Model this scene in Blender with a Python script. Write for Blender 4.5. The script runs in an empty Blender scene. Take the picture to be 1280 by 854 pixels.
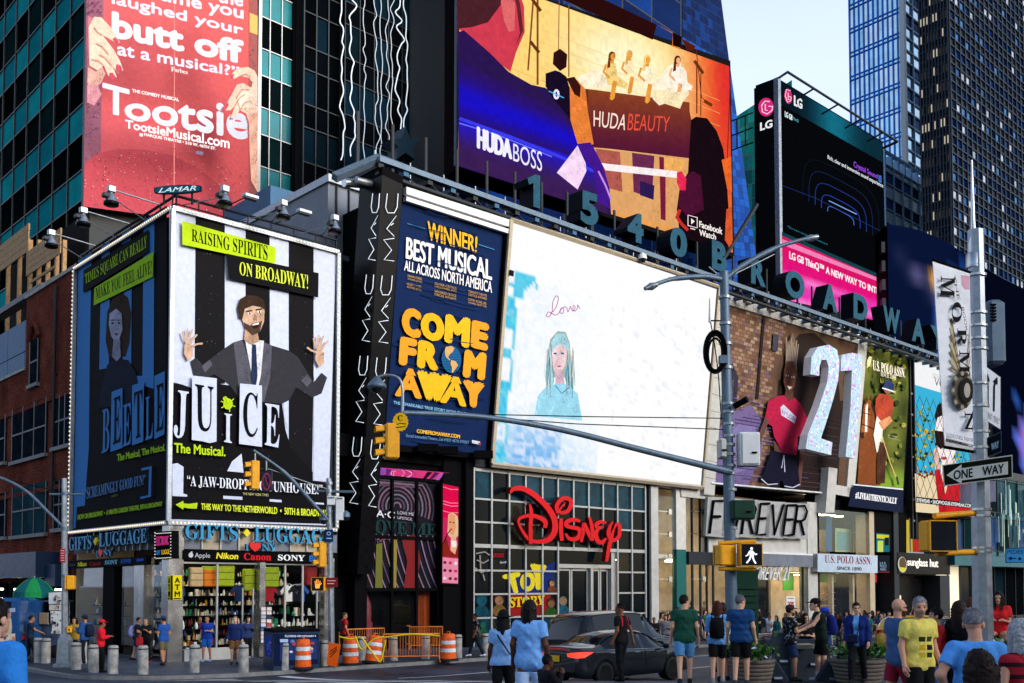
import bpy,math,random
import numpy as np
from mathutils import Vector,Matrix
from mathutils.geometry import tessellate_polygon
R=random.Random(7)
SC=bpy.context.scene
COL=SC.collection
rad=math.radians
FPX,HZ,PITCH,CAMZ=1255.0,731.0,rad(2.5),1.97
Y0=HZ-FPX*math.tan(PITCH)
cam=bpy.data.cameras.new('camera')
cam_o=bpy.data.objects.new('camera',cam)
COL.objects.link(cam_o)
cam.sensor_fit='HORIZONTAL'
cam.sensor_width=36.0
cam.lens=36.0*FPX/1280
cam.shift_y=(Y0-427)/1280
cam.clip_end=4000
cam_o.location=(0,0,CAMZ)
cam_o.rotation_euler=(rad(90)+PITCH,0,0)
SC.camera=cam_o
EXPO=1.25
SUN_AZ,SUN_EL=rad(124),rad(20)
w=bpy.data.worlds.new('World')
SC.world=w
w.use_nodes=True
nt=w.node_tree
bg=nt.nodes['Background']
sky=nt.nodes.new('ShaderNodeTexSky')
sky.sky_type='NISHITA'
sky.sun_disc=False
sky.sun_elevation=SUN_EL
sky.sun_rotation=SUN_AZ
sky.air_density=1.0
sky.dust_density=1.6
sky.ozone_density=1.4
tc=nt.nodes.new('ShaderNodeTexCoord')
nz=nt.nodes.new('ShaderNodeTexNoise')
nz.inputs['Scale'].default_value=1.6
nz.inputs['Detail'].default_value=5
nt.links.new(tc.outputs['Generated'],nz.inputs['Vector'])
sx=nt.nodes.new('ShaderNodeSeparateXYZ')
nt.links.new(tc.outputs['Generated'],sx.inputs[0])
mz=nt.nodes.new('ShaderNodeMapRange')
mz.inputs['From Min'].default_value=.45
mz.inputs['From Max'].default_value=.85
mz.inputs['To Min'].default_value=1.0
mz.inputs['To Max'].default_value=.1
nt.links.new(sx.outputs[2],mz.inputs['Value'])
mn=nt.nodes.new('ShaderNodeMapRange')
mn.inputs['From Min'].default_value=.3
mn.inputs['From Max'].default_value=.7
mn.inputs['To Min'].default_value=.8
mn.inputs['To Max'].default_value=1.05
nt.links.new(nz.outputs['Fac'],mn.inputs['Value'])
mu=nt.nodes.new('ShaderNodeMath')
mu.operation='MULTIPLY'
mu.use_clamp=True
nt.links.new(mz.outputs[0],mu.inputs[0])
nt.links.new(mn.outputs[0],mu.inputs[1])
mc=nt.nodes.new('ShaderNodeMix')
mc.data_type='RGBA'
mc.inputs['B'].default_value=(3.5,4.1,5.4,1)
vd=nt.nodes.new('ShaderNodeVectorMath')
vd.operation='DOT_PRODUCT'
vd.inputs[1].default_value=(-.5,.86,0)
nt.links.new(tc.outputs['Generated'],vd.inputs[0])
ma=nt.nodes.new('ShaderNodeMapRange')
ma.interpolation_type='SMOOTHSTEP'
ma.inputs['From Min'].default_value=-.05
ma.inputs['From Max'].default_value=.6
nt.links.new(vd.outputs['Value'],ma.inputs['Value'])
mm=nt.nodes.new('ShaderNodeMath')
mm.operation='MULTIPLY'
nt.links.new(mu.outputs[0],mm.inputs[0])
nt.links.new(ma.outputs[0],mm.inputs[1])
nt.links.new(mm.outputs[0],mc.inputs['Factor'])
nt.links.new(sky.outputs[0],mc.inputs['A'])
nt.links.new(mc.outputs['Result'],bg.inputs[0])
bg.inputs[1].default_value=0.10
sl=bpy.data.lights.new('sun','SUN')
sl.energy=1.0
sl.angle=rad(34)
sl.color=(0.95,0.97,1.0)
so=bpy.data.objects.new('sun',sl)
COL.objects.link(so)
sd=Vector((math.sin(SUN_AZ)*math.cos(SUN_EL),math.cos(SUN_AZ)*math.cos(SUN_EL),math.sin(SUN_EL)))
so.rotation_euler=sd.to_track_quat('Z','Y').to_euler()
so.location=sd*300
vs=SC.view_settings
vs.view_transform='Standard'
vs.look='None'
vs.exposure=EXPO
vs.gamma=1
SC.cycles.max_bounces=6
SC.cycles.transparent_max_bounces=12
SC.cycles.sample_clamp_indirect=6
SC.cycles.caustics_reflective=False
SC.cycles.caustics_refractive=False
SC.cycles.use_denoising=True
LIT=1.0/2**EXPO
FWD=Vector((0,math.cos(PITCH),math.sin(PITCH)))
UPV=Vector((0,-math.sin(PITCH),math.cos(PITCH)))
EYE=Vector((0,0,CAMZ))
def ray(px,py):
 return FWD+Vector(((px-640)/FPX,0,0))-UPV*((py-Y0)/FPX)
def hit(px,py,P,N):
 d=ray(px,py)
 return EYE+d*((P-EYE).dot(N)/d.dot(N))
def atY(px,py,Y):
 return hit(px,py,Vector((0,Y,0)),Vector((0,1,0)))
def ss(a,b,x):
 t=min(1,max(0,(x-a)/(b-a)))
 return t*t*(3-2*t)
def zs(Y):
 return-0.95*ss(20,34,Y)-0.35*ss(36,80,Y)
def zr(Y):
 return zs(Y)-0.13*ss(18,24,Y)
UA=math.atan2(0.6836,0.7299)
A0=Vector((-13.0,38.0,0))
FM=Matrix.Translation(A0)@Matrix.Rotation(UA,4,'Z')
FI=FM.inverted()
U=Vector((math.cos(UA),math.sin(UA),0))
V=Vector((-math.sin(UA),math.cos(UA),0))
def fw(t,y,z=0):
 return FM@Vector((t,y,z))
def tz(px,py,y=0.0):
 p=FI@hit(px,py,fw(0,y),V)
 return p.x,p.z
def yz(px,py,t=0.0):
 p=FI@hit(px,py,fw(t,0),U)
 return p.y,p.z
def gf(t,y):
 return zs((FM@Vector((t,y,0))).y)
def lin(c):
 if isinstance(c,str):
  c=[int(c[i:i+2],16)for i in(0,2,4)]
 return tuple(((v/255)/12.92 if v/255<=0.04045 else((v/255+0.055)/1.055)**2.4)for v in c)
MATS={}
def mat(name,col=(.5,.5,.5),rough=.6,metal=0.0,var=.12,scale=3.0,bump=0.0,spec=.18,vcol=False,emit=0.0,coat=0.0,noise_detail=4):
 """Principled with two scales of procedural variation (dirt, wear)."""
 if name in MATS:
  return MATS[name]
 m=bpy.data.materials.new(name)
 m.use_nodes=True
 n,l=m.node_tree.nodes,m.node_tree.links
 b=n['Principled BSDF']
 b.inputs['Roughness'].default_value=rough
 b.inputs['Metallic'].default_value=metal
 b.inputs['Specular IOR Level'].default_value=spec
 b.inputs['Coat Weight'].default_value=coat
 tc=n.new('ShaderNodeTexCoord')
 nz=n.new('ShaderNodeTexNoise')
 nz.inputs['Scale'].default_value=scale
 nz.inputs['Detail'].default_value=noise_detail
 nz.inputs['Roughness'].default_value=.65
 l.new(tc.outputs['Object'],nz.inputs['Vector'])
 mr=n.new('ShaderNodeMapRange')
 mr.inputs['From Min'].default_value=.3
 mr.inputs['From Max'].default_value=.7
 mr.inputs['To Min'].default_value=1-var
 mr.inputs['To Max'].default_value=1+var*.6
 l.new(nz.outputs['Fac'],mr.inputs['Value'])
 mx=n.new('ShaderNodeVectorMath')
 mx.operation='MULTIPLY'
 if vcol:
  at=n.new('ShaderNodeAttribute')
  at.attribute_name='Col'
  l.new(at.outputs['Color'],mx.inputs[0])
 else:
  mx.inputs[0].default_value=col
 l.new(mr.outputs[0],mx.inputs[1])
 l.new(mx.outputs[0],b.inputs['Base Color'])
 if emit:
  l.new(mx.outputs[0],b.inputs['Emission Color'])
  b.inputs['Emission Strength'].default_value=emit*LIT
 r2=n.new('ShaderNodeMapRange')
 r2.inputs['To Min'].default_value=max(.02,rough-.12)
 r2.inputs['To Max'].default_value=min(1,rough+.12)
 l.new(nz.outputs['Fac'],r2.inputs['Value'])
 l.new(r2.outputs[0],b.inputs['Roughness'])
 if bump:
  bp=n.new('ShaderNodeBump')
  bp.inputs['Strength'].default_value=bump
  bp.inputs['Distance'].default_value=.02
  l.new(nz.outputs['Fac'],bp.inputs['Height'])
  l.new(bp.outputs[0],b.inputs['Normal'])
 MATS[name]=m
 return m
def screen_mat(name,cell,jitter,strength=1.0):
 """Emissive LED wall: picture colour from the mesh, modules of slightly uneven brightness."""
 m=bpy.data.materials.new(name)
 m.use_nodes=True
 n,l=m.node_tree.nodes,m.node_tree.links
 n.remove(n['Principled BSDF'])
 b=n.new('ShaderNodeEmission')
 l.new(b.outputs[0],n['Material Output'].inputs[0])
 at=n.new('ShaderNodeAttribute')
 at.attribute_name='Col'
 tc=n.new('ShaderNodeTexCoord')
 sn=n.new('ShaderNodeVectorMath')
 sn.operation='SNAP'
 sn.inputs[1].default_value=(cell,cell,cell)
 l.new(tc.outputs['Object'],sn.inputs[0])
 wn=n.new('ShaderNodeTexWhiteNoise')
 l.new(sn.outputs[0],wn.inputs['Vector'])
 nz=n.new('ShaderNodeTexNoise')
 nz.inputs['Scale'].default_value=2.2
 nz.inputs['Detail'].default_value=6
 l.new(tc.outputs['Object'],nz.inputs['Vector'])
 ad=n.new('ShaderNodeMath')
 l.new(wn.outputs['Value'],ad.inputs[0])
 l.new(nz.outputs['Fac'],ad.inputs[1])
 mr=n.new('ShaderNodeMapRange')
 mr.inputs['From Max'].default_value=1.6
 mr.inputs['From Min'].default_value=.2
 mr.inputs['To Min'].default_value=1-jitter
 mr.inputs['To Max'].default_value=1+jitter
 l.new(ad.outputs[0],mr.inputs['Value'])
 mx=n.new('ShaderNodeVectorMath')
 mx.operation='MULTIPLY'
 l.new(at.outputs['Color'],mx.inputs[0])
 l.new(mr.outputs[0],mx.inputs[1])
 l.new(mx.outputs[0],b.inputs['Color'])
 b.inputs['Strength'].default_value=strength*LIT
 MATS[name]=m
 return m
def glow(name,col,k=1.0):
 if name in MATS:
  return MATS[name]
 m=bpy.data.materials.new(name)
 m.use_nodes=True
 n,l=m.node_tree.nodes,m.node_tree.links
 b=n['Principled BSDF']
 b.inputs['Base Color'].default_value=(*[c*.6 for c in col],1)
 nz=n.new('ShaderNodeTexNoise')
 nz.inputs['Scale'].default_value=5
 tc=n.new('ShaderNodeTexCoord')
 l.new(tc.outputs['Object'],nz.inputs['Vector'])
 mr=n.new('ShaderNodeMapRange')
 mr.inputs['To Min'].default_value=k*LIT*.75
 mr.inputs['To Max'].default_value=k*LIT*1.25
 l.new(nz.outputs['Fac'],mr.inputs['Value'])
 b.inputs['Emission Color'].default_value=(*col,1)
 l.new(mr.outputs[0],b.inputs['Emission Strength'])
 MATS[name]=m
 return m
def pane_mat(name,tint,clear,rough=.03):
 """Shop glass: part see-through, part mirror."""
 m=bpy.data.materials.new(name)
 m.use_nodes=True
 n,l=m.node_tree.nodes,m.node_tree.links
 out=n['Material Output']
 n.remove(n['Principled BSDF'])
 tr=n.new('ShaderNodeBsdfTransparent')
 tr.inputs[0].default_value=(*tint,1)
 gl=n.new('ShaderNodeBsdfGlossy')
 gl.inputs['Roughness'].default_value=rough
 gl.inputs[0].default_value=(.8,.88,.95,1)
 fr=n.new('ShaderNodeLayerWeight')
 fr.inputs['Blend'].default_value=.5
 pw=n.new('ShaderNodeMath')
 pw.operation='POWER'
 pw.inputs[1].default_value=4
 l.new(fr.outputs['Facing'],pw.inputs[0])
 ad=n.new('ShaderNodeMath')
 ad.inputs[1].default_value=1-clear
 ad.use_clamp=True
 l.new(pw.outputs[0],ad.inputs[0])
 mx=n.new('ShaderNodeMixShader')
 l.new(ad.outputs[0],mx.inputs[0])
 l.new(tr.outputs[0],mx.inputs[1])
 l.new(gl.outputs[0],mx.inputs[2])
 l.new(mx.outputs[0],out.inputs[0])
 MATS[name]=m
 return m
def brick_mat(name,c1,c2,mortar,sc=1.0,bw=.22,rh=.075,bump=.5):
 m=bpy.data.materials.new(name)
 m.use_nodes=True
 n,l=m.node_tree.nodes,m.node_tree.links
 b=n['Principled BSDF']
 b.inputs['Roughness'].default_value=.9
 b.inputs['Specular IOR Level'].default_value=0
 tc=n.new('ShaderNodeTexCoord')
 sx=n.new('ShaderNodeSeparateXYZ')
 l.new(tc.outputs['Object'],sx.inputs[0])
 ad=n.new('ShaderNodeMath')
 l.new(sx.outputs[0],ad.inputs[0])
 l.new(sx.outputs[1],ad.inputs[1])
 cb=n.new('ShaderNodeCombineXYZ')
 l.new(ad.outputs[0],cb.inputs[0])
 l.new(sx.outputs[2],cb.inputs[1])
 br=n.new('ShaderNodeTexBrick')
 br.inputs['Color1'].default_value=(*c1,1)
 br.inputs['Color2'].default_value=(*c2,1)
 br.inputs['Mortar'].default_value=(*mortar,1)
 br.inputs['Scale'].default_value=sc
 br.inputs['Brick Width'].default_value=bw
 br.inputs['Row Height'].default_value=rh
 br.inputs['Mortar Size'].default_value=.008
 l.new(cb.outputs[0],br.inputs['Vector'])
 nz=n.new('ShaderNodeTexNoise')
 nz.inputs['Scale'].default_value=.6
 nz.inputs['Detail'].default_value=6
 l.new(tc.outputs['Object'],nz.inputs['Vector'])
 mr=n.new('ShaderNodeMapRange')
 mr.inputs['From Min'].default_value=.3
 mr.inputs['From Max'].default_value=.7
 mr.inputs['To Min'].default_value=.55
 mr.inputs['To Max'].default_value=1.2
 l.new(nz.outputs['Fac'],mr.inputs['Value'])
 mx=n.new('ShaderNodeVectorMath')
 mx.operation='MULTIPLY'
 l.new(br.outputs['Color'],mx.inputs[0])
 l.new(mr.outputs[0],mx.inputs[1])
 l.new(mx.outputs[0],b.inputs['Base Color'])
 bp=n.new('ShaderNodeBump')
 bp.inputs['Strength'].default_value=bump
 bp.inputs['Distance'].default_value=.01
 l.new(br.outputs['Fac'],bp.inputs['Height'])
 bp.invert=True
 l.new(bp.outputs[0],b.inputs['Normal'])
 MATS[name]=m
 return m
def M(k):
 return MATS[k]
mat('black',(.004,.004,.005),.7,spec=.02)
mat('black_gloss',(.004,.004,.005),.3,spec=.08)
mat('dark_steel',(.022,.026,.032),.5,.4,spec=.2)
mat('galv',(.30,.33,.37),.42,.75,.3,6)
mat('steel',(.55,.56,.58),.28,.95,.25,2)
mat('pole_blue',(.12,.17,.23),.5,.4,.25,5)
mat('white',(.72,.73,.74),.5,0,.1)
mat('offwhite',(.62,.60,.55),.6,0,.14)
mat('stone',(.50,.49,.46),.65,0,.15,2)
mat('concrete',(.36,.35,.33),.8,0,.55,5,.4,noise_detail=9)
mat('sig_yellow',(.80,.36,.015),.4,0,.15,8)
mat('sign_yellow',(.80,.62,.02),.5)
mat('orange_plastic',(.80,.12,.015),.5,0,.45,6,noise_detail=9)
mat('orange_paint',(.75,.20,.03),.5,0,.25,6)
mat('reflect_white',(.72,.75,.8),.4,.1,.3,7,noise_detail=8)
mat('sign_green',(.01,.06,.035),.45)
mat('traffic_green',(.012,.05,.03),.4)
mat('rubber',(.012,.012,.013),.75)
mat('lens_dark',(.01,.013,.017),.2,spec=.2)
mat('wood',(.42,.25,.12),.75,0,.35,4)
mat('navy',(.012,.03,.075),.4)
mat('signblue',(.02,.15,.38),.5)
mat('mullion',(.42,.42,.42),.4,.5)
mat('mullion_dark',(.03,.035,.04),.45,.5)
mat('tan',(.45,.38,.28),.6)
mat('grey_panel',(.17,.19,.23),.5,.2,.2,1.2,spec=.1)
mat('blue_panel',(.05,.12,.22),.5,.2,.2,1.2,spec=.08)
mat('white_paint',(.62,.63,.62),.7,0,.35,6)
mat('skin',rough=.5,var=.08,scale=14,vcol=True)
mat('cloth',rough=.85,var=.22,scale=11,bump=.7,vcol=True,spec=.15)
mat('hair',rough=.55,var=.35,scale=40,bump=.6,vcol=True)
mat('print',rough=.7,var=.14,scale=5,vcol=True,noise_detail=8,spec=.03)
mat('paint_v',rough=.18,var=.08,scale=4,vcol=True,coat=.8)
mat('goods',rough=.45,var=.2,scale=8,vcol=True)
screen_mat('screen',.32,.10)
screen_mat('screen_fine',.16,.035)
pane_mat('shop_glass',(.92,.95,.95),.96)
pane_mat('dark_glass',(.35,.45,.5),.82)
glow('warm_lamp',(1,.74,.42),24)
glow('bulb',(1,.85,.6),1.0)
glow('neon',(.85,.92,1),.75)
glow('store_light',(1,.84,.58),20)
INV={}
def tag(o,label=None,cat=None,group=None,kind=None):
 if label:
  o['label']=label
 if cat:
  o['category']=cat
 if group:
  o['group']=group
 if kind:
  o['kind']=kind
 return o
def thing(name,label,cat,loc=(0,0,0),rz=0.0,group=None):
 o=bpy.data.objects.new(name,None)
 o.empty_display_size=.2
 o.location=loc
 o.rotation_euler=(0,0,rz)
 COL.objects.link(o)
 INV[o]=(Matrix.Translation(Vector(loc))@Matrix.Rotation(rz,4,'Z')).inverted()
 return tag(o,label,cat,group)
def fthing(name,label,cat,t=0,y=0,z=0,group=None):
 return thing(name,label,cat,fw(t,y,z),UA,group)
def copy_tree(o,parent=None):
 c=o.copy()
 COL.objects.link(c)
 if parent:
  c.parent=parent
 for ch in list(o.children):
  copy_tree(ch,c)
 return c
class MB:
 """Collects faces (with one material and one colour each) and links them as ONE mesh."""
 def __init__(s,X=None):
  s.v,s.f,s.m,s.c,s.sm=[],[],[],[],[]
  s.X=X
 def add(s,vs,fs,m='white',c=None,smooth=False,X=None):
  X=X or s.X
  o=len(s.v)
  s.v+=[tuple(X@Vector(p))for p in vs]if X else[tuple(p)for p in vs]
  for f in fs:
   s.f.append([i+o for i in f])
   s.m.append(m)
   s.c.append(c)
   s.sm.append(smooth)
  return s
 def box(s,lo,hi,m='white',c=None,X=None):
  x0,y0,z0=lo
  x1,y1,z1=hi
  vs=[(x0,y0,z0),(x1,y0,z0),(x1,y1,z0),(x0,y1,z0),(x0,y0,z1),(x1,y0,z1),(x1,y1,z1),(x0,y1,z1)]
  return s.add(vs,[(0,3,2,1),(4,5,6,7),(0,1,5,4),(1,2,6,5),(2,3,7,6),(3,0,4,7)],m,c,False,X)
 def cbox(s,c0,size,m='white',c=None,X=None,bev=0.0):
  h=[a/2 for a in size]
  if not bev:
   return s.box([c0[i]-h[i]for i in range(3)],[c0[i]+h[i]for i in range(3)],m,c,X)
  b=bev
  rings=[]
  for dz,ins in((-h[2],b),(-h[2]+b,0),(h[2]-b,0),(h[2],b)):
   x,y=h[0]-ins,h[1]-ins
   rings.append([(c0[0]+a*x-sg*0,c0[1]+d*y,c0[2]+dz)for a,d,sg in[(-1+b/h[0],-1,0),(1-b/h[0],-1,0),(1,-1+b/h[1],0),(1,1-b/h[1],0),(1-b/h[0],1,0),(-1+b/h[0],1,0),(-1,1-b/h[1],0),(-1,-1+b/h[1],0)]])
  return s.loft(rings,m,c,True,False,X)
 def loft(s,rings,m='white',c=None,cap=True,smooth=False,X=None,closed=True):
  n=len(rings[0])
  vs=[p for r in rings for p in r]
  fs=[]
  k=n if closed else n-1
  for i in range(len(rings)-1):
   for j in range(k):
    a,b=i*n+j,i*n+(j+1)%n
    fs.append((a,b,b+n,a+n))
  s.add(vs,fs,m,c,smooth,X)
  if cap:
   s.add(rings[0],[list(range(n))[::-1]],m,c,False,X)
   s.add(rings[-1],[list(range(n))],m,c,False,X)
  return s
 def tube(s,pts,r,m='white',c=None,n=8,cap=True,X=None,smooth=True):
  pts=[Vector(p)for p in pts]
  rs=r if isinstance(r,(list,tuple))else[r]*len(pts)
  rings,prev=[],None
  for i,p in enumerate(pts):
   d=(pts[min(i+1,len(pts)-1)]-pts[max(i-1,0)]).normalized()
   a=prev if prev is not None and abs(prev.dot(d))<.95 else(Vector((0,0,1))if abs(d.z)<.9 else Vector((1,0,0)))
   x=(a-d*a.dot(d)).normalized()
   prev=x
   y=d.cross(x)
   rings.append([tuple(p+(x*math.cos(2*math.pi*k/n)+y*math.sin(2*math.pi*k/n))*rs[i])for k in range(n)])
  return s.loft(rings,m,c,cap,smooth,X)
 def lathe(s,prof,base=(0,0,0),m='white',c=None,n=16,X=None,smooth=True):
  rings=[[(base[0]+r*math.cos(2*math.pi*k/n),base[1]+r*math.sin(2*math.pi*k/n),base[2]+z)for k in range(n)]for r,z in prof]
  return s.loft(rings,m,c,True,smooth,X)
 def prism(s,poly,vec,m='white',c=None,X=None,side=None):
  """polygon (3D points) swept by vec"""
  poly=[Vector(p)for p in poly]
  vec=Vector(vec)
  n=len(poly)
  tr=tessellate_polygon([poly])
  top=[p+vec for p in poly]
  s.add(poly,[t[::-1]for t in tr],m,c,False,X)
  s.add(top,tr,m,c,False,X)
  s.add(poly+top,[(i,(i+1)%n,(i+1)%n+n,i+n)for i in range(n)],side or m,c,False,X)
  return s
 def split(s,name,parent):
  """every loose piece as a part of its own"""
  up=list(range(len(s.v)))
  def root(i):
   while up[i]!=i:
    up[i]=up[up[i]]
    i=up[i]
   return i
  for f in s.f:
   for i in f[1:]:
    up[root(i)]=root(f[0])
  g={}
  for k,f in enumerate(s.f):
   g.setdefault(root(f[0]),[]).append(k)
  key={}
  for r_ in list(g):
   for k in g[r_]:
    for i in s.f[k]:
     q=tuple(round(c,3)for c in s.v[i])
     if q in key:
      up[root(r_)]=root(key[q])
     else:
      key[q]=r_
  h={}
  for r_,ks in g.items():
   h.setdefault(root(r_),[]).extend(ks)
  for ks in h.values():
   b,mp=MB(),{}
   for k in ks:
    b.f.append([mp.setdefault(i,len(mp))for i in s.f[k]])
    b.m.append(s.m[k])
    b.c.append(s.c[k])
    b.sm.append(s.sm[k])
   b.v=[s.v[i]for i in mp]
   b.build(name,parent)
 def build(s,name,parent=None,label=None,cat=None,group=None,kind=None):
  me=bpy.data.meshes.new(name)
  v=np.array(s.v,dtype=np.float64)
  if parent is not None and parent in INV:
   Mx=np.array(INV[parent])
   v=v@Mx[:3,:3].T+Mx[:3,3]
  me.from_pydata(v.tolist(),[],s.f)
  names=[]
  for k in s.m:
   if k not in names:
    names.append(k)
  for k in names:
   me.materials.append(MATS[k])
  ix={k:i for i,k in enumerate(names)}
  if len(me.polygons)==len(s.m):
   me.polygons.foreach_set('material_index',[ix[k]for k in s.m])
   me.polygons.foreach_set('use_smooth',s.sm)
  if any(c is not None for c in s.c):
   at=me.color_attributes.new('Col','FLOAT_COLOR','CORNER')
   buf=[]
   for f,c in zip(s.f,s.c):
    if c is None:
     buf+=[.5,.5,.5,1]*len(f)
    elif isinstance(c,list):
     for q in c:
      buf+=[*q,1]
    else:
     buf+=[*c,1]*len(f)
   at.data.foreach_set('color',buf)
  me.update()
  o=bpy.data.objects.new(name,me)
  COL.objects.link(o)
  if parent is not None:
   o.parent=parent
   INV[o]=INV.get(parent,Matrix())
  return tag(o,label,cat,group,kind)
_TX={}
def serif(s):
 return ''.join(chr(0x1D400+ord(c)-65)if 'A'<=c<='Z' else chr(0x1D41A+ord(c)-97)if 'a'<=c<='z' else chr(0x1D7CE+ord(c)-48)if '0'<=c<='9' else c for c in s)
def sitalic(s):
 return ''.join(chr(0x1D468+ord(c)-65)if 'A'<=c<='Z' else chr(0x1D482+ord(c)-97)if 'a'<=c<='z' else c for c in s)
def script(s):
 return ''.join(chr(0x1D4D0+ord(c)-65)if 'A'<=c<='Z' else chr(0x1D4EA+ord(c)-97)if 'a'<=c<='z' else c for c in s)
def textgeo(s,ext=0.0,off=0.0,sp=1.0):
 """(verts, faces) of a line of text, scaled to the unit box; ext = depth in unit widths."""
 k=(s,ext,off,sp)
 if k in _TX:
  return _TX[k]
 c=bpy.data.curves.new('lettering','FONT')
 c.body=s
 c.extrude=ext
 c.offset=off
 c.space_character=sp
 c.resolution_u=4
 o=bpy.data.objects.new('lettering',c)
 COL.objects.link(o)
 dg=bpy.context.evaluated_depsgraph_get()
 me=bpy.data.meshes.new_from_object(o.evaluated_get(dg))
 vs=np.array([v.co[:]for v in me.vertices])if len(me.vertices)else np.zeros((1,3))
 fs=[list(p.vertices)for p in me.polygons]
 bpy.data.objects.remove(o)
 bpy.data.curves.remove(c)
 bpy.data.meshes.remove(me)
 lo,hi=vs.min(0),vs.max(0)
 asp=(hi[0]-lo[0])/max(1e-6,hi[1]-lo[1])
 q=vs.copy()
 q[:,0]=(vs[:,0]-lo[0])/max(1e-6,hi[0]-lo[0])
 q[:,1]=(vs[:,1]-lo[1])/max(1e-6,hi[1]-lo[1])
 _TX[k]=(q,fs,asp)
 return _TX[k]
class Panel:
 """A flat face in the place (plane P, N) that takes printed or lit artwork, sheet over sheet."""
 def __init__(s,P,N,m='print',step=.003,up=None):
  s.P,s.N,s.m,s.step=Vector(P),Vector(N).normalized(),m,step
  if s.N.dot(EYE-s.P)<0:
   s.N=-s.N
  s.b,s.L,s.rich=MB(),0,0
 def p3(s,px,py,L=None):
  o=(s.L if L is None else L)*s.step
  return hit(px,py,s.P+s.N*o,s.N)
 def poly(s,pts,c,L=None,m=None):
  s.L+=1
  P=[s.p3(*p,L)for p in pts]
  n2=[Vector((p[0],p[1],0))for p in pts]
  s.b.add(P,[list(t)for t in tessellate_polygon([n2])],m or s.m,lin(c))
  if s.rich and L is None:
   s.shade(pts,lin(c),m)
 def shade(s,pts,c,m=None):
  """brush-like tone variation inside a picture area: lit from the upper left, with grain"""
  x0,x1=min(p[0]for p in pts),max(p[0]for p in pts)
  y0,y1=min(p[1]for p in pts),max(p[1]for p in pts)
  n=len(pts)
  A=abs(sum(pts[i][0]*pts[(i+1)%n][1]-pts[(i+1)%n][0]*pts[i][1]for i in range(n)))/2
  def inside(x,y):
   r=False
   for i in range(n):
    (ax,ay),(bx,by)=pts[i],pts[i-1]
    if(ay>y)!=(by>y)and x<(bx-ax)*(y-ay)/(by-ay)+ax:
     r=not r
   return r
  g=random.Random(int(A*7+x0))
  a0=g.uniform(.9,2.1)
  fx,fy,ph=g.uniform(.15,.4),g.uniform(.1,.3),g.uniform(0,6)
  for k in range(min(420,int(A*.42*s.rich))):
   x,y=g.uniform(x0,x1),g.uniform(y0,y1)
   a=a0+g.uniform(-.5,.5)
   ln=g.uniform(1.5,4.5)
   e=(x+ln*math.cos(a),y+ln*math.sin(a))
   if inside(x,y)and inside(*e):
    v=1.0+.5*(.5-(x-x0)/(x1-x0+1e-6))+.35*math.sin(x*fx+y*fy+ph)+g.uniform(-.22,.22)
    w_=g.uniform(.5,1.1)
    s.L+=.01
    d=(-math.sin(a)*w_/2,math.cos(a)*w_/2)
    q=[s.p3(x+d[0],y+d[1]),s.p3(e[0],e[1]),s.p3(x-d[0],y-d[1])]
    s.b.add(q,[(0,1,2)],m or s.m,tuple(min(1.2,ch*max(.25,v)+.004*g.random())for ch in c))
 def grid(s,q,nx,ny,fn,m=None):
  """q = tl,tr,br,bl in px; colour from fn(u,v), u to the right, v down"""
  s.L+=1
  P,C=[],[]
  for j in range(ny+1):
   for i in range(nx+1):
    u,v=i/nx,j/ny
    x=(q[0][0]*(1-u)+q[1][0]*u)*(1-v)+(q[3][0]*(1-u)+q[2][0]*u)*v
    y=(q[0][1]*(1-u)+q[1][1]*u)*(1-v)+(q[3][1]*(1-u)+q[2][1]*u)*v
    P.append(s.p3(x,y))
    C.append(lin(fn(u,v)))
  o=len(s.b.v)
  s.b.v+=[tuple(p)for p in P]
  for j in range(ny):
   for i in range(nx):
    a=j*(nx+1)+i
    ids=[a,a+1,a+nx+2,a+nx+1]
    s.b.f.append([o+k for k in ids])
    s.b.m.append(m or s.m)
    s.b.c.append([C[k]for k in ids])
    s.b.sm.append(False)
 def text(s,t,q,c,fat=0.0,off=0.0,m=None,sp=1.0):
  """q = bl, br, tr, tl in px. fat: extra stroke weight as a fraction of the height."""
  vs,fs,asp=textgeo(t,0,off,sp)
  bl,br,tr,tl=q
  hh=math.hypot(tl[0]-bl[0],tl[1]-bl[1])
  ww=math.hypot(br[0]-bl[0],br[1]-bl[1])
  fat*=.62
  f=fat*hh
  sh=[(0,0)]
  if fat:
   for q in((1,)if fat<.06 else(.5,1)):
    sh+=[(q*f*math.cos(a*math.pi/4),q*f*math.sin(a*math.pi/4)*.9)for a in range(8)]
  for dx,dy in sh:
   s.L+=1 if(dx,dy)==sh[0]else.02
   P=[]
   for x,y,_ in vs:
    if fat:
     x=(x*(ww-2*f)+f+dx)/ww
     y=(y*(hh-1.8*f)+.9*f+dy)/hh
    px=(bl[0]*(1-x)+br[0]*x)*(1-y)+(tl[0]*(1-x)+tr[0]*x)*y
    py=(bl[1]*(1-x)+br[1]*x)*(1-y)+(tl[1]*(1-x)+tr[1]*x)*y
    P.append(s.p3(px,py))
   s.b.add(P,fs,m or s.m,lin(c))
 def line(s,pts,w,c,closed=False,m=None):
  """stroke of pixel width w"""
  n=len(pts)
  L,Rr=[],[]
  for i,p in enumerate(pts):
   a,b=pts[max(0,i-1)],pts[min(n-1,i+1)]
   if closed:
    a,b=pts[i-1],pts[(i+1)%n]
   d=math.hypot(b[0]-a[0],b[1]-a[1])or 1
   nx,ny=-(b[1]-a[1])/d*w/2,(b[0]-a[0])/d*w/2
   L.append((p[0]+nx,p[1]+ny))
   Rr.append((p[0]-nx,p[1]-ny))
  s.L+=1
  P=[s.p3(*p)for p in L+Rr]
  k=n if closed else n-1
  s.b.add(P,[(i,(i+1)%n,(i+1)%n+n,i+n)for i in range(k)],m or s.m,lin(c))
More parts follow.
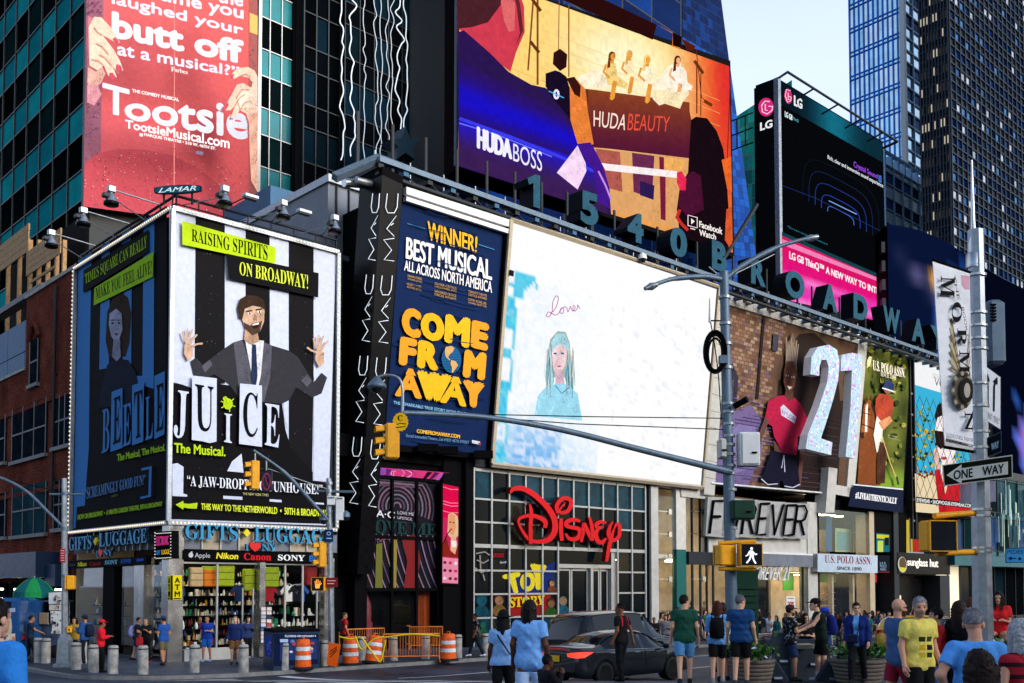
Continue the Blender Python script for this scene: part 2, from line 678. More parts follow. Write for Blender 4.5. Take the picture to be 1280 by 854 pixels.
 def ell(s,cx,cy,rx,ry,c,n=20,m=None,rot=0.0):
  s.poly([(cx+rx*math.cos(a)*math.cos(rot)-ry*math.sin(a)*math.sin(rot),cy+rx*math.cos(a)*math.sin(rot)+ry*math.sin(a)*math.cos(rot))for a in[2*math.pi*k/n for k in range(n)]],c,m=m)
 def slab(s,q,th,m,c=None):
  """solid backing behind the artwork"""
  P=[hit(*p,s.P-s.N*.01,s.N)for p in q]
  s.b.prism(P,-s.N*th,m,c)
 def build(s,*a,**k):
  return s.b.build(*a,**k)
def fpanel(y=0.0,lean=0.0,px=None,py=None,m='print',step=.003):
 """panel on a front at depth y; lean = outward slope (m per m) about the point px,py"""
 if px is None:
  return Panel(fw(0,y),-V,m,step)
 P=hit(px,py,fw(0,y),V)
 N=(-V-Vector((0,0,1))*lean)
 return Panel(P,N,m,step)
def spanel(t=0.0,m='print',step=.003):
 return Panel(fw(t,0),-U,m,step)
def spline(pts,n=6,closed=False):
 """Catmull-Rom through 2D/3D points"""
 out,N=[],len(pts)
 rng=range(N)if closed else range(N-1)
 for i in rng:
  p=[pts[(i+k)%N]if closed else pts[min(N-1,max(0,i+k))]for k in(-1,0,1,2)]
  for j in range(n):
   t=j/n
   out.append(tuple(.5*(2*p[1][d]+(p[2][d]-p[0][d])*t+(2*p[0][d]-5*p[1][d]+4*p[2][d]-p[3][d])*t*t+(3*p[1][d]-p[0][d]-3*p[2][d]+p[3][d])*t**3)for d in range(len(pts[0]))))
 if not closed:
  out.append(tuple(pts[-1]))
 return out
 #  setting: ground
def sheet(name,t0,t1,y0,y1,st,zf,m,lift=0.0,world=False):
 b=MB()
 nx,ny=max(1,int((t1-t0)/st)),max(1,int((y1-y0)/st))
 vs=[]
 for j in range(ny+1):
  for i in range(nx+1):
   t,y=t0+(t1-t0)*i/nx,y0+(y1-y0)*j/ny
   p=Vector((t,y,0))if world else fw(t,y)
   vs.append((p.x,p.y,zf(p.y)+lift))
 b.add(vs,[(a,a+1,a+nx+2,a+nx+1)for j in range(ny)for a in range(j*(nx+1),j*(nx+1)+nx)],m,None,True)
 return b.build(name,kind='structure')
ma_=mat('asphalt',(.032,.046,.076),.55,0,.5,1.1,.5,noise_detail=10)
def weather(ma_,rows):
 """multiplies repairs, cracks, gum and stains into a ground material"""
 n_,l_=ma_.node_tree.nodes,ma_.node_tree.links
 tcx=[q for q in n_ if q.type=='TEX_COORD'][0]
 src_=[q for q in n_ if q.type=='VECT_MATH'][0].outputs[0]
 for sc_,a_,c_,lo_,hi_,kind_ in rows:
  t_=n_.new('ShaderNodeTexNoise' if kind_=='n' else 'ShaderNodeTexVoronoi')
  t_.inputs['Scale'].default_value=sc_
  if kind_=='v':
   t_.feature='DISTANCE_TO_EDGE'
  elif kind_=='n':
   t_.inputs['Detail'].default_value=6
  l_.new(tcx.outputs['Object'],t_.inputs['Vector'])
  r_=n_.new('ShaderNodeMapRange')
  for k_,v_ in(('From Min',a_),('From Max',c_),('To Min',lo_),('To Max',hi_)):
   r_.inputs[k_].default_value=v_
  l_.new(t_.outputs['Fac' if kind_=='n' else 'Distance'],r_.inputs['Value'])
  m2_=n_.new('ShaderNodeVectorMath')
  m2_.operation='MULTIPLY'
  l_.new(src_,m2_.inputs[0])
  l_.new(r_.outputs[0],m2_.inputs[1])
  src_=m2_.outputs[0]
 l_.new(src_,n_['Principled BSDF'].inputs['Base Color'])
weather(ma_,((.13,.46,.54,.55,1.25,'n'),(.55,.35,.62,.7,1.15,'n'),(.35,.0,.05,.35,1.0,'v'),(26,.3,.7,.75,1.25,'n')))
mat('paving',(.055,.068,.098),.65,0,.35,1.6,.3,noise_detail=8)
weather(mat('paving'),((.2,.45,.55,.6,1.2,'n'),(.7,.0,.025,.4,1.0,'v'),(1.6,.05,.12,.45,1.0,'g'),(9,.35,.65,.75,1.2,'n')))
mat('kerb_stone',(.20,.20,.20),.7,0,.3,3)
mat('far_ground',(.10,.10,.11),.8)
sheet('road',-90,130,-60,150,1.5,zr,'asphalt',world=True)
far=MB()
far.add([(-1500,-400,-1.6),(1500,-400,-1.6),(1500,2500,-1.6),(-1500,2500,-1.6)],[(0,1,2,3)],'far_ground')
far.build('ground',kind='structure')
KY,KT=-6.3,-4.7
pv,kb=MB(),MB()
outl=[(95,KY)]+[(KT+3-3*math.sin(a),KY+3-3*math.cos(a))for a in[i*math.pi/16 for i in range(9)]]+[(KT,60)]
fine=[]
for a,b_ in zip(outl[:-1],outl[1:]):
 n=max(1,int(math.hypot(b_[0]-a[0],b_[1]-a[1])/1.5))
 fine+=[(a[0]+(b_[0]-a[0])*k/n,a[1]+(b_[1]-a[1])*k/n)for k in range(n)]
fine.append(outl[-1])
P0=[fw(t,y)for t,y in fine]
for a,b_ in zip(P0[:-1],P0[1:]):
 kb.add([(a.x,a.y,zr(a.y)-.05),(b_.x,b_.y,zr(b_.y)-.05),(b_.x,b_.y,zs(b_.y)),(a.x,a.y,zs(a.y))],[(0,1,2,3)],'kerb_stone')
inn=[]
for t,y in fine:
 inn.append((min(95,max(t,KT+.16))if y>KY+3 else t+.11 if t<0 else t,max(y,KY+.16)))
P1=[fw(t,y)for t,y in inn]
for a,b_,c,d in zip(P0[:-1],P0[1:],P1[1:],P1[:-1]):
 kb.add([(p.x,p.y,zs(p.y))for p in(a,b_,c,d)],[(0,1,2,3)],'kerb_stone')
kb.build('kerb',kind='structure')
vs,fs=[],[]
T=[KT+.16+k*1.5 for k in range(68)]
Y=[KY+.16+k*1.5 for k in range(46)]
def pave_pt(t,y):
 cx,cy=KT+3,KY+3
 if t<cx and y<cy:
  d=math.hypot(t-cx,y-cy)
  if d>2.84:
   t,y=cx+(t-cx)*2.84/d,cy+(y-cy)*2.84/d
 return t,y
for y in Y:
 for t in T:
  p=fw(*pave_pt(t,y))
  vs.append((p.x,p.y,zs(p.y)+.003))
nT=len(T)
pv.add(vs,[(a,a+1,a+nT+1,a+nT)for j in range(len(Y)-1)for a in range(j*nT,j*nT+nT-1)],'paving',None,True)
pv.build('pavement',kind='structure')
cw=MB()
for k in range(13):
 y0=-7.2-k*1.15
 for t0 in[-5.6+.9*i for i in range(5)]:
  P=[fw(t,y)for t,y in((t0,y0),(t0+.9,y0),(t0+.9,y0-.5),(t0,y0-.5))]
  cw.add([(p.x,p.y,zr(p.y)+.012)for p in P],[(3,2,1,0)],'white_paint')
for k in range(30):
 t0=3+k*1.0
 for yy in(-10.4,-14.2):
  P=[fw(t,y)for t,y in((t0,yy),(t0+1,yy),(t0+1,yy-.14),(t0,yy-.14))]
  cw.add([(p.x,p.y,zr(p.y)+.012)for p in P],[(3,2,1,0)],'white_paint')
for k in range(9):
 t0=.6
 y0=-7-k*1.1
 P=[fw(t,y)for t,y in((t0,y0),(t0+.45,y0),(t0+.45,y0-1.1),(t0,y0-1.1))]
 cw.add([(p.x,p.y,zr(p.y)+.012)for p in P],[(3,2,1,0)],'white_paint')
cw.build('road_marking',kind='structure')
for x,y,lab in((-6.2,24.5,'round iron manhole cover in the road before the barrels'),(.8,19.5,'round iron manhole cover in the road near the sedan'),(3.4,15.5,'round iron manhole cover near the green polo man')):
 tag(MB().lathe([(0,.012),(.36,.012),(.38,.0)],(x,y,zr(y)+.008),'dark_steel',n=24).build('manhole_cover'),lab,'manhole cover')
def letters3d(b,s,q,P,N,depth,m,side=None,c=None,off=0.0,fat=0.0):
 """raised lettering: q = bl, br, tr, tl px on plane (P, N), front at P, body goes inward"""
 N=Vector(N).normalized()
 if N.dot(EYE-P)<0:
  N=-N
 vs,fs,asp=textgeo(s,.5,off)
 bl,br,tr,tl=q
 pts=[]
 for x,y,z in vs:
  px=(bl[0]*(1-x)+br[0]*x)*(1-y)+(tl[0]*(1-x)+tr[0]*x)*y
  py=(bl[1]*(1-x)+br[1]*x)*(1-y)+(tl[1]*(1-x)+tr[1]*x)*y
  p=hit(px,py,P,N)
  pts.append(p if z>0 else p-N*depth)
 fz=[[i for i in f]for f in fs]
 front=[f for f in fz if all(vs[i][2]>0 for i in f)]
 rest=[f for f in fz if not all(vs[i][2]>0 for i in f)]
 b.add(pts,front,m,c)
 b.add(pts,rest,side or m,c)
 return b
 #  corner billboard
WH,BK,WH_SHADE,LIME='c9d0e6','0d0d10','3f7ab8','b4d21e'
bill=fthing('corner_billboard','tall two-sided striped theatre billboard with bulb border on the gift shop corner','billboard',0,0,4.4)
zb,zt=4.38,16.36
tw=tz(421.5,400)[0]
yw=yz(93,500)[0]
b=MB(FM)
b.box((.06,.06,zb),(tw-.06,yw-.06,zt-.1),'dark_steel')
b.build('frame_box',bill)
p=fpanel(0)
p.poly([(212,258),(420,312),(410,657),(210,651)],WH)
for q in([(244.5,270),(281,280),(281,480),(243,480)],[(307,287),(337,294.5),(337.5,480),(307,480)],[(361,301),(392,309),(392,470),(390,602),(361,600),(361,470)]):
 p.poly(q,'1a191b')
p.poly([(213,478),(225,480),(243,486),(262,478),(300,484),(352,500),(357,538),(364,560),(391,590),(391,601),(409.5,603),(408.5,628),(407.5,655),(214,649)],'141316')
p.poly([(215,477),(231,476),(241,472),(238,478),(226,480.5)],WH)
p.poly([(215.5,580),(222,579),(229.5,583.7),(229,617),(234,618.5),(234,621),(215.3,620)],WH)
p.poly([(284,589),(290,577),(302,567),(304.5,591)],WH)
p.poly([(353,481),(360.5,484),(360,538),(355,521)],WH)
p.poly([(392.5,470),(399,480),(412,462),(410,602),(391.8,601)],WH)
for q in([(279,619.8),(303,621),(303,625),(279,623.6)],[(337,624),(352,625),(352,628),(337,627)],[(391.5,627.8),(405,628.8),(405,631),(391.5,630)]):
 p.poly(q,WH)
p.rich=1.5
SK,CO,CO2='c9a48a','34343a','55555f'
p.poly([(277,438),(292,428),(306,424),(322,424),(340,432),(360,438),(372,446),(392,478),(402,466),(409,472),(402,492),(390,497),(370,484),(362,500),(352,505),(300,500),(286,480),(268,468),(252,476),(242,470),(238,452),(245,447),(253,456),(264,448)],CO)
for q in([(292,428),(303,426),(318,470),(312,500),(300,500)],[(330,428),(340,432),(338,470),(330,503),(322,500)],[(252,458),(262,450),(266,456),(256,466)],[(384,468),(390,476),(384,484),(376,476)]):
 p.poly(q,CO2)
p.poly([(306,424),(330,426),(326,470),(319,500),(315,470)],'d8d8de')
p.poly([(315,430),(320,431),(322,470),(318,494),(314,470)],'26324f')
p.poly([(306,412),(322,414),(324,427),(314,431),(305,425)],'b08c74')
p.poly([(302,384),(308,378),(322,379),(331,386),(330,402),(325,415),(316,419),(307,411),(302,398)],SK)
p.poly([(299,398),(297,384),(300,374),(309,369),(322,370),(330,376),(332,388),(326,384),(316,382),(306,386),(303,399)],'3a2a20')
p.poly([(305,403),(312,407),(322,406),(328,400),(325,415),(316,419),(307,411)],'4a382e')
p.poly([(314,405),(325,402),(323,410),(317,411)],'3a1512')
p.poly([(315,405.4),(324,403),(323.5,405.5),(316,407)],'e8e4de')
for cx,cy in((312,392),(324,390)):
 p.ell(cx,cy,2.6,1.6,'ece8e4',10)
 p.ell(cx+.4,cy,1.1,1.3,'201814',8)
 p.poly([(cx-4,cy-3.4),(cx+3.5,cy-4.6),(cx+3.5,cy-3.2),(cx-4,cy-2)],'2c1f18')
p.poly([(319,392),(322,399),(317.5,399.5)],'a9806a')
for hx,hy,f in((236,438,1),(400,446,-1)):
 p.poly([(hx-5,hy-8),(hx+5,hy-6),(hx+5,hy+8),(hx-1,hy+13),(hx-6,hy+4)],SK)
 for a,ln in((-62,15),(-84,19),(-100,19),(-118,17),(-20 if f>0 else 200,14)):
  a=rad(a if f>0 else a)
  x0,y0=hx+4*math.cos(a),hy-4+4*math.sin(a)
  p.line([(x0,y0),(x0+ln*.55*math.cos(a),y0+ln*.55*math.sin(a)),(x0+ln*math.cos(a+.12),y0+ln*math.sin(a+.12))],2.3,SK)
p.rich=0
p.poly([(227.6,276),(345,309.4),(343.8,329.7),(228,305.8)],LIME)
p.text(serif('RAISING SPIRITS'),[(239.5,301.5),(334.5,326),(334.5,307),(239.5,286)],'16160f')
p.poly([(283,317),(398.3,341.5),(397.8,372),(286,348)],'151416')
p.text(serif('ON BROADWAY!'),[(299.4,343.7),(385,361.5),(385,343.7),(299.4,327)],'d3e23c')
for q in([(240.3,469.5),(271,473),(270.7,552),(262,554),(252,551.5),(239.7,550)],[(300,479.4),(327.5,482),(327.5,558.7),(298.8,555)]):
 p.poly(q,WH)
for ch,q,c in(('J',[(217,547),(234,549),(236,490),(218,487)],WH),('U',[(244.5,538),(267,541),(267,484),(244,480)],BK),('I',[(280,552.5),(290,554),(290,518),(280.5,516.5)],WH),('C',[(304,545),(322,548),(322.5,492),(304,489)],BK),('E',[(331,556),(349,560),(350.5,507),(331.5,504)],WH)):
 p.text(serif(ch),q,c)
p.ell(285,505,6,7,LIME,12)
p.ell(281.5,498.5,3,3,LIME,8)
for a in(20,75,150,200,250,320):
 p.line([(285,505),(285+9.5*math.cos(rad(a)),505+10*math.sin(rad(a)))],1.2,LIME)
p.text('The Musical.',[(217.8,566),(282,570.8),(282,558.5),(217.8,553.5)],LIME,.05)
p.text(serif('\u201cA JAW-DROPPING FUNHOUSE!\u201d'),[(234,609),(403,620),(403,606),(234,594)],'e3e6f2')
p.text('THE NEW YORK TIMES',[(303.6,618.8),(335.6,620.7),(335.6,617.4),(303.6,615.6)],'c8c480')
p.poly([(219.5,631),(229,626),(229.5,629.3),(236,630),(247,628.5),(246,636),(236,635.6),(229.5,634.5),(229,637.2)],LIME)
p.text('THIS WAY TO THE NETHERWORLD  \u2022  50TH & BROADWAY',[(251.5,637.2),(410,646.5),(410,637.5),(251.5,629)],'d6e23a',.05)
for k in range(150):
 x,y=R.uniform(246,390),R.uniform(300,600)
 if(246<x<280 or 308<x<336 or 362<x<390)and not(y<372 and x>283):
  r=R.uniform(.25,.8)
  p.poly([(x-r,y),(x,y-r),(x+r,y),(x,y+r)],'6b6a70',L=40)
p.build('poster',bill,'striped poster of a man with raised arms under lime headings')
p=spanel(0)  # shaded face: its shade is put into the white stripes as blue
p.poly([(95.5,327),(208.5,257),(208,652),(91.5,663)],'0a0b10')
for q in([(98,326),(114.5,316),(112,450),(111,560),(108,600),(106,632),(96,634),(94.5,660),(91.7,661)],[(126.5,309),(137,302.5),(137,318),(127,324)],[(125.5,378),(137,372),(136,460),(124,462)],[(152.5,293),(163.5,286),(163.5,300),(152.5,306)],[(154.5,366),(164.5,361),(164,455),(153,458)],[(179.5,276),(193,268),(192,486),(166,478),(166,470),(178,470)]):
 p.poly(q,WH_SHADE)
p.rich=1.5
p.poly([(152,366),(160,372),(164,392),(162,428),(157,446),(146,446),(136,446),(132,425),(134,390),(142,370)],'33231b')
p.poly([(128,478),(134,456),(146,448),(160,450),(170,466),(176,500),(150,508),(122,510)],'161c30')
p.poly([(137,392),(145,386),(152,392),(153,412),(149,424),(144,428),(139,420),(136,406)],'9c9cb4')
p.poly([(142,424),(150,424),(151,446),(146,452),(140,446)],'84849e')
for cx in(140.5,148.5):
 p.ell(cx,404,1.7,1.1,'14141c',8)
 p.line([(cx-2.4,400.4),(cx+2.4,400)],.9,'2a1c18')
p.poly([(142,417),(147.5,416.5),(145,419)],'5a2c38')
p.rich=0
p.poly([(104.5,338),(185.7,287),(186,315),(103.7,366)],'0b0b0e')
p.text(serif('TIMES SQUARE CAN REALLY'),[(106.5,358),(183.5,313),(183.5,294),(106,343)],'94b81c')
p.poly([(118,360),(191.6,315),(191,346),(117,382)],'93bd20')
p.text(serif('MAKE YOU FEEL ALIVE!'),[(119.5,375),(189.5,342),(189.5,325),(119.5,360)],'10140a')
for q in([(139.5,490),(153,485),(153,560),(138,565)],[(165,482),(180,477),(179,552),(165,557)],[(193,470),(206,464),(205.5,543),(193,549)]):
 p.poly(q,WH_SHADE)
for ch,q,c in(('B',[(127,567),(136.5,563),(137,509),(128,513)],WH_SHADE),('E',[(141,556),(151,552),(151,494),(142,498)],BK),('E',[(153.5,559),(163.5,555),(164,503),(154,507)],WH_SHADE),('T',[(168,549),(177.5,545),(178,487),(167.5,491)],BK),('L',[(181.5,551),(191,547),(190.5,494),(182,497)],WH_SHADE),('E',[(195,540),(204,536),(204.5,478),(195.5,482)],BK)):
 p.text(serif(ch),q,c)
p.text('The Musical, The Musical,',[(146.2,578.5),(206.5,564.5),(206.5,554.5),(146.2,568)],'8fb51e',.05)
p.text(serif('\u201cSCREAMINGLY GOOD FUN!\u201d'),[(106,624.5),(182,605.6),(182,593),(106,610)],'5c86bb')
p.text('VARIETY',[(139,622),(147,620),(147,617.5),(139,619.5)],'6f8c1e')
for q in([(176.6,588.6),(189.5,585.8),(189.5,582.6),(176.6,585.4)],[(186.3,586),(189.5,585.4),(188.6,620),(185.4,620.6)],[(175.4,624),(188.6,621),(188.6,618.4),(175.4,621.2)]):
 p.poly(q,WH_SHADE)
p.text('NOW ON BROADWAY  \u2022  A WINTER GARDEN THEATRE, 50TH & BROADWAY',[(97,651),(203,633.5),(203,626.5),(97,643.5)],'93b81e',.05)
p.build('poster',bill,'blue-shaded and black striped poster of a dark haired woman')
fr,bu=MB(FM),[]
e=.16
for a,c_ in(((-.1,-e,zt-.05),(tw,-.02,zt+.12)),((-.1,-e,zb-.14),(tw,-.02,zb+.02)),((-.14,-.14,zb),(.02,-.02,zt)),((tw-.1,-e,zb),(tw+.06,.02,zt)),((-e,-.02,zt-.05),(-.02,yw,zt+.12)),((-e,-.02,zb-.14),(-.02,yw,zb+.02)),((-e,yw-.08,zb),(.02,yw+.08,zt))):
 fr.box(a,c_,'galv')
fr.build('border_frame',bill)
def bulbs(name,p0,p1,n,out):
 b=MB(FM)
 for k in range(n):
  q=Vector(p0).lerp(Vector(p1),(k+.5)/n)+Vector(out)
  r=.052
  b.add([(q.x+r,q.y,q.z),(q.x-r,q.y,q.z),(q.x,q.y+r,q.z),(q.x,q.y-r,q.z),(q.x,q.y,q.z+r),(q.x,q.y,q.z-r)],[(0,2,4),(2,1,4),(1,3,4),(3,0,4),(2,0,5),(1,2,5),(3,1,5),(0,3,5)],'bulb',None,True)
 b.build(name,bill,kind='stuff')
o_,s_=(0,-e-.02,0),(-e-.02,0,0)
bulbs('bulb_string',(0,0,zt+.04),(tw,0,zt+.04),48,o_)
bulbs('bulb_string',(0,0,zb-.06),(tw,0,zb-.06),48,o_)
bulbs('bulb_string',(tw-.02,0,zb),(tw-.02,0,zt),62,o_)
bulbs('bulb_string',(0,0,zt+.04),(0,yw,zt+.04),56,s_)
bulbs('bulb_string',(0,0,zb-.06),(0,yw,zb-.06),56,s_)
bulbs('bulb_string',(0,yw,zb),(0,yw,zt),62,s_)
rail=fthing('lighting_rail','dark steel lighting rail along the top of the striped billboard','rail',0,0,zt)
b=MB(FM)
for k in range(8):
 t=k*tw/7
 b.tube([(t,.1,zt),(t,.1,zt+.62)],.035,'dark_steel')
for k in range(8):
 y=k*yw/7
 b.tube([(.1,y,zt),(.1,y,zt+.62)],.035,'dark_steel')
b.split('post',rail)
b=MB(FM)
b.tube([(tw,.1,zt+.62),(.1,.1,zt+.62),(.1,yw,zt+.62)],.06,'dark_steel')
b.tube([(tw,.1,zt+.3),(.1,.1,zt+.3),(.1,yw,zt+.3)],.03,'dark_steel')
b.build('beam',rail)
b=MB(FM)
b.box((.3,.5,zt+.02),(tw,1.3,zt+.08),'dark_steel')
b.box((.3,.5,zt+.02),(1.2,yw,zt+.08),'dark_steel')
for k in range(10):
 b.box((.6,yw-2.6+k*.2,zt+.1),(2.6,yw-2.5+k*.2,zt+.16),'dark_steel')
b.build('walkway',rail)
def flood(px,py,face,lab,out=1.7):
 if face=='r':
  q=FI@hit(px,py,fw(0,-out),V)
  a,a2=(q.x+.5,.1,zt+.62),(q.x-.9,.1,zt+.3)
 else:
  q=FI@hit(px,py,fw(-out,0),U)
  a,a2=(.1,q.y-.4,zt+.62),(.1,q.y+.9,zt+.3)
 th=fthing('floodlight',lab,'floodlight',q.x,q.y,q.z,'floodlights over the striped billboard')
 b=MB(FM)
 top=(q.x,q.y,q.z+.42)
 b.tube([a,top],.032,'galv')
 b.tube([a2,(q.x,q.y,q.z+.12)],.022,'galv')
 b.build('arm',th)
 b=MB(FM)
 b.cbox((q.x,q.y,q.z+.42),(.3,.24,.26),'galv',None,None,.03)
 b.cbox((q.x-.24,q.y-.02,q.z+.12),(.2,.26,.16),'dark_steel',None,None,.02)
 b.build('ballast_box',th)
 b=MB(FM)
 b.lathe([(.06,.3),(.1,.26),(.16,.12),(.25,-.06),(.27,-.1)],(q.x,q.y,q.z),'steel',n=20)
 b.build('reflector',th)
 b=MB(FM)
 b.lathe([(.275,-.1),(.285,-.1),(.285,-.2),(.24,-.23),(.0,-.23)],(q.x,q.y,q.z),'black_gloss',n=20)
 b.build('lens_ring',th)
for px,py,f,lab in((139,250,'l','bell floodlight in front of the red musical banner, higher of the two nearest the corner'),(104,276,'l','bell floodlight over the middle of the blue-shaded striped poster'),(64,303,'l','bell floodlight at the far end of the blue-shaded striped poster, beside the scaffold'),(281,250,'r','bell floodlight just right of the small oval sign'),(354,267,'r','bell floodlight in front of the grey-blue rooftop wall'),(418.5,285,'r','bell floodlight at the right end of the striped billboard')):
 flood(px,py,f,lab)
for px,py,lab in((313,246,'flat box floodlight left of the grey-blue rooftop wall'),(380,265,'flat box floodlight in front of the grey-blue rooftop wall')):
 q=FI@hit(px,py,fw(0,-1.3),V)
 th=fthing('box_light',lab,'floodlight',q.x,q.y,q.z)
 MB(FM).cbox((q.x,q.y,q.z),(.62,.3,.16),'galv',None,None,.03).build('housing',th)
 MB(FM).cbox((q.x,q.y,q.z-.1),(.54,.24,.03),'lens_dark').build('lens',th)
 MB(FM).tube([(q.x,q.y,q.z+.08),(q.x-.5,.1,zt+.6)],.025,'dark_steel').build('arm',th)
P=atY(222,236.5,37.6)
th=thing('oval_sign','small oval blue nameplate standing on the billboard corner','sign',P-Vector((0,0,.6)))
pl=Panel(P,(0,-1,0))
ring=[(222+29.5*max(-1,min(1,1.25*math.cos(a)))*(1 if abs(math.cos(a))<.8 else 1),236.5-(math.cos(a))*1.6+5.2*math.sin(a))for a in[2*math.pi*k/28 for k in range(28)]]
pl.slab(ring,.12,'dark_steel')
pl.poly(ring,'0e2536')
pl.poly([(222+(x-222)*.95,236.5+(y-236.5)*.82)for x,y in ring],'12495f')
pl.text('LAMAR',[(198,241),(245,238),(248,231.8),(202,235)],'cfe6ee',.04)
pl.build('plate',th)
b=MB()
for px in(205,240):
 b.tube([atY(px,240,37.7),atY(px,256,37.9)],.04,'dark_steel')
b.build('post',th)
#  gift shop under the billboard
shop=fthing('gift_shop','corner gift and luggage shop under the striped billboard','shop',0,0,gf(0,0))
G=gf(2,0)+.0
zc=zb-.14
b=MB(FM)
b.box((.5,4.2,G-.3),(tw+1.5,4.4,zc),'black')
b.box((tw+.1,.3,G-.3),(tw+.3,4.2,zc),'black')
b.box((.3,yw,G-.3),(4.2,yw+.2,zc),'tan')
b.build('inner_wall',shop)
MB(FM).box((.05,.05,zc-.12),(tw+.1,yw,zc),'black').build('ceiling',shop)
MB(FM).box((.1,.1,G-.3),(tw+.1,yw,G+.06),'paving').build('shop_floor',shop)
b=MB(FM)
for k in range(5):
 t=1.1+k*1.4
 b.box((t,.9,zc-.18),(t+.9,1.2,zc-.13),'store_light')
 b.box((t,2.4,zc-.18),(t+.9,2.7,zc-.13),'store_light')
for k in range(5):
 b.box((1.0,1.4+k*1.5,zc-.18),(1.3,2.0+k*1.5,zc-.13),'store_light')
b.build('ceiling_lamp',shop)
mat('steel_col',(.46,.45,.43),.25,.85,.35,1.3)
zl=tz(270,703)[1]
def tcol(x0,x1,y=0.0):
 return tz(x0,760,y)[0],tz(x1,760,y)[0]
a,c_=tcol(214.5,228)
MB(FM).box((-.02,-.05,G-.2),(c_,.55,zb-.15),'steel_col').build('corner_column',shop)
for x0,x1 in((324,331),(405,417)):
 a,c_=tcol(x0,x1)
 MB(FM).box((a,-.03,G-.2),(c_,.4,zl+.25),'steel_col').build('column',shop)
for x0,x1 in((129,143),(168,180)):
 a,c_=yz(x1,760)[0],yz(x0,760)[0]
 MB(FM).box((-.03,a,G-.2),(.4,c_,zl+.2),'steel_col' if x0>150 else 'black').build('column',shop)
b=MB(FM)
for a,c_ in((228,324),(331,405)):
 t0,t1=tcol(a,c_)
 b.add([(t0,.14,G+.45),(t1,.14,G+.45),(t1,.14,zl),(t0,.14,zl)],[(0,1,2,3)],'shop_glass')
for a,c_ in((209,181),(168,143),(128,95)):
 y0,y1=yz(a,760)[0],yz(c_,760)[0]
 b.add([(.14,y0,G+.45),(.14,y1,G+.45),(.14,y1,zl),(.14,y0,zl)],[(0,1,2,3)],'shop_glass')
b.build('shop_window',shop)
b=MB(FM)
for px in(273,358,380):
 t=tcol(px,px)[0]
 b.box((t-.035,.1,G),(t+.035,.18,zl),'mullion')
for px in(305,318,398):
 t=tcol(px,px)[0]
 b.box((t-.025,.1,G),(t+.025,.16,zl-1.0),'mullion')
b.box((.55,.1,zl-.06),(tw,.2,zl),'mullion')
t0,t1=tcol(230,290)
b.box((t0,-.1,G),(t1,.3,G+.45),'stone')
b.build('window_frame',shop)
b=MB(FM)
z0,z1=tz(270,687)[1],zc
for k in range(9):
 t=.6+k*.78
 b.box((t,.12,z0),(t+.74,.2,z1),'tan' if k in(1,3,6,7)else 'grey_panel')
for k in range(9):
 t=.56+k*.78
 b.box((t,.04,z0),(t+.05,.2,z1),'mullion')
b.box((.1,.5,z0),(.18,yw,z1),'dark_steel')
for k in range(10):
 b.box((.03,2+k*.7,z0),(.1,2.05+k*.7,z1),'mullion')
b.build('fascia',shop)
p=fpanel(-.12)
q=[(229.3,687.4),(414,692.4),(414,704.8),(229.3,699.2)]
p.slab(q,.2,'black')
p.poly(q,'0b0b0c')
p.ell(238.6,694,3.0,3.2,'c9ccd2',12)
p.ell(239.6,690.3,1.2,.9,'c9ccd2',8)
p.text('Apple',[(243.5,699),(262.6,699.2),(262.6,691.6),(243.5,691)],'c9ccd2')
p.text('Nikon',[(270,698.6),(297.5,699.4),(298.5,691.6),(271.5,690.8)],'f0e03a',.07)
p.text(serif('Canon'),[(304.8,700),(339,701),(339,692),(304.8,691.2)],'d3222a',.03)
p.text(serif('SONY'),[(347.4,700.6),(381,701.4),(381,694),(347.4,693.2)],'f0f2f4',.03)
p.text('BOSE',[(386.7,702),(411.5,703),(411.5,695),(386.7,694.2)],'2c6cc4',.06)
p.build('brand_band',shop)
p=spanel(-.12)
q=[(86,701),(183,695.6),(183,706),(86,711)]
p.slab(q,.2,'black')
p.poly(q,'0a0a0c')
p.text('Apple',[(86.5,709),(94,708.5),(94,703.6),(86.5,704)],'5a6470')
p.text('Nikon',[(97,708.6),(108,707.8),(108.6,702),(97.6,702.8)],'e0d838',.07)
p.text(serif('Canon'),[(112,707.6),(126,706.6),(126,701.6),(112,702.4)],'b02226',.03)
p.text(serif('SONY'),[(131,706),(147,705),(147,699.6),(131,700.6)],'8fc4e0',.03)
p.text('BOWER',[(151,704.6),(164,703.8),(164,698.4),(151,699.2)],'2c62b4',.05)
p.poly([(170,702.4),(179,701.4),(180,698),(171,698.6)],'2c54b8')
p.build('brand_band',shop)
sg=fthing('letter_sign','raised blue GIFTS and LUGGAGE letters over the sunlit shop window','sign',2,-.1,zl+.4)
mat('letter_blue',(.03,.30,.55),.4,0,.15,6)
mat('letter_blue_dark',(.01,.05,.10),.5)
mat('heart_red',(.75,.02,.02),.4)
P=fw(0,-.22)
for s,q in(('GIFTS',[(232,673.5),(297.7,676),(297.7,657),(232,654.6)]),('LUGGAGE',[(318,677),(417,681.5),(417,661.5),(318,657.6)])):
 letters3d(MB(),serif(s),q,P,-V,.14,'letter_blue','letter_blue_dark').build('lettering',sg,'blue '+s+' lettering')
b=MB()
b.prism([hit(*c,P,V)for c in((308.8,661),(313.4,666.3),(308.8,671.4),(304.2,666.2))],V*.14,'sign_yellow')
b.build('diamond',sg,'yellow diamond')
b=MB()
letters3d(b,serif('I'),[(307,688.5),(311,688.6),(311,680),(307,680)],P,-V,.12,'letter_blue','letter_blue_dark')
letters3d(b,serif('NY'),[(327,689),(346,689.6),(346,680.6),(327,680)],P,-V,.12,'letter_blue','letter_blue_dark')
b.split('lettering',sg)
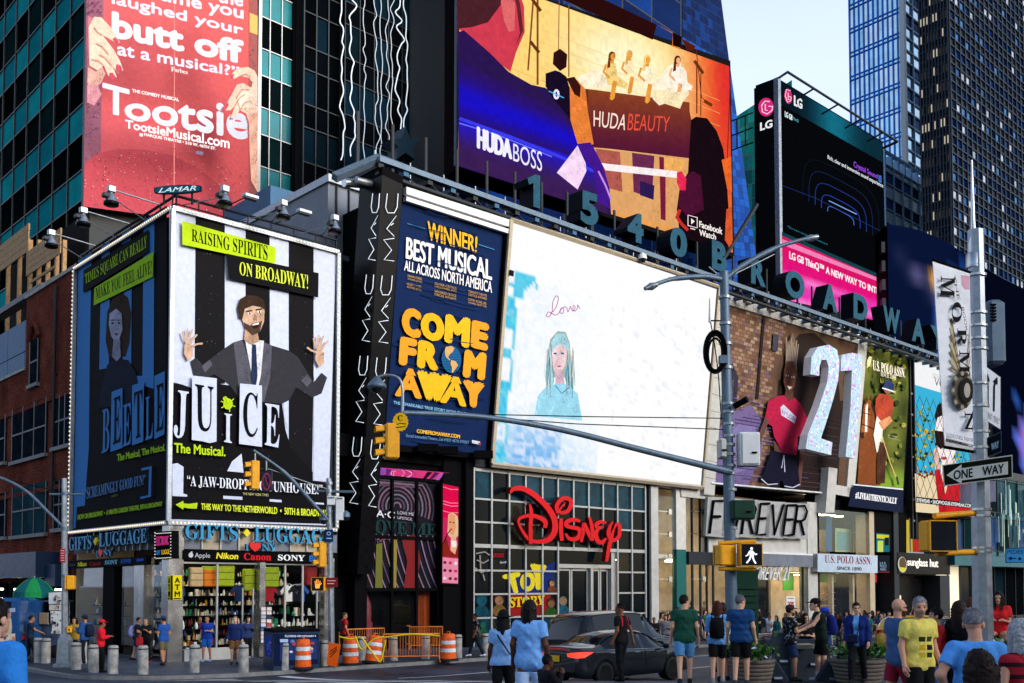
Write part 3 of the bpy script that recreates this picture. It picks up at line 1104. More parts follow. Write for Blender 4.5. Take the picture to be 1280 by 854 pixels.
letters3d(MB(),'\u2665',[(312,689.5),(326,690),(326,678.5),(312,678)],P,-V,.12,'heart_red').build('heart',sg,'red heart')
sg=fthing('letter_sign','raised blue GIFTS and LUGGAGE letters on the shaded side street front','sign',-.1,4,zl+.4)
P=fw(-.22,0)
for s,q in(('GIFTS',[(86,688.5),(114,686),(114,669.5),(86,672)]),('LUGGAGE',[(123.5,684),(183,678.6),(183,660),(123.5,667)])):
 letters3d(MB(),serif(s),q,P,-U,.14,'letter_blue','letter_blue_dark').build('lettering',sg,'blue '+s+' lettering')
MB().prism([hit(*c,P,U)for c in((118.8,672),(121,677),(118.8,682),(116.6,677))],U*.12,'sign_yellow').build('diamond',sg)
b=MB()
letters3d(b,serif('I'),[(120,696),(122,696),(122,689),(120,689)],P,-U,.1,'letter_blue','letter_blue_dark')
letters3d(b,serif('NY'),[(129,695.6),(140,694.6),(140,687),(129,688)],P,-U,.1,'letter_blue','letter_blue_dark')
b.split('lettering',sg)
letters3d(MB(),'\u2665',[(122.6,697),(128,696.4),(128,687),(122.6,687.4)],P,-U,.1,'heart_red').build('heart',sg)
th=fthing('bulb_sign','black marquee sign with pink and yellow words beside the corner column','sign',-.3,.6,zl)
p=spanel(-.35,'screen')
q=[(193,665),(214,663.5),(214,698),(193,699.5)]
p.slab(q,.3,'black')
p.poly(q,'08080a')
p.text('ELECTRONIC',[(195,682.5),(211,681),(211,669.6),(195,670.6)],'a82a6c',.04)
p.text('GIFT',[(194.6,694),(200.6,693.5),(200.6,688),(194.6,688.4)],'2c72b0',.04)
p.text('LUGGE',[(202,693.4),(212,692.6),(212,686.6),(202,687.4)],'c8a41c',.04)
for y in np.linspace(666,697,9):
 for x in(193.6,213.4):
  p.poly([(x-.7,y-.6),(x+.7,y-.6),(x+.7,y+.6),(x-.7,y+.6)],'e8e8e0')
p.line([(194,667.2),(213.5,666)],.9,'d0d0c8')
p.line([(194,698.2),(213.5,697)],.9,'d0d0c8')
p.build('sign_box',th)
for lab,pn,q in(('yellow ATM sign on the front of the steel corner column',fpanel(-.09),[(216,719.5),(227.4,719),(227.4,749.6),(216,749.8)]),('narrow yellow ATM sign on the shaded side of the corner column',spanel(-.09),[(209.2,720),(213.6,719.6),(213.6,750),(209.2,750.4)])):
 th=fthing('atm_sign',lab,'sign',0,0,1)
 x0,x1=q[0][0],q[1][0]
 pn.slab(q,.05,'black')
 pn.poly(q,'e6d414')
 k=(x1-x0)
 for i,ch in enumerate('ATM'):
  y=729+i*8.6
  pn.text(ch,[(x0+k*.2,y),(x1-k*.2,y),(x1-k*.2,y-7),(x0+k*.2,y-7)],'101008',.08)
 pn.poly([(x0+k*.1,747.5),(x1-k*.1,747.5),(x1-k*.1,748.8),(x0+k*.1,748.8)],'101008')
 pn.build('plate',th)
for px0,px1,py0,py1,c,lab in((238.5,254.5,706.5,733.5,'d8b483','beige hard suitcase hung in the shop window nearest the corner column'),(255.5,270.5,706,733.5,'ee7d12','orange travel bag with a lime top hung in the shop window'),(272.5,293.5,705.5,733,'a9b517','wide lime bag hung beside the orange bag'),(306,319.5,708,739,'9aa616','long lime bag hung left of the middle shop column'),(331.5,349.5,706,734,'93a417','lime bag hung right of the middle shop column'),(384,397,702,732,'8c1c20','dark red bag hung at the right end of the shop window')):
 t0,z1=tz(px0,py0,.32)
 t1,z0=tz(px1,py1,.32)
 cx,wd,hh=(t0+t1)/2,t1-t0,z1-z0
 th=fthing('hanging_bag',lab,'bag',cx,.4,z0,'bags hung in the gift shop window')
 b=MB(FM)
 b.cbox((cx,.45,z0+hh*.45),(wd,.24,hh*.9),'goods',lin(c),None,.04)
 if 'orange' in lab:
  b.cbox((cx,.45,z0+hh*.84),(wd*1.01,.245,hh*.2),'goods',lin('b4c11c'),None,.03)
 b.build('bag_body',th)
 b=MB(FM)
 b.tube([(cx-wd*.25,.45,z0+hh*.88),(cx-wd*.2,.45,z0+hh*1.02),(cx+wd*.2,.45,z0+hh*1.02),(cx+wd*.25,.45,z0+hh*.88)],.018,'black')
 b.tube([(cx,.45,z0+hh),(cx,.45,zl+.02)],.01,'black')
 b.build('handle',th)
 b=MB(FM)
 for k in(.3,.62):
  b.box((cx-wd*.48,.315,z0+hh*k),(cx+wd*.48,.33,z0+hh*k+.02),'goods',lin('3a2c18'))
 b.build('zip',th)
for k,(px,c)in enumerate(((300,'1c2c50'),(337,'a02028'),(362,'e8e4dc'),(371,'1a1a1e'),(376,'2c5aa0'),(401,'d8d4cc'))):
 t,z=tz(px,752,.42)
 th=fthing('hung_shirt',['navy','red','white','black','blue','cream'][k]+' souvenir shirt hung inside the gift shop window','shirt',t,.42,z,'souvenir shirts in the gift shop')
 b=MB(FM)
 b.prism([(t+x,.44,z+q)for x,q in((-.2,0),(.2,0),(.21,.42),(.36,.3),(.42,.42),(.22,.66),(.08,.68),(0,.63),(-.08,.68),(-.22,.66),(-.42,.42),(-.36,.3),(-.21,.42))],(0,.05,0),'cloth',lin(c))
 b.build('cloth_body',th)
 MB(FM).tube([(t-.18,.46,z+.67),(t,.46,z+.74),(t+.18,.46,z+.67)],.012,'steel',n=5).build('hanger',th)
def shelf(lab,t0,t1,y0,y1,rows,along,pal,seed):
 th=fthing('display_shelf',lab,'shelf',(t0+t1)/2,(y0+y1)/2,G)
 r=random.Random(seed)
 b,g=MB(FM),MB(FM)
 for k in range(rows):
  z=G+.35+k*.42
  b.box((t0,y0,z-.025),(t1,y1,z),'black')
  n=int((t1-t0 if along=='t' else y1-y0)/.09)
  for i in range(n):
   if r.random()<.2:
    continue
   s=r.uniform(.02,.075)
   h=r.uniform(.05,.36)
   c=lin(r.choice(pal))
   u=(t0 if along=='t' else y0)+.06+i*.09
   d=(y0+.1 if along=='t' else t0+.1)+r.uniform(0,.14)
   x,y=(u,d)if along=='t' else(d,u)
   if r.random()<.25:
    g.box((x-s,y-s,z),(x+s,y+s,z+h),'goods',c)
   else:
    g.lathe([(s*.7,0),(s,h*.3),(s*.8,h*.7),(s*.3,h)],(x,y,z),'goods',c,n=7)
 b.build('rack',th)
 g.build('souvenirs',th,kind='stuff')
pal=['e8e4d8','f0f0ee','c8b890','a02028','2c58a0','d8a020','303034','6a4a30','e0dcd0','208a60','f4f2ea']
t0,t1=tcol(232,268)
shelf('display shelf of small souvenirs in the shop window beside the corner column',t0,t1,.5,.95,3,'t',pal,1)
t0,t1=tcol(335,372)
shelf('display shelf of pale figurines in the shop window right of the middle column',t0,t1,.5,.95,3,'t',pal[:3]+pal[8:],2)
t0,t1=tcol(375,404)
shelf('display shelf of pale figurines at the right end of the shop window',t0,t1,.5,.95,4,'t',pal[:3]+pal[7:],3)
shelf('wall shelf of goods deep in the gift shop',.7,tw,3.6,4.1,8,'t',pal,4)
shelf('display shelf of trinkets in the shaded side street window near the corner',.45,.9,1.0,3.6,6,'y',pal,5)
shelf('display shelf of trinkets in the far side street window',.45,.9,5.6,8.8,5,'y',pal,6)
#  left-hand buildings
brick_mat('red_brick',(.21,.032,.018),(.10,.016,.010),(.15,.11,.085))
mat('dark_win',(.008,.013,.02),.4,0,.5,1.5,spec=0)
mat('blue_win',(.015,.05,.065),.4,0,.4,.8,spec=0)
bk=fthing('brick_building','old red brick building on the side street behind the corner billboard','building',.2,14,0)
b=MB(FM)
y1=yz(32.5,420,.2)[0]
zA,zB=yz(60,358,.2)[1],yz(32,463,.2)[1]
Yf=48
b.box((.2,yw+.2,2.0),(9,y1,zA),'red_brick')
b.box((.2,y1+.01,2.0),(9,Yf,zB),'red_brick')
b.box((.2,yw+.2,-1.5),(9,Yf,2.0),'black')
b.box((.1,yw+.2,zA),(9.05,y1,zA+.18),'concrete')
b.box((.1,y1+.03,zB),(9.05,Yf,zB+.15),'concrete')
for px,py in((20,497),(20,604),(20,690)):
 z=yz(40,py+14,.2)[1]
 b.box((.12,yw+.22,z),(.19,Yf,z+.22),'red_brick')
b.build('wall',bk)
def bwin(par,x0,x1,ya,yb_,t=.2,gl='dark_win',bars=1,name='window'):
 a,c_=yz(x1,ya,t)[0],yz(x0,ya,t)[0]
 zt_,zb_=yz((x0+x1)/2,ya,t)[1],yz((x0+x1)/2,yb_,t)[1]
 wn=MB(FM).box((t-.06,a,zb_),(t+.1,c_,zt_),gl).build(name,par)
 b=MB(FM)
 for k in range(bars+2):
  y=a+(c_-a)*k/(bars+1)
  b.box((t-.1,y-.05,zb_),(t-.062,y+.05,zt_),'mullion_dark')
 b.box((t-.1,a,(zt_+zb_)/2-.04),(t-.063,c_,(zt_+zb_)/2+.04),'mullion_dark')
 b.build('window_frame',wn)
 MB(FM).box((t-.2,a-.15,zb_-.18),(t-.003,c_+.15,zb_),'kerb_stone').build('sill',wn)
for x0,x1,ya,yb_ in((70,91,493,557),(18,60,505,572),(-14,9,522,580),(18,60,606,668),(70,91,600,660),(-14,9,618,672)):
 bwin(bk,x0,x1,ya,yb_,gl='blue_win' if(x0==18 and ya>600)else 'dark_win',bars=2)
bwin(bk,40,50,424,480,bars=0)
b=MB(FM)
y_=yz(72,420,.2)[0]
b.tube([(.08,y_,zA-.3),(.08,y_,5.4)],.07,'dark_steel',n=6)
for z in(7,9.5,12):
 b.box((.06,y_-.12,z),(.19,y_+.12,z+.08),'dark_steel')
b.build('drain_pipe',bk)
b=MB(FM)
a,c_=yz(51,424,.2)[0],yz(38.6,424,.2)[0]
z=yz(45,424,.2)[1]
b.tube([(.12,a+(c_-a)*k/8,z+.75*math.sin(math.pi*k/8))for k in range(9)],.14,'red_brick',n=6)
b.build('window_arch',bk)
b=MB(FM)
y0,y2=yz(75,720,.2)[0],yz(-10,720,.2)[0]
b.box((-.9,y0,2.3),(.18,y2,3.5),'navy')
b.box((-.5,y0-1.4,1.9),(.17,y0-.05,2.9),'navy')
b.build('awning',bk)
b=MB(FM)
for k in range(9):
 y=yw+.6+k*3
 b.box((.1,y,.2),(.19,y+2.2,2.1),'dark_win')
 b.box((.13,y+.4,1.7),(.095,y+1.7,1.78),'store_light')
b.build('shopfront',bk)
sc=fthing('timber_scaffold','raw plywood hoarding and timber posts on the brick building roof','scaffold',3,16,zA)
b=MB(FM)
for x0,x1,ya,yb_ in((-20,35,301,334),(33,75,300,331)):
 a,c_=yz(x1,316,2.2)[0],yz(x0,316,2.2)[0]
 za,zb_=yz((x0+x1)/2,ya,2.2)[1],yz((x0+x1)/2,yb_,2.2)[1]
 for k in range(4):
  b.box((2.2,a,zb_+(za-zb_)*k/4),(2.26+.02*(k%2),c_,zb_+(za-zb_)*(k+.95)/4),'wood')
b.build('plywood_panel',sc)
b=MB(FM)
zlo=yz(40,386,2.2)[1]
for px in(-8,6,20,33,44,55,66,75):
 y=yz(px,340,2.2)[0]
 b.box((2.3,y-.1,zlo-4),(2.5,y+.1,yz(px,300,2.2)[1]),'wood')
for py in(345,358,371):
 a,c_=yz(66,py,2.2)[0],yz(36,py,2.2)[0]
 b.box((2.28,a,yz(50,py,2.2)[1]),(2.36,c_,yz(50,py,2.2)[1]+.16),'wood')
b.box((3.5,yz(75,340,2.2)[0],zlo-4),(3.7,yz(-20,340,2.2)[0],yz(20,302,2.2)[1]),'black')
b.build('post',sc)
blk=fthing('blue_clad_block','low building clad in pale blue panels beside the brick gable','building',3,30,0)
b=MB(FM)
y0=y1+.4
for k in range(5):
 for j in range(2):
  b.box((1.2,y0+k*3,zB+j*1.75),(1.5,y0+k*3+2.94,zB+j*1.75+1.7),'blue_panel')
b.box((1.52,y0,zB-1),(2.1,y0+15,zB+3.4),'grey_panel')
b.build('cladding',blk)
MB(FM).box((1.0,y0,yz(16,386,1.2)[1]),(1.6,y0+15,yz(16,386,1.2)[1]+.3),'mullion_dark').build('parapet',blk)
#  towers: helper
def glass_set(pre,cols,rough=.06,metal=.0,spec=.0):
 for i,c in enumerate(cols):
  mat(f'{pre}{i}',lin(c),rough,metal,.25,.35,spec=spec)
 return[f'{pre}{i}' for i in range(len(cols))]
def curtain(par,p0,p1,z0,z1,fl,bays,glass,spandrel,sp_h,mull='mullion_dark',seed=0,out=None,mw=.06,vmull=True,lit=None,part='window_band'):
 """One flat curtain wall from frame point p0 to p1: a window ribbon and a spandrel band per storey, one mullion grid."""
 r=random.Random(seed)
 a,c=Vector((*p0,0)),Vector((*p1,0))
 d=(c-a)
 L=d.length
 d.normalize()
 n=Vector((d.y,-d.x,0))
 if out is not None and n.dot(Vector((*out,0)))<0:
  n=-n
 nf=int(math.ceil((z1-z0)/fl))
 mu=MB(FM)
 for k in range(nf):
  za=z0+k*fl
  zb_=min(z1,za+fl)
  zs_=min(zb_,za+sp_h)
  b,s=MB(FM),MB(FM)
  for i in range(bays):
   A,B=a+d*(L*i/bays),a+d*(L*(i+1)/bays)
   if zb_>zs_:
    g=r.choice(glass)
    if lit and r.random()<lit[1]:
     g=lit[0]
    tl=n*r.uniform(-.02,.02)
    b.add([A+Vector((0,0,zs_)),B+Vector((0,0,zs_)),B+tl+Vector((0,0,zb_)),A+tl+Vector((0,0,zb_))],[(0,1,2,3)],g)
   s.add([A+n*.03+Vector((0,0,za)),B+n*.03+Vector((0,0,za)),B+n*.03+Vector((0,0,zs_)),A+n*.03+Vector((0,0,zs_))],[(0,1,2,3)],r.choice(spandrel))
  if b.f:
   b.build(part,par)
  if s.f and sp_h>0:
   s.build('spandrel',par)
  for z in(za,zs_):
   q=[a+Vector((0,0,z-mw/2)),c+Vector((0,0,z-mw/2)),c+Vector((0,0,z+mw/2)),a+Vector((0,0,z+mw/2))]
   mu.prism([v+n*.035 for v in q],n*mw*1.2,mull)
 if vmull:
  for i in range(bays+1):
   A=a+d*(L*i/bays)+n*.032
   mu.prism([A-d*mw/2+Vector((0,0,z0)),A+d*mw/2+Vector((0,0,z0)),A+d*mw/2+Vector((0,0,z1)),A-d*mw/2+Vector((0,0,z1))],n*mw*1.5,mull)
 mu.build('mullion_grid',par)
mat('core',(.05,.055,.06),.7)
mat('teal_sp',lin('12727a'),.25,.1,.25,.5)
mat('teal_sp2',lin('0f5e66'),.25,.1,.25,.5)
mat('teal_left',lin('1a9098'),.5,0,.25,.5,spec=0)
mat('teal_l2',lin('147c88'),.5,0,.25,.5,spec=0)
mat('teal_dark',lin('1a5666'),.25,.1,.3,.5)
G_teal=glass_set('glass_teal',['05090b','070d10','0a1417','04070a','0c2426'])
G_dark=glass_set('glass_dark',['06080b','080b10','05070a','0b1a22','0d2230'])
G_blue=glass_set('glass_blue',['1850a0','1c5cb4','164892','226ac4','1a5098'],.1,.8)
G_deep=glass_set('glass_deep',['0a2456','0c2c66','0a2050','103a80','0b2658'],.08,.6)
G_sky=glass_set('glass_sky',['e6f8fa','d8f2f8','f4fcfc','bce6f4','e0f6f8'],.12,.9,.5)
G_navy=glass_set('glass_navy',['1c3258','24406c','142646','3a6298','1c3054','4a7cb8'],.08,.3)
G_warm=glass_set('glass_blind',['b7a58a','9a8a78','c8b898'],.3)
glow('lit_office',(1,.86,.62),.55)
TY=22.0
tc=tz(108,150,TY)[0]
t1=tz(365,150,TY)[0]
tw_=fthing('office_tower','teal and black banded glass office tower carrying the red banner','building',tc,TY,-1.3)
MB(FM).box((tc+.4,TY+.4,-1.5),(t1-.1,TY+40,130),'core').build('core',tw_)
zf=tz(340,27,TY)[1]
flh=abs(tz(340,27,TY)[1]-tz(340,100,TY)[1])
z0=zf-flh*math.ceil((zf+1.5)/flh)
curtain(tw_,(tz(321,100,TY)[0],TY),(t1,TY),z0,z0+flh*24,flh,3,G_teal,['teal_sp','teal_sp2'],flh*.46,seed=2,out=(0,-1),mull='mullion')
curtain(tw_,(tc,TY+44),(tc,TY),z0+.6,z0+flh*24,flh,17,G_teal,['teal_left','teal_l2'],flh*.46,seed=3,out=(-1,0),mull='mullion_dark',mw=.07)
MB(FM).box((tz(320,100,TY)[0],TY-.3,0),(tz(324,100,TY)[0],TY+.2,120),'mullion').build('corner_trim',tw_)
MB(FM).box((t1-.1,TY-.2,0),(t1+.15,TY+.3,120),'black').build('corner_trim',tw_)
ban=fthing('wall_banner','huge red musical banner with two large hands hung on the teal tower','banner',tz(215,100,TY)[0],TY-.6,tz(215,270,TY)[1])
p=fpanel(TY-.5,step=.006)
RED,PALE='d05a5e','c8cee8'
q=[(109,-60),(322,-60),(322,282),(104,258)]
p.slab(q,.3,'mullion_dark')
p.grid(q,8,12,lambda u,v:(200+6*u,88+8*(1-v),100-6*u))
p.poly([(109,-60),(131,-60),(127,112),(126,180),(126,258),(104,258)],'8f5a70')
p.poly([(311,-60),(322,-60),(322,282),(311,250)],'9a5a58')
p.poly([(110,20),(130,28),(129,100),(112,128),(109,90)],'c07480')
p.poly([(312,16),(322,20),(322,44),(312,40)],'e2b068')
p.poly([(104,258),(106,205),(120,192),(150,186),(180,187),(215,194),(250,212),(285,240),(300,270),(322,282),(300,284)],'b84c58')
r=random.Random(3)
for k in range(420):
 u=r.random()
 x=106+215*u
 top=190+55*abs(u-.33)**1.4+(20 if u<.05 else 0)
 y=top+r.random()**1.5*(262-top+20*u)
 if y>262+20*u:
  continue
 s=r.uniform(.35,.95)
 p.poly([(x-s,y),(x,y-s),(x+s,y),(x,y+s)],r.choice(['d4788a','8a3a50','e0a0b0','743048','c06070','5a2a3e','c86878'])if r.random()>.06 else 'f0d0d8',L=20)
for k in range(160):
 x,y=r.choice([(r.uniform(107,125),r.uniform(120,200)),(r.uniform(110,129),r.uniform(0,18)),(r.uniform(312,321),r.uniform(46,200))])
 s=r.uniform(.4,1)
 p.poly([(x-s,y),(x,y-s),(x+s,y),(x,y+s)],r.choice(['6a3a58','4a2a48','b07090','583048']),L=20)
p.line([(218.5,-60),(218,120),(217.5,268)],.9,'dc8884')
for s,q,f in(('the',[(272,3),(304,9),(304,-8),(272,-14)],.07),('time you',[(198,5),(304.5,29),(304.5,9),(198,-15)],.06),('laughed your',[(139.5,9),(304,48),(304,31),(139.5,-10)],.06),('butt off',[(139.5,47),(304.5,81),(304.5,51),(139.5,13)],.075),('at a musical?\u201d',[(146.5,69),(300,97),(300,84),(146.5,52)],.06)):
 if f>.07:
  p.text(s,q,'f4f0f4',f+.03)
  p.L+=1
 p.text(s,q,PALE,f)
p.text(serif('Forbes'),[(214,89),(234.5,93),(234.5,88),(214,83.5)],'f0dce0')
p.text('T',[(128,141),(162,147),(162,112),(128,103)],PALE,.05)
p.text('ootsie',[(155.5,149),(311,176),(311,131),(155.5,121)],'f4f0f4',.085)
p.L+=1
p.text('ootsie',[(155.8,148.5),(310.7,175),(310.7,132),(155.8,121.5)],PALE,.065)
p.text('THE COMEDY MUSICAL',[(165,115.3),(224,127),(224,122.8),(165,111)],'f0e2e6',.08)
p.text('TootsieMusical.com',[(156.5,160),(287,186),(287,172.5),(156.5,149.5)],'f0e8ee',.06)
p.text('MARQUIS THEATRE \u2022 210 W. 46TH ST.',[(180,170.5),(270,188.5),(270,184),(180,166)],'f0dce0',.08)
p.poly([(174.5,166.5),(178.5,167.2),(178.5,171),(174.5,170.3)],'f0dce0')
p.line([(190,181),(243,190.5)],.8,'9a4a54')
p.poly([(245,188.5),(254,190),(254,194),(245,192.5)],'7a6a8a')
SKN,SKD,NAIL='e6c2b0','c89a90','c04a60'
p.rich=1
for pts,c in(([(111,34),(118,21),(127,22),(138,34),(147,48),(150,53),(145,54),(136,48),(128,44),(142,62),(150,76),(154,88),(148,92),(140,82),(146,96),(142,100),(135,94),(130,82),(122,88),(112,82)],SKN),([(110,84),(120,90),(128,84),(132,92),(126,104),(114,110),(109,104)],SKD),([(109,106),(122,106),(127,118),(118,132),(109,128)],'c08490')):
 p.poly(pts,c)
for pts in([(144,46),(149,52),(146,54),(141,49)],[(146,80),(151,82),(153,89),(149,91),(145,86)],[(137,91),(141,91),(145,97),(142,100),(138,97)]):
 p.poly(pts,NAIL)
p.rich=0
for l_ in([(128,44),(122,40),(118,34)],[(136,68),(128,58),(120,54)],[(140,82),(132,72),(124,68)],[(130,82),(124,76),(114,74)]):
 p.line(l_,1,'b8867c')
p.rich=1
for pts,c in(([(290,92),(297,85),(310,84),(318,88),(322,96),(322,162),(313,160),(308,142),(300,138),(292,148),(288,148),(294,132),(288,138),(281,138),(283,130),(290,118),(296,106),(304,104),(314,110),(316,103),(310,97),(300,95),(292,99)],SKN),([(311,142),(322,140),(322,240),(314,226),(312,190)],'d8a894'),([(296,122),(306,112),(316,118),(310,134),(300,136)],'f0d2c0')):
 p.poly(pts,c)
for pts in([(279,134),(285,128),(286,132),(281,139),(278,138)],[(288,94),(293,92),(291,98),(288,98)]):
 p.poly(pts,NAIL)
for l_ in([(296,122),(302,112),(312,112)],[(294,132),(300,122),(306,118)],[(300,138),(306,128),(314,126)],[(300,95),(308,92),(314,96)]):
 p.line(l_,1,'c08c7c')
p.build('banner_sheet',ban)
DY=21.0
ta,tb,td=t1+.2,tz(424,100,DY)[0],tz(590,100,DY)[0]
dk=fthing('dark_tower','near-black glass tower right of the teal tower','building',ta,DY,-1.3)
MB(FM).box((ta+.3,DY+1.4,-1.5),(td+25,DY+40,140),'core').build('core',dk)
curtain(dk,(ta,DY),(tb,DY),z0+1,z0+1+flh*24,flh,3,G_dark,G_dark[:3],flh*.4,seed=5,out=(0,-1),mw=.08)
tn=tz(512,100,DY)[0]
curtain(dk,(tb,DY-.6),(tn,DY-.6),z0+1,z0+1+flh*24,flh,5,G_dark[2:],G_dark[:2],flh*.4,seed=6,out=(0,-1),mw=.06)
curtain(dk,(tn,DY+.5),(td+8,DY+.5),z0+1,z0+1+flh*24,flh,8,G_dark+['teal_dark'],G_dark[:3],flh*.3,seed=7,out=(0,-1),mw=.1)
b=MB(FM)
for k in range(9):
 z=tz(540,200-k*36,DY)[1]
 b.box((tn,DY-1.4,z),(td+4,DY+.4,z+.15),'dark_steel')
 b.tube([(tn+3+(k%2)*4,DY-1.2,z),(tn+7-(k%2)*4,DY-1.2,z+3)],.08,'dark_steel')
for px in(514,528,545,560,568):
 t=tz(px,100,DY)[0]
 b.box((t-.1,DY-1.4,10),(t+.1,DY-1.2,70),'dark_steel')
b.build('steel_gantry',dk)
glow('reflection_dim',(.55,.62,.7),.8)  # reflections in the tower glass, added as glowing wavy tubes
tub=fthing('wavy_reflection','white wavy reflections on the dark glass tower, added as glowing strips','reflection tubes',tb+2,DY-.9,30)
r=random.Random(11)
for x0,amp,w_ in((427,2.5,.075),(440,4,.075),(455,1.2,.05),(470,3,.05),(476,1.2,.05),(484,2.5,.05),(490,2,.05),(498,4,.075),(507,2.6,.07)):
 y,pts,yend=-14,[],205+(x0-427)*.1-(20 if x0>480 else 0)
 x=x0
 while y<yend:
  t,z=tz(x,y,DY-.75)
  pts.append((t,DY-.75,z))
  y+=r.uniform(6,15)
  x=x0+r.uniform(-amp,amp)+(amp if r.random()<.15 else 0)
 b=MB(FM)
 b.tube([tuple(q)for q in spline(pts,4)],w_*.6,'neon' if w_>.06 else 'reflection_dim',n=5)  # neon glow reused for the brighter reflections
 b.build('reflection_tube',tub)
mat('star_face',(.05,.11,.15),.5)
star=fthing('star_sign','dark five-pointed star ornament on the roof edge before the wavy reflections','star',tz(507,185,12)[0],12,20)
pl=[hit(507+(20 if k%2==0 else 9)*math.sin(k*math.pi/5),181-(23 if k%2==0 else 10)*math.cos(k*math.pi/5),fw(0,12),V)for k in range(10)]
MB().prism(pl,V*1.0,'star_face').build('star_body',star)
MB(FM).box((tz(505,190,12)[0],12.2,10),(tz(509,190,12)[0],12.6,tz(507,190,12)[1]),'dark_steel').build('post',star)
gb=fthing('grey_block','grey-blue metal clad block between the striped billboard and the black column','building',8,6,-1)
b=MB(FM)
g0,g1=tz(347,290,6)[0],tz(462,290,3)[0]
gc=tz(410,240,2.4)[0]
zt1=tz(412,229,2.4)[1]
b.box((gc,2.4,-1.3),(g1,20,zt1),'grey_panel')
b.box((tw+.4,2.6,-1.3),(gc,20,tz(425,300,2.4)[1]),'grey_panel')
b.box((gc-.1,2.2,zt1),(g1+.02,20,zt1+.35),'galv')
b.box((tw+.35,1.85,tz(440,330,2)[1]),(g1+.01,2,tz(440,330,2)[1]+.25),'galv')
for k in range(4):
 b.box((gc+.4+k*(g1-gc)/4,2.3,-1),(gc+.46+k*(g1-gc)/4,2.4,zt1-.05),'dark_steel')
b.build('cladding',gb)
b=MB(FM)
t_,z_=tz(388,222,5)
b.box((gc+.2,8,zt1+.36),(gc+2.2,13,zt1+1.6),'blue_panel')
b.build('plant_box',gb)
b=MB(FM)
for k in range(4):
 b.box((tw+.5,1.7-.12*k,3.0+k*1.2),(g1-.1,1.98,3.3+k*1.2),'dark_steel')
b.build('louvre',gb)
b=MB(FM)
b.box((tw+.32,1.2,-1.2),(g1+2,1.9,8.2),'black')
b.build('dark_entrance',gb)
#  1540 front
mac_lean=.115
th=fthing('neon_column','leaning black column with white neon lettering running up both faces','column',tz(450,700)[0],0,gf(14,0))
LN=.105
ax=fpanel(-.6,LN,450,620)
def lean_pt(px,py,P):
 return hit(px,py,P.P,P.N)
TLc,BLc=lean_pt(478,218,ax),lean_pt(446.5,718,ax)
TRc,BRc=lean_pt(503.7,231,ax),lean_pt(465.5,718,ax)
dep=V*1.7
b=MB()
b.prism([BLc,BRc,TRc,TLc],dep,'black_gloss')
b.build('column_body',th)
b=MB()
b.prism([TLc-Vector((0,0,.02)),TRc,TRc+Vector((0,0,.35)),TLc+Vector((0,0,.35))],dep,'black')
b.build('cap',th)
Nl=(TLc-BLc).cross(dep).normalized()
side=Panel(BLc,Nl)
def neon_word(pan,fx,scale_w,name):
 """the three-letter word drawn sideways as tubes, four times up the column; fx(v) -> px, v"""
 strokes={'M':[(0,0),(1,.28),(.25,.42),(1,.62),(.0,.95)],'A':[(.0,1.15),(1,1.45),(.0,1.75)],'C':[(1,2.15),(.9,2.0),(.5,1.95),(.1,2.1),(.05,2.4),(.3,2.75),(.9,2.8)]}
 return strokes
def mac(pan,xa,xb,y_lo,y_hi,nrep,tag_):
 b=MB()
 per=(y_lo-y_hi)/nrep
 for k in range(nrep):
  yb_=y_lo-k*per
  def P(u,v):
   y=yb_-v*per*.84
   s=(y-y_hi)/(y_lo-y_hi)
   x=(xa[0]*(1-s)+xa[1]*s)*(1-u)+(xb[0]*(1-s)+xb[1]*s)*u
   return hit(x,y,pan.P+pan.N*.08,pan.N)
  for st in([(.95,.0),(.3,.02),(.75,.16),(.2,.31),(.85,.33)],[(.85,.36),(.35,.47),(.9,.66),(.35,.47)],[(.6,.52),(.75,.55)],[(.25,.98),(.2,.78),(.35,.7),(.75,.7),(.9,.78),(.9,.98)]):
   b.tube([P(*q)for q in st],.017,'neon',n=6)
 b.build('neon_letters',th,tag_)
mac(ax,(480,456),(501,471),634,224,4,'white neon letters on the front face')
mac(side,(464,432),(477,448),630,224,4,'white neon letters on the side face')
cfa=fthing('musical_board','leaning dark blue billboard with fat yellow musical title','billboard',tz(545,560)[0],-.3,8)
p=fpanel(-.25,LN,545,566)
q=[(502,236),(632,277),(608,568),(480,556)]
p.slab([(498,228),(637,270),(611,575),(476,562)],.7,'black')
p.poly([(502,253),(630,293.5),(606.5,568),(481,554)],'14274f')
r=random.Random(5)
for k in range(60):
 v=r.random()
 x0=r.uniform(0,.6)
 x1=x0+r.uniform(.15,.4)
 f=lambda u,v:(502-21*v+(128-2.5*v)*u,253+301*v+(40.5-26.5*v)*u)
 p.line([f(x0,v),f((x0+x1)/2,v+.004),f(x1,v)],1.0,r.choice(['182d5c','10203f','1a3160']))
p.L=30
p.line([(509,279.5),(532,286)],.9,'3a86b0')
p.line([(598,305.5),(618,312)],.9,'3a86b0')
CY,CW='e8b02c','e6e6ea'
p.text('WINNER!',[(534.8,300),(596,317),(597,296),(534.4,275.8)],CY,.03)
p.text('BEST MUSICAL',[(507,323.3),(615,350.7),(615,325.4),(508,296)],CW,.04)
p.text('ALL ACROSS NORTH AMERICA',[(505,338),(615,366.5),(615.3,352),(505.7,325)],CW,.025)
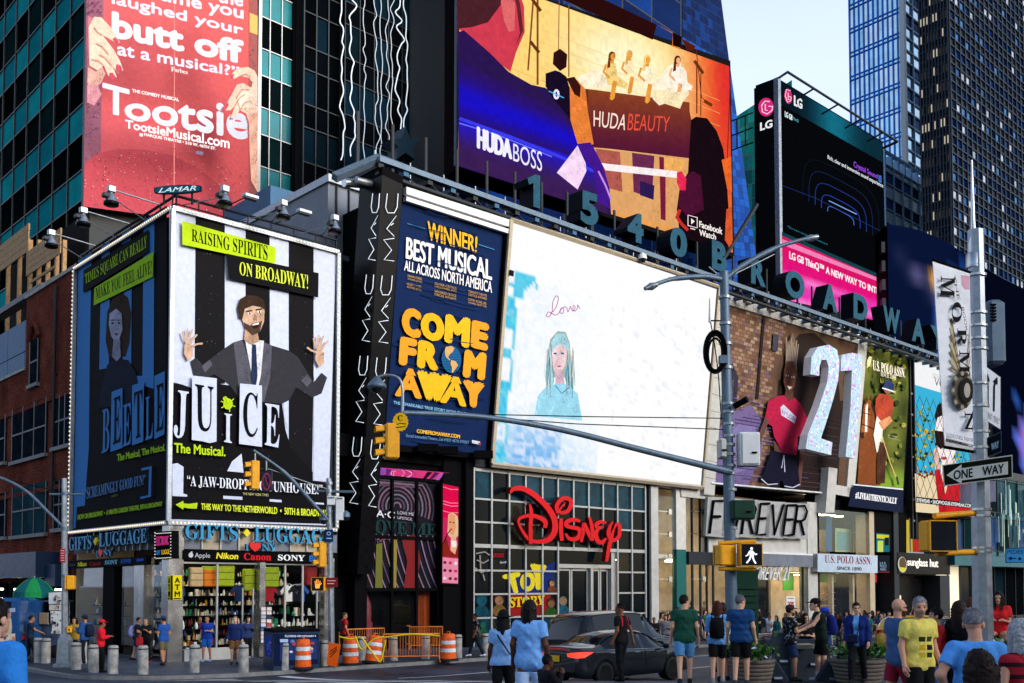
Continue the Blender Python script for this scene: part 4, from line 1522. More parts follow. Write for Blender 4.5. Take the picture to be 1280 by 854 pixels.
for x,y,a_,b_ in((509.5,343,'DRAMA DESK','AWARD (NYC)'),(508.5,353,'HELEN HAYES','AWARD (D.C.)'),(543.5,352.5,'OUTER CRITICS','CIRCLE AWARD (NYC)'),(543,362,'SAN DIEGO CRITICS','CIRCLE AWARD'),(585.5,362.5,'TORONTO THEATRE','CRITICS AWARD'),(585,372.5,'GYPSY ROSE LEE','AWARD (SEATTLE)')):
 w_=18 if x<520 else 27 if x<560 else 23
 for i,s in enumerate((a_,b_)):
  yy=y+3.2+i*4
  p.text(s,[(x,yy),(x+w_,yy+w_*.24),(x+w_,yy+w_*.24-3),(x,yy-3)],'c89a38')
p.text('C',[(501.5,418),(526,425),(527,388.5),(503,382)],'e09a28',.15)
p.text('O',[(525.5,423),(555,429.5),(556,395),(526.5,388)],'e4b020',.15)
p.text('M',[(555,427.5),(586.5,436),(588.5,398),(557,392)],'e4b424',.15)
p.text('E',[(588,434),(609.5,439.5),(612,405),(590,399.5)],'e49a2c',.15)
p.text('F',[(498,456),(520,459),(522,424.5),(500.5,420)],'e49a2c',.15)
p.text('R',[(521,459.5),(548,464),(549,429),(523,424.5)],'e4b020',.15)
p.text('M',[(578,471.5),(606,476),(608.6,441.5),(581,436.5)],'e4a028',.15)
p.ell(564.3,449.5,12.2,17,'1f5f8f',24,rot=-.05)
for k in range(9):
 y=436+k*3.2
 hw=11.5*math.sqrt(max(.02,1-((y-449.5)/17)**2))
 p.line([(564.3-hw,y),(564.3+hw,y+.9)],.6,'174a72')
p.poly([(557,434),(564,432.5),(568,435),(566,440),(562,443),(560,447),(563,450),(561,450),(557,446),(556,440)],'d4a468')
p.poly([(564,450),(570,452),(572.5,457),(569,462),(566,466),(564.5,466),(565,460),(563,455)],'d4a468')
p.text('A',[(492.6,495),(528,499),(516,461),(510,460)],'e49a2c',.1)
p.text('W',[(527,500),(555,504),(566,469),(520.5,462)],'e4b424',.15)
p.text('A',[(549,503),(583.5,509),(574,471.5),(566,470)],'e4b020',.1)
p.text('Y',[(583,508),(600,511.5),(606.5,479),(578,474)],'e49a2c',.15)
p.poly([(510.5,460.5),(516,461.3),(520,470),(507,468)],'e49a2c')
p.poly([(566.5,470.5),(573.5,471.8),(577,480),(563,478)],'e4b020')
p.text('THE REMARKABLE TRUE STORY NOW ON BROADWAY',[(492,505),(606,523.5),(606,519.5),(492,501)],'7fb4d4',.05)
p.text('COMEFROMAWAY.COM',[(521,541.3),(575,548.3),(575,543.5),(521,536.3)],'e8b02c',.09)
p.text('Gerald Schoenfeld Theatre, 236 WEST 45TH STREET',[(507.4,546.8),(586.5,555.4),(586.5,551.4),(507.4,542.5)],'6f9cc0')
p.poly([(590,550),(600,552),(600,556),(590,554)],'c8ccd8')
p.poly([(598,553.5),(601,554),(601,556.5),(598,556)],'b03040')
p.build('board_face',cfa)
b=MB()
for y0,y1,yy in((235,244,275),(247,252.5,286)):
 q=[(503,y0),(632,y0+41),(632,y0+41+(y1-y0)),(503,y1)]
 b.prism([lean_pt(*c,p)-p.N*-.05 for c in q],p.N*.25,'white')
b.build('top_bar',cfa)
b=MB()
for px,py in((527,560),(552,563),(596,568)):
 b.cbox(tuple(lean_pt(px,py,p)+p.N*.5),(.9,.35,.35),'black')
b.split('uplight',cfa)
led=fthing('led_screen','huge glowing white LED screen with a pale blue portrait at its left','screen',tz(750,600)[0],-.4,8.5)
p=fpanel(-.5,LN,750,594,'screen_fine')
q=[(640,277),(896,360),(876,607),(617,579)]
p.slab([(635,270),(900,356),(879,612),(612,582)],.8,'black')
b=MB()
for a_,c_ in(((637.5,274),(898,358.5)),((898.5,358),(878,609.5)),((614.5,579),(638.5,274)),((614,580.5),(878.5,609.5))):
 A,B=lean_pt(*a_,p),lean_pt(*c_,p)
 b.tube([A,B],.14,'tan',n=4,smooth=False)
b.build('frame',led)
rr=np.random.RandomState(4)
NZ=rr.rand(60,60)
NZ2=rr.rand(24,24)
def ledc(u,v):
 i,j=min(59,int(u*59)),min(59,int(v*59))
 n,n2=NZ[j,i],NZ2[min(23,int(v*23)),min(23,int(u*23))]
 r,g,bl=255,255,255
 if v>.22 and u<.5:
  k=(1-u/.5)*(.45+.55*n2)
  r,g=255-32*k*n,255-16*k*n
  if v>.72:
   k2=(v-.72)/.28*(1-u*1.3)
   r,g,bl=r-80*k2*(.4+n),g-42*k2*(.4+n),bl-18*k2*n
 elif n>.93 and v>.2:
  r,g,bl=240,243,250
 if u<.055 and v>.25 and n2>.28:
  r,g,bl=60+110*n2*n,190+30*n,235
 if.03<u<.17 and.19<v<.31 and(u+(v-.19)*.8+(n2-.5)*.05)<.17:
  r,g,bl=70+40*n,200+10*n,236
 if.08<u<.32 and v>.83:
  r,g,bl=r-15-45*n,g-12-20*n,bl-6*n
 return(r,g,bl)
p.grid(q,78,74,ledc)
CYN='6fd0ee'
p.rich=1.2
p.poly([(685,438),(688,424),(697,414),(707,415),(712,428),(714,448),(718,468),(716,486),(710,490),(706,472),(692,472),(688,488),(682,490),(683,462)],'a4b8b0')
p.poly([(688,440),(693,427),(704,425),(709,440),(707,456),(700,469),(694,466),(688,453)],'f0d2d6')
p.poly([(695,462),(703,462),(706,482),(694,482)],'d8b4c4')
for cx in(694,703):
 p.ell(cx,442,2.4,1.2,'3a6a80',8)
p.ell(699,458,2.6,1.2,'c25a78',8)
p.poly([(688,446),(689,428),(696,417),(706,417),(711,430),(711,446),(707,434),(700,430),(692,435)],'a8d8e4')
p.poly([(688,440),(690,462),(693,478),(684,492),(681,470),(684,446)],'a8d8e4')
p.poly([(708,436),(713,448),(717,476),(716,492),(709,484),(706,468),(710,452)],'5fa8c0')
p.poly([(680,486),(694,480),(708,480),(722,492),(728,526),(668,520),(672,496)],'9fdcf2')
p.line([(694,482),(702,492),(712,484)],1.6,'4f9cc4')
for k in range(26):
 x=R.choice([R.uniform(682,689),R.uniform(709,717)])
 p.line([(x,R.uniform(430,450)),(x+R.uniform(-3,4),R.uniform(470,500))],.6,R.choice(['e8e4d0','3a6a80','c8dcd8','5a8a98','8a8474']),)
p.rich=0
PK='b43c98'
lv=[(688,392),(694,386),(698,374),(695,370),(691,378),(690,390),(686,396),(683,395),(686,390),(694,394),(699,391)]
p.line(spline(lv,5),.9,PK)
p.line(spline([(699,391),(702,385),(705,387),(703,392),(700,390),(703,385),(708,384),(710,390),(713,383),(714,386),(716,389),(719,385),(717,382),(716,387),(719,389),(722,384),(722,381),(725,386)],4),.9,PK)
p.poly([(637,337),(642.5,338.6),(642,346),(636.5,344.6)],'202024')
p.build('lit_face',led)
pier=fthing('tiled_pier','pale tiled pier between the white screen and the brick wall billboard','pier',tz(893,600)[0],0,8)
pp=fpanel(-.45,LN,890,610)
b=MB()
q=[lean_pt(*c,pp)for c in((898,366),(911,371),(893,620),(880,618))]
for k in range(12):
 a_,c_=k/12,(k+.96)/12
 b.prism([q[0].lerp(q[3],a_),q[1].lerp(q[2],a_),q[1].lerp(q[2],c_),q[0].lerp(q[3],c_)],V*.6,'stone')
b.build('tile_facing',pier)
MB().prism([v+V*.05 for v in q],V*.9,'offwhite').build('pier_core',pier)
#  upper LED wall (HUDA)
HV=(2300-640)/FPX
Hd=Vector((HV,1,0)).normalized()
HN=Vector((Hd.y,-Hd.x,0))
Hp=fw(*(tz(745,300,4)[0],4.0))
hu=thing('led_screen','wide orange, red and violet LED screen with a photographer seen from behind','screen',Hp+Vector((0,0,22)))
p=Panel(Hp,HN,'screen',.006)
p.slab([(571,-40),(913,76),(918,322),(570,212)],1.2,'black')
def mixc(a,b,t):
 t=min(1,max(0,t))
 return tuple(a[i]*(1-t)+b[i]*t for i in range(3))
def hudac(u,v):
 c=mixc((255,214,120),(255,246,200),math.exp(-((u-.62)/.2)**2-((v-.22)/.25)**2)*1.3)
 c=mixc(c,(236,86,36),ss(.74,1.0,u)*1.05)
 c=mixc(c,(222,40,50),ss(.9,1.0,u)*(1-ss(.1,.8,v))*.8)
 c=mixc(c,(226,140,74),ss(.55,.95,v)*.7)
 return c
q=[(575,-38),(911.5,83),(916,316),(572.5,207)]
p.grid(q,40,26,hudac)
for k in range(6):
 y=30+k*16
 p.line([(640,y-8),(760,y+40),(900,y+96)],.5,'f0c070' if k<4 else 'e89040')
for pts,c in(([(690,-6),(816,50),(821,31),(760,2),(690,-26)],'2a0c0c'),([(821,31),(841,42),(840,58),(850,62),(852,47)],'f08020'),([(841,40),(852,46),(851,60),(841,57)],'1a0808'),([(852,48),(870,58),(866,64),(858,63)],'5a1c10')):
 p.poly(pts,c)
p.rich=.5
p.poly([(700,108),(740,112),(860,128),(864,150),(862,198),(760,186),(735,184),(700,150)],'5e2a22')
p.grid([(735,112),(862,128),(862,198),(735,182)],6,6,lambda u,v:mixc((140,66,34),(84,22,52),v+.1*u))
p.poly([(735,184),(862,198),(864,290),(760,262),(735,255)],'e0a468')
for pts,c in(([(745,186),(775,190),(778,240),(748,232)],'b05a50'),([(790,191),(818,195),(815,248),(792,240)],'6a2a52'),([(824,196),(832,197),(832,276),(826,274)],'7a1c3c'),([(800,226),(818,232),(817,250),(800,244)],'2c1a50'),([(752,204),(846,214),(850,223),(784,216),(757,213)],'fdf0f0'),([(830,196),(856,200),(853,214),(830,212)],'f0b060')):
 p.poly(pts,c)
p.rich=0
p.text('HUDA',[(742,158),(781,163),(785,144),(742,138)],'ffe8d8')
p.text('BEAUTY',[(784,163),(836,165),(838,146),(786,142)],'e8503c')
def sitter(x,y,s,dress,hair,skin='e89a3c',flip=1):
 p.poly([(x-7*s,y+10*s),(x-6*s,y-8*s),(x+5*s,y-9*s),(x+8*s,y+8*s),(x+4*s,y+14*s)],dress)
 p.poly([(x-7*s,y+6*s),(x+8*s,y+7*s),(x+20*s*flip,y+16*s),(x+18*s*flip,y+21*s),(x-4*s,y+17*s)],dress)
 p.poly([(x+2*s,y+12*s),(x+7*s,y+13*s),(x+4*s,y+33*s),(x+1*s,y+36*s),(x-2*s,y+34*s)],skin)
 p.poly([(x-3*s,y-9*s),(x-1*s,y-18*s),(x+4*s,y-18*s),(x+3*s,y-8*s)],skin)
 p.ell(x+1*s,y-17*s,4.2*s,5.6*s,hair,12)
 p.ell(x+2*s,y-16*s,2.8*s,4.2*s,skin,10)
 p.poly([(x-3*s,y-18*s),(x-5*s,y-2*s),(x-1*s,y-4*s),(x-1*s,y-14*s)],hair)
 p.line([(x-6*s,y-7*s),(x-9*s,y+2*s),(x-2*s,y+9*s)],2.6*s,skin)
p.rich=.9
p.poly([(722,96),(748,86),(764,96),(758,112),(724,110)],'fff0d0')
sitter(764,88,1.05,'f4d080','7a3414')
sitter(786,84,.95,'ffe8b8','e8b060')
sitter(808,92,1.05,'fff0cc','f4d078')
p.poly([(816,108),(836,82),(850,78),(858,90),(861,118),(850,132),(836,128),(824,132),(816,124)],'fff0d6')
sitter(846,92,1.0,'fff4e4','5a1c10','f0b080')
p.poly([(815,112),(858,116),(850,136),(832,130),(820,128)],'fbe6b8')
p.rich=.6
for l_,w_ in(([(667,-6),(660,88)],2.2),([(672,-6),(672,106)],2.6),([(699,0),(698,66)],1),([(711,6),(711,96)],1.6),([(870,60),(877,122),(884,128)],1.0),([(871,78),(871,142)],1.6),([(876,92),(876,146)],1.2),([(913,96),(909,200)],1)):
 p.line(l_,w_,'8a4a20' if l_[0][0]<720 else '6a2010')
for l_ in([(663,-4),(676,14)],[(663,52),(674,66)],[(868,76),(879,92)],[(880,126),(890,132)]):
 p.line(l_,4,'6a3214')
p.poly([(573,36),(574,-38),(640,-38),(655,8),(656,40),(645,66),(638,90),(608,66)],'d23c50')
p.poly([(573,36),(573,-40),(628,-38),(626,6),(610,28),(590,34)],'4a2028')
p.poly([(626,2),(632,-10),(644,4),(643,38),(636,40),(630,26)],'e0686a')
p.poly([(640,-20),(650,4),(654,38),(644,60),(642,66),(650,42),(646,10)],'64262a')
p.poly([(573,40),(580,38),(612,66),(636,90),(664,106),(682,110),(704,128),(714,148),(724,172),(736,184),(752,206),(762,240),(764,269),(573,208)],'2a1650')
def jack(u,v):
 a=mixc((30,14,110),(48,14,190),math.exp(-((v-.45-.15*u)/.18)**2))
 return mixc(a,(62,22,78),ss(.6,1,v)*.8)
p.grid([(574,76),(700,140),(745,205),(573.5,150)],10,8,lambda u,v:mixc((44,20,96),(26,16,200),math.exp(-((v-.6)/.3)**2)))
p.grid([(573.5,150),(745,205),(760,267.5),(573,207)],10,6,lambda u,v:mixc((40,24,190),(58,30,84),ss(0,.7,v)))
p.line([(574,148),(640,172),(700,196),(742,214)],4,'3a3cf0')
p.line([(574,154),(620,168),(690,196)],1.6,'6a74ff')
p.poly([(712,106),(722,100),(732,112),(735,140),(742,180),(730,186),(722,180),(713,150)],'e88038')
p.poly([(722,180),(738,178),(745,190),(754,208),(762,236),(763,262),(748,252),(742,214),(730,196)],'43188c')
p.poly([(696,216),(722,182),(732,204),(733,214),(722,237)],'f6d8f4')
p.line([(748,214),(757,232),(764,250)],2.2,'c890e8')
p.poly([(692,66),(700,61),(709,68),(708,84),(700,89),(691,80)],'2c1012')
p.poly([(682,92),(694,88),(700,90),(708,96),(712,110),(713,150),(706,140),(690,122),(682,108)],'170c24')
p.poly([(708,98),(718,96),(726,108),(725,122),(718,118)],'3a1410')
p.ell(695.5,118,4,6.5,'e8e0ff',14)
p.ell(695.5,118,1.4,3.6,'3a3a8a',10)
p.line([(686,114),(705,122.5)],1.2,'4cc0f0')
p.poly([(864,150),(870,146),(884,148),(896,164),(904,186),(908,214),(910,250),(914,300),(908,314),(850,296),(846,262),(850,232),(860,216),(862,180)],'180a12')
p.poly([(850,232),(856,222),(866,214),(876,220),(880,262),(860,272),(848,258)],'4a1030')
p.poly([(846,216),(852,214),(858,224),(857,238),(850,238),(846,228)],'e02850')
for l_ in([(845,270),(852,280),(860,288)],[(850,262),(846,272)]):
 p.line(l_,4,'c82c2c')
p.poly([(902,200),(914,196),(915,240),(909,236)],'ec6828')
p.poly([(908,262),(915,258),(915,314),(906,300)],'d8562a')
p.rich=0
p.text('HUDA',[(596,185.5),(640.5,200),(640.5,176),(596,157.5)],'f4f2fc',.08)
p.text('BOSS',[(641.5,201),(677.5,215),(677.5,190),(641.5,179)],'f0eefc')
for l_ in([(860,269),(871.5,272),(871.5,285),(860,282)],):
 p.line(l_,1.2,'fff0f0',True)
p.poly([(864,273),(868.5,277),(864,280.5)],'fff0f0')
p.line([(863,285.5),(869,287)],1.2,'fff0f0')
p.text('Facebook',[(874,284),(903,293.5),(903,285),(874,276)],'fff4f0',.05)
p.text('Watch',[(874,294.5),(895,300),(895,292.5),(874,286.5)],'fff4f0',.05)
p.build('lit_face',hu)
b=MB()
for px,ya,yb_ in((573,-40,208),):
 b.tube([hit(px-2,ya,Hp-HN*.1,HN),hit(px-3,yb_,Hp-HN*.1,HN)],.12,'pole_blue')
b.build('edge_post',hu)
#  address letters and their gantry
ad=fthing('address_letters','long row of big dark blue letters spelling the street address along the roof edge','sign',tz(900,340,-2)[0],-2,15)
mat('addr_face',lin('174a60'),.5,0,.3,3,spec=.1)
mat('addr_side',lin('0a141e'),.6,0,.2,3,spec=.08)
LETT=[('1',659.5,677,217,259),('5',726,748,239.5,281.7),('4',784.5,804.5,265,303),('0',838,859,284,321.6),('B',890,909,301.7,339),('R',939,957.5,324,357),('O',982,1006,338,373.6),('A',1028.5,1047,355,389),('D',1067,1085,368,400.5),('W',1104,1125,384,416),('A',1140,1156,398,428.6),('Y',1163,1183,408.6,438)]
LY=-1.6
Pl=fw(0,LY)
for ch,x0,x1,y0,y1 in LETT:
 s=(x1-x0)*.33
 q4=[(x0,y1-s*.55),(x1,y1+s*.45),(x1,y0+s*.6),(x0,y0-s*.4)]
 if ch=='1':
  g=lambda x,y:hit(q4[0][0]*(1-x)+q4[1][0]*x,(q4[0][1]*(1-x)+q4[1][1]*x)*(1-y)+(q4[3][1]*(1-x)+q4[2][1]*x)*y,Pl,V)
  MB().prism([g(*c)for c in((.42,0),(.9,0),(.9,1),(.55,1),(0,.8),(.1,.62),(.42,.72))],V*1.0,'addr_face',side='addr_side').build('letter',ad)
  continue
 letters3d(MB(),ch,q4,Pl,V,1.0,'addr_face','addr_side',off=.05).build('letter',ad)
rg=fthing('roof_gantry','dark steel gantry under the address letters','gantry',tz(900,400,-1)[0],-1,14)
def gpt(px,dy=0,y=LY):
 """point on the rail line under the letters"""
 py=259+(px-660)*(438-259)/(1175-660)+3+dy
 return Vector((*(lambda q:(q[0],y,q[1]))(tz(px,py,y)),))
A_,B_=gpt(470),gpt(1200)
b=MB(FM)
zr0=A_.z
b.box((A_.x,LY-.3,zr0-.28),(B_.x,LY-.02,zr0-.04),'pole_blue')
b.box((A_.x,LY+1.3,zr0-.28),(B_.x,LY+1.6,zr0-.04),'dark_steel')
b.box((A_.x,LY-.2,zr0-.8),(B_.x,LY+.05,zr0-.68),'dark_steel')
b.build('rail_beam',rg)
b=MB(FM)
n=44
for k in range(n):
 t=A_.x+(B_.x-A_.x)*k/n
 b.box((t,LY-.2,zr0-.5),(t+.28,LY+2.6,zr0-.3),'blue_panel' if k%2 else 'dark_steel')
 b.tube([(t,LY-.1,zr0-.3),(t+.8,LY-.1,zr0-.72)],.04,'dark_steel',n=5)
b.build('cross_beam',rg)
b=MB(FM)
for k in range(30):
 t=A_.x+(B_.x-A_.x)*(k+.4)/30
 b.box((t,LY+2.6,zr0-.2),(t+.12,LY+2.7,zr0+3.2),'dark_steel')
 b.tube([(t,LY+1.2,zr0),(t,LY+1.2,zr0+.9)],.04,'galv',n=5)
b.split('upright',rg)
b=MB(FM)
for k in range(22):
 t=A_.x+(B_.x-A_.x)*(k+.7)/22
 b.cbox((t,LY+.5,zr0-.6),(.5,.3,.2),'galv')
b.split('floodlight_box',rg)
b=MB()
b.tube([hit(418,222,fw(0,-1.5),V),hit(474,198,fw(0,-1.5),V)],.22,'pole_blue',n=4,smooth=False)
b.tube([hit(474,198,fw(0,-1.5),V),hit(640,262,fw(0,-1.5),V)],.2,'pole_blue',n=4,smooth=False)
b.tube([hit(474,198,fw(0,-1.5),V),hit(474,226,fw(0,-1.5),V)],.1,'galv')
b.tube([hit(445,225,fw(0,-1.2),V),hit(505,240,fw(0,-1.2),V)],.16,'galv')
b.tube([hit(430,228,fw(0,-.8),V),hit(466,231,fw(0,-.8),V)],.2,'steel')
b.split('end_arm',rg)
cm=hit(803,324,fw(0,LY-.4),V)
th=thing('dome_camera','small white dome camera hanging under the gantry over the white screen','camera',cm)
MB().lathe([(.05,.35),(.22,.22),(.24,.1),(.24,0)],tuple(cm),'white',n=14).build('housing',th)
MB().lathe([(.2,0),(.17,-.12),(.08,-.2),(0,-.22)],tuple(cm),'lens_dark',n=14).build('dome',th)
fwall=fthing('theatre_block','black wall and roof of the long low block behind the Broadway billboards','building',30,1,gf(30,0))
b=MB(FM)
t0=tz(450,600)[0]+.6
b.box((t0,.75,8.3),(80,3.4,zr0-1.2),'black')
b.box((t0+1.6,6.3,-1.3),(80,13,zr0+.2),'black')
b.box((t0+1.6,3.4,8.3),(80,6.3,zr0+.2),'black')
b.build('wall',fwall)
#  blue glass tower with a slanted edge, green tower
BY=16.0
bt=fthing('blue_glass_tower','bright blue glass tower with a slanted right edge behind the orange screen','building',tz(850,100,BY)[0],BY,-1)
pp=fpanel(BY)
poly=[pp.p3(*c,0)for c in((560,-300),(886,-300),(903,0),(912.5,80),(927,187),(947,330),(962,440),(560,440))]
MB().prism([q+V*.3 for q in poly],V*20,'core').build('core',bt)
def clipcurtain(par,pan,poly,rows,cols,mats,seed,m2='mullion_dark',w=.05):
 """panes on a plane inside a pixel quad: rows follow the frame's levels"""
 r=random.Random(seed)
 tl,tr,br,bl=poly
 for j in range(rows):
  b=MB()
  for i in range(cols):
   c=[]
   for u,v in((i,j),(i+.96,j),(i+.96,j+.95),(i,j+.95)):
    u,v=u/cols,v/rows
    x=(tl[0]*(1-u)+tr[0]*u)*(1-v)+(bl[0]*(1-u)+br[0]*u)*v
    y=(tl[1]*(1-u)+tr[1]*u)*(1-v)+(bl[1]*(1-u)+br[1]*u)*v
    c.append(pan.p3(x,y,2))
   b.add(c,[(0,1,2,3)],r.choice(mats))
  b.build('window_band',par)
 MB().add([pan.p3(*q,0)for q in poly],[(0,1,2,3)],m2).build('mullion_grid',par)
clipcurtain(bt,pp,[(560,-400),(852,-120),(852,470),(560,470)],14,8,G_deep,1)
clipcurtain(bt,pp,[(853,-140),(886,-120),(912,80),(853,45)],18,10,G_deep,2)
clipcurtain(bt,pp,[(853,46),(912.3,80.5),(962,440),(853,440)],40,14,G_blue+G_blue[3:4]*3,3)
gt=thing('green_glass_tower','green glass tower just left of the black phone advert','building',atY(935,300,130))
P=Vector((0,130,0))
b=MB()
q=[atY(880,172,130),atY(990,100,130),atY(990,480,130),atY(880,480,130)]
b.prism([v+Vector((0,.5,0))for v in q],(0,20,0),'core')
b.build('core',gt)
G_green=glass_set('glass_green',['0f5a5a','0c4a4e','1a7070','0a383e','124f5e'],.1,.2)
clipcurtain(gt,Panel(P,(0,-1,0)),[(880,172),(990,100),(990,190),(880,200)],3,22,['glass_green2','glass_green0'],4)
clipcurtain(gt,Panel(P,(0,-1,0)),[(880,200),(990,190),(990,480),(880,480)],16,22,G_green[:2]+G_green[3:],5)
#  black phone advert tower
LGY=5.0
cx_,cz_=tz(972,98,LGY)
tl_,zl_=tz(943,300,LGY)
lg=fthing('advert_tower','tall black corner advert tower for a phone, with a pink ticker below','billboard',cx_,LGY,zr0)
pr=fpanel(LGY,m='screen',step=.005)
ps=spanel(cx_,'screen',.005)
tr_=tz(1104,300,LGY)[0]
ys_=yz(943,200,cx_)[0]
b=MB(FM)
b.box((cx_+.05,LGY+.05,zr0-2),(tr_,ys_,cz_),'black_gloss')
b.box((cx_-.1,LGY-.1,zr0-2),(cx_+.28,LGY+.3,cz_+.05),'galv')
b.build('tower_body',lg)
pr.poly([(974,99),(1103.5,177),(1109,402),(979,372)],'07080b')
pr.grid([(976.5,102),(1102.5,178),(1103,203),(976.7,131)],12,3,lambda u,v:mixc((8,20,30),(20,116,140),math.exp(-((u-.52)/.2)**2)*.8+.25*u))
pr.ell(985.3,120.5,4.8,9.6,'d8287a',22,rot=-.12)
pr.line([(988.2,113.5),(983,112),(981.5,120),(984.5,128),(988.4,126),(989,121.5),(986.3,120.6)],1,'fbe0ee')
pr.line([(985.2,116),(985.2,124),(987,125)],1,'fbe0ee')
pr.text('LG',[(992.3,132),(1003,137),(1003,124.5),(992.3,118.5)],'f0f2f6',.08)
pr.text('LG G8',[(981,146),(990.5,151),(990.5,144),(981,138.6)],'e0f2f8',.06)
pr.text('ThinQ',[(991,150.5),(998,153.5),(998,149.5),(991,146)],'6cc8e0')
pr.text('Crystal Sound',[(1067,211),(1097,225.5),(1097,218),(1067,201)],'9a4ae8',.02)
pr.text('OLED',[(1098,227),(1102,229),(1102,220),(1098,218.6)],'5080e8',.02)
pr.text('Rich, clear and immersive sound experience',[(1034.5,200),(1104,236.5),(1104,230),(1034.5,193.6)],'eef2f8',.02)
def arch(k):
 f=lambda u,v:(1029+u*44,268-v*56+u*10+(0 if True else 0))
 hw=.22+.105*k
 hh=.16+.225*k
 pts=[]
 for a in np.linspace(0,math.pi,15):
  e=4
  cu=math.copysign(abs(math.cos(a))**(2/e),math.cos(a))
  sv=abs(math.sin(a))**(2/e)
  pts.append(f(.5-hw*1.7*cu,hh*sv))
 return[(x,y+(x-1051)*.3)for x,y in pts]
for k,c in enumerate(('4a70e0','2a44b0','22388c','16244e','0e1626')):
 pr.line(arch(k),.8,c)
pr.line([(1036,251),(1071,268)],1,'8ab4f0')
pr.line([(978,232),(1020,248),(1103,290)],.7,'1a3070')
pr.text('*Screen images simulated',[(984,285),(1034,307),(1034,304.4),(984,281.6)],'2a8aa0')
pr.poly([(977.5,290),(1108,347),(1108.4,352),(977.6,295)],'12404a')
pr.grid([(977.6,295),(1108.4,352),(1109,404),(978.6,374)],10,8,lambda u,v:mixc((214,18,92),(240,20,160),v)if v<.55 else mixc((250,130,210),(232,40,170),abs(math.sin(9*v+2*u))))
pr.poly([(978,299),(1108.4,352),(1108.4,356),(978,306)],'f080b8')
pr.text('LG G8 ThinQ\u2122 A NEW WAY TO INTERACT',[(986.5,325),(1116,377),(1116,367.5),(986.5,313.5)],'fdf4f8',.05)
pr.b.build('lit_face',lg)
ps.poly([(944.5,107),(970,97.5),(974,368),(950,352)],'050609')
ps.ell(957.6,134,9.6,11.6,'d42a7c',24)
ps.line([(962,127),(956,126.5),(952,132),(953,140),(959,142.5),(965,138),(965.8,133),(960.5,133)],1.2,'fbe0ee')
ps.line([(956.6,130),(956.6,138),(959.5,138)],1.2,'fbe0ee')
ps.text('LG',[(950,164),(965.6,159),(965.6,149),(950,153.5)],'eef0f4',.08)
ps.build('side_sign',lg)
b=MB()
e_=lambda px,py,y:hit(px,py,fw(0,y),V)
rail_=[e_(984.5,90,LGY-1.5),e_(1122,177,LGY-1.5)]
b.tube(rail_,.1,'dark_steel',n=5)
b.tube([e_(974,97,LGY),e_(984.5,90,LGY-1.5)],.1,'dark_steel',n=5)
b.tube([e_(1104,185,LGY),e_(1122,177,LGY-1.5)],.12,'dark_steel',n=5)
for k in range(1,5):
 q=rail_[0].lerp(rail_[1],k/4.7)
 b.tube([q,q+V*1.5-Vector((0,0,.3))],.08,'dark_steel',n=5)
b.build('top_gantry',lg)
b=MB(FM)
zq=yz(943,140,cx_)[1]
for z in(zq,zq-1.2,zq-2.4):
 b.tube([(cx_,ys_+.1,z),(cx_,ys_+2.4,z)],.06,'dark_steel',n=5)
for k in range(3):
 b.tube([(cx_,ys_+.8*(k+1),zq-2.4),(cx_,ys_+.8*(k+1),zq)],.06,'dark_steel',n=5)
b.build('side_balcony',lg)
b=MB()
b.tube([hit(892,344,fw(0,LGY-3),V),hit(946,256,fw(0,LGY-3),V)],.16,'dark_steel',n=6)
b.build('stay',lg)
#  far towers
wt=thing('pale_glass_tower','pale sky-blue glass tower with white bands, tallest against the sky','building',atY(1100,500,240))
D=240.0
L_=fw(0,0)
cn=FI@atY(1133,300,D)
tC=cn.x
yB=yz(1063,100,tC)[0]
mat('white_band',(.62,.66,.70),.4)
mat('pale_band',lin('8ab4d8'),.3)
MB(FM).box((tC+.5,cn.y+.5,-2),(tC+14,yB-.3,230),'core').build('core',wt)
curtain(wt,(tC,yB),(tC,cn.y),6,216,6.2,11,G_sky,['glass_sky3','glass_sky0'],1.0,'glass_blue3',21,(-1,0),.22)
curtain(wt,(tC,cn.y),(tC+14,cn.y),6,216,6.2,3,G_navy[:3]+G_sky[:2],['glass_sky2','glass_sky0'],3.0,'pale_band',22,(0,-1),.3)
MB(FM).box((tC-.6,cn.y-.6,0),(tC+.6,cn.y+.6,216),'white_band').build('corner_trim',wt)
lw=thing('striped_office_block','lower blue and white striped office block at the foot of the pale tower','building',atY(1130,500,200))
cn2=FI@atY(1106,300,205)
t2,y2=cn2.x,cn2.y
z2=tz(1106,206,y2)[1]
p2=fw(t2,y2)
MB(FM).box((t2+.4,y2+.4,-2),(t2+40,y2+30,z2),'core').build('core',lw)
curtain(lw,(t2,y2),(t2+40,y2),z2-50,z2,5.4,10,G_navy[:4]+['glass_blue0'],['glass_sky0','glass_sky1','glass_sky2'],2.9,'pale_band',23,(0,-1),.25)
b=MB(FM)
for k in range(14):
 b.box((t2+k*3,y2-.3,z2),(t2+k*3+.5,y2+1,z2+2.6),'pale_band')
b.box((t2,y2-.3,z2+2.6),(t2+40,y2+.3,z2+3.1),'pale_band')
b.build('roof_screen',lw)
dt=thing('dark_office_tower','dark navy office tower with warm lit windows near its left corner','building',atY(1210,500,170))
D=172.0
cn=FI@atY(1190,300,D)
tC,yC=cn.x,cn.y
yB=yz(1151,100,tC)[0]
fh=24*D/FPX*.98
mat('dk_sp',(.008,.013,.024),.3,.1)
mat('blind_pale',lin('9aa8be'),.4,0,.4,.3)
mat('dk_mull',(.028,.036,.052),.4,.2,spec=.1)
MB(FM).box((tC+.5,yC+.5,-2),(tC+90,yB-.5,180),'core').build('core',dt)
curtain(dt,(tC,yB),(tC,yC),0,40*fh,fh,9,G_navy[:3]+G_warm*2,['dk_sp'],fh*.46,'dk_mull',31,(-1,0),.22,lit=('lit_office',.3))
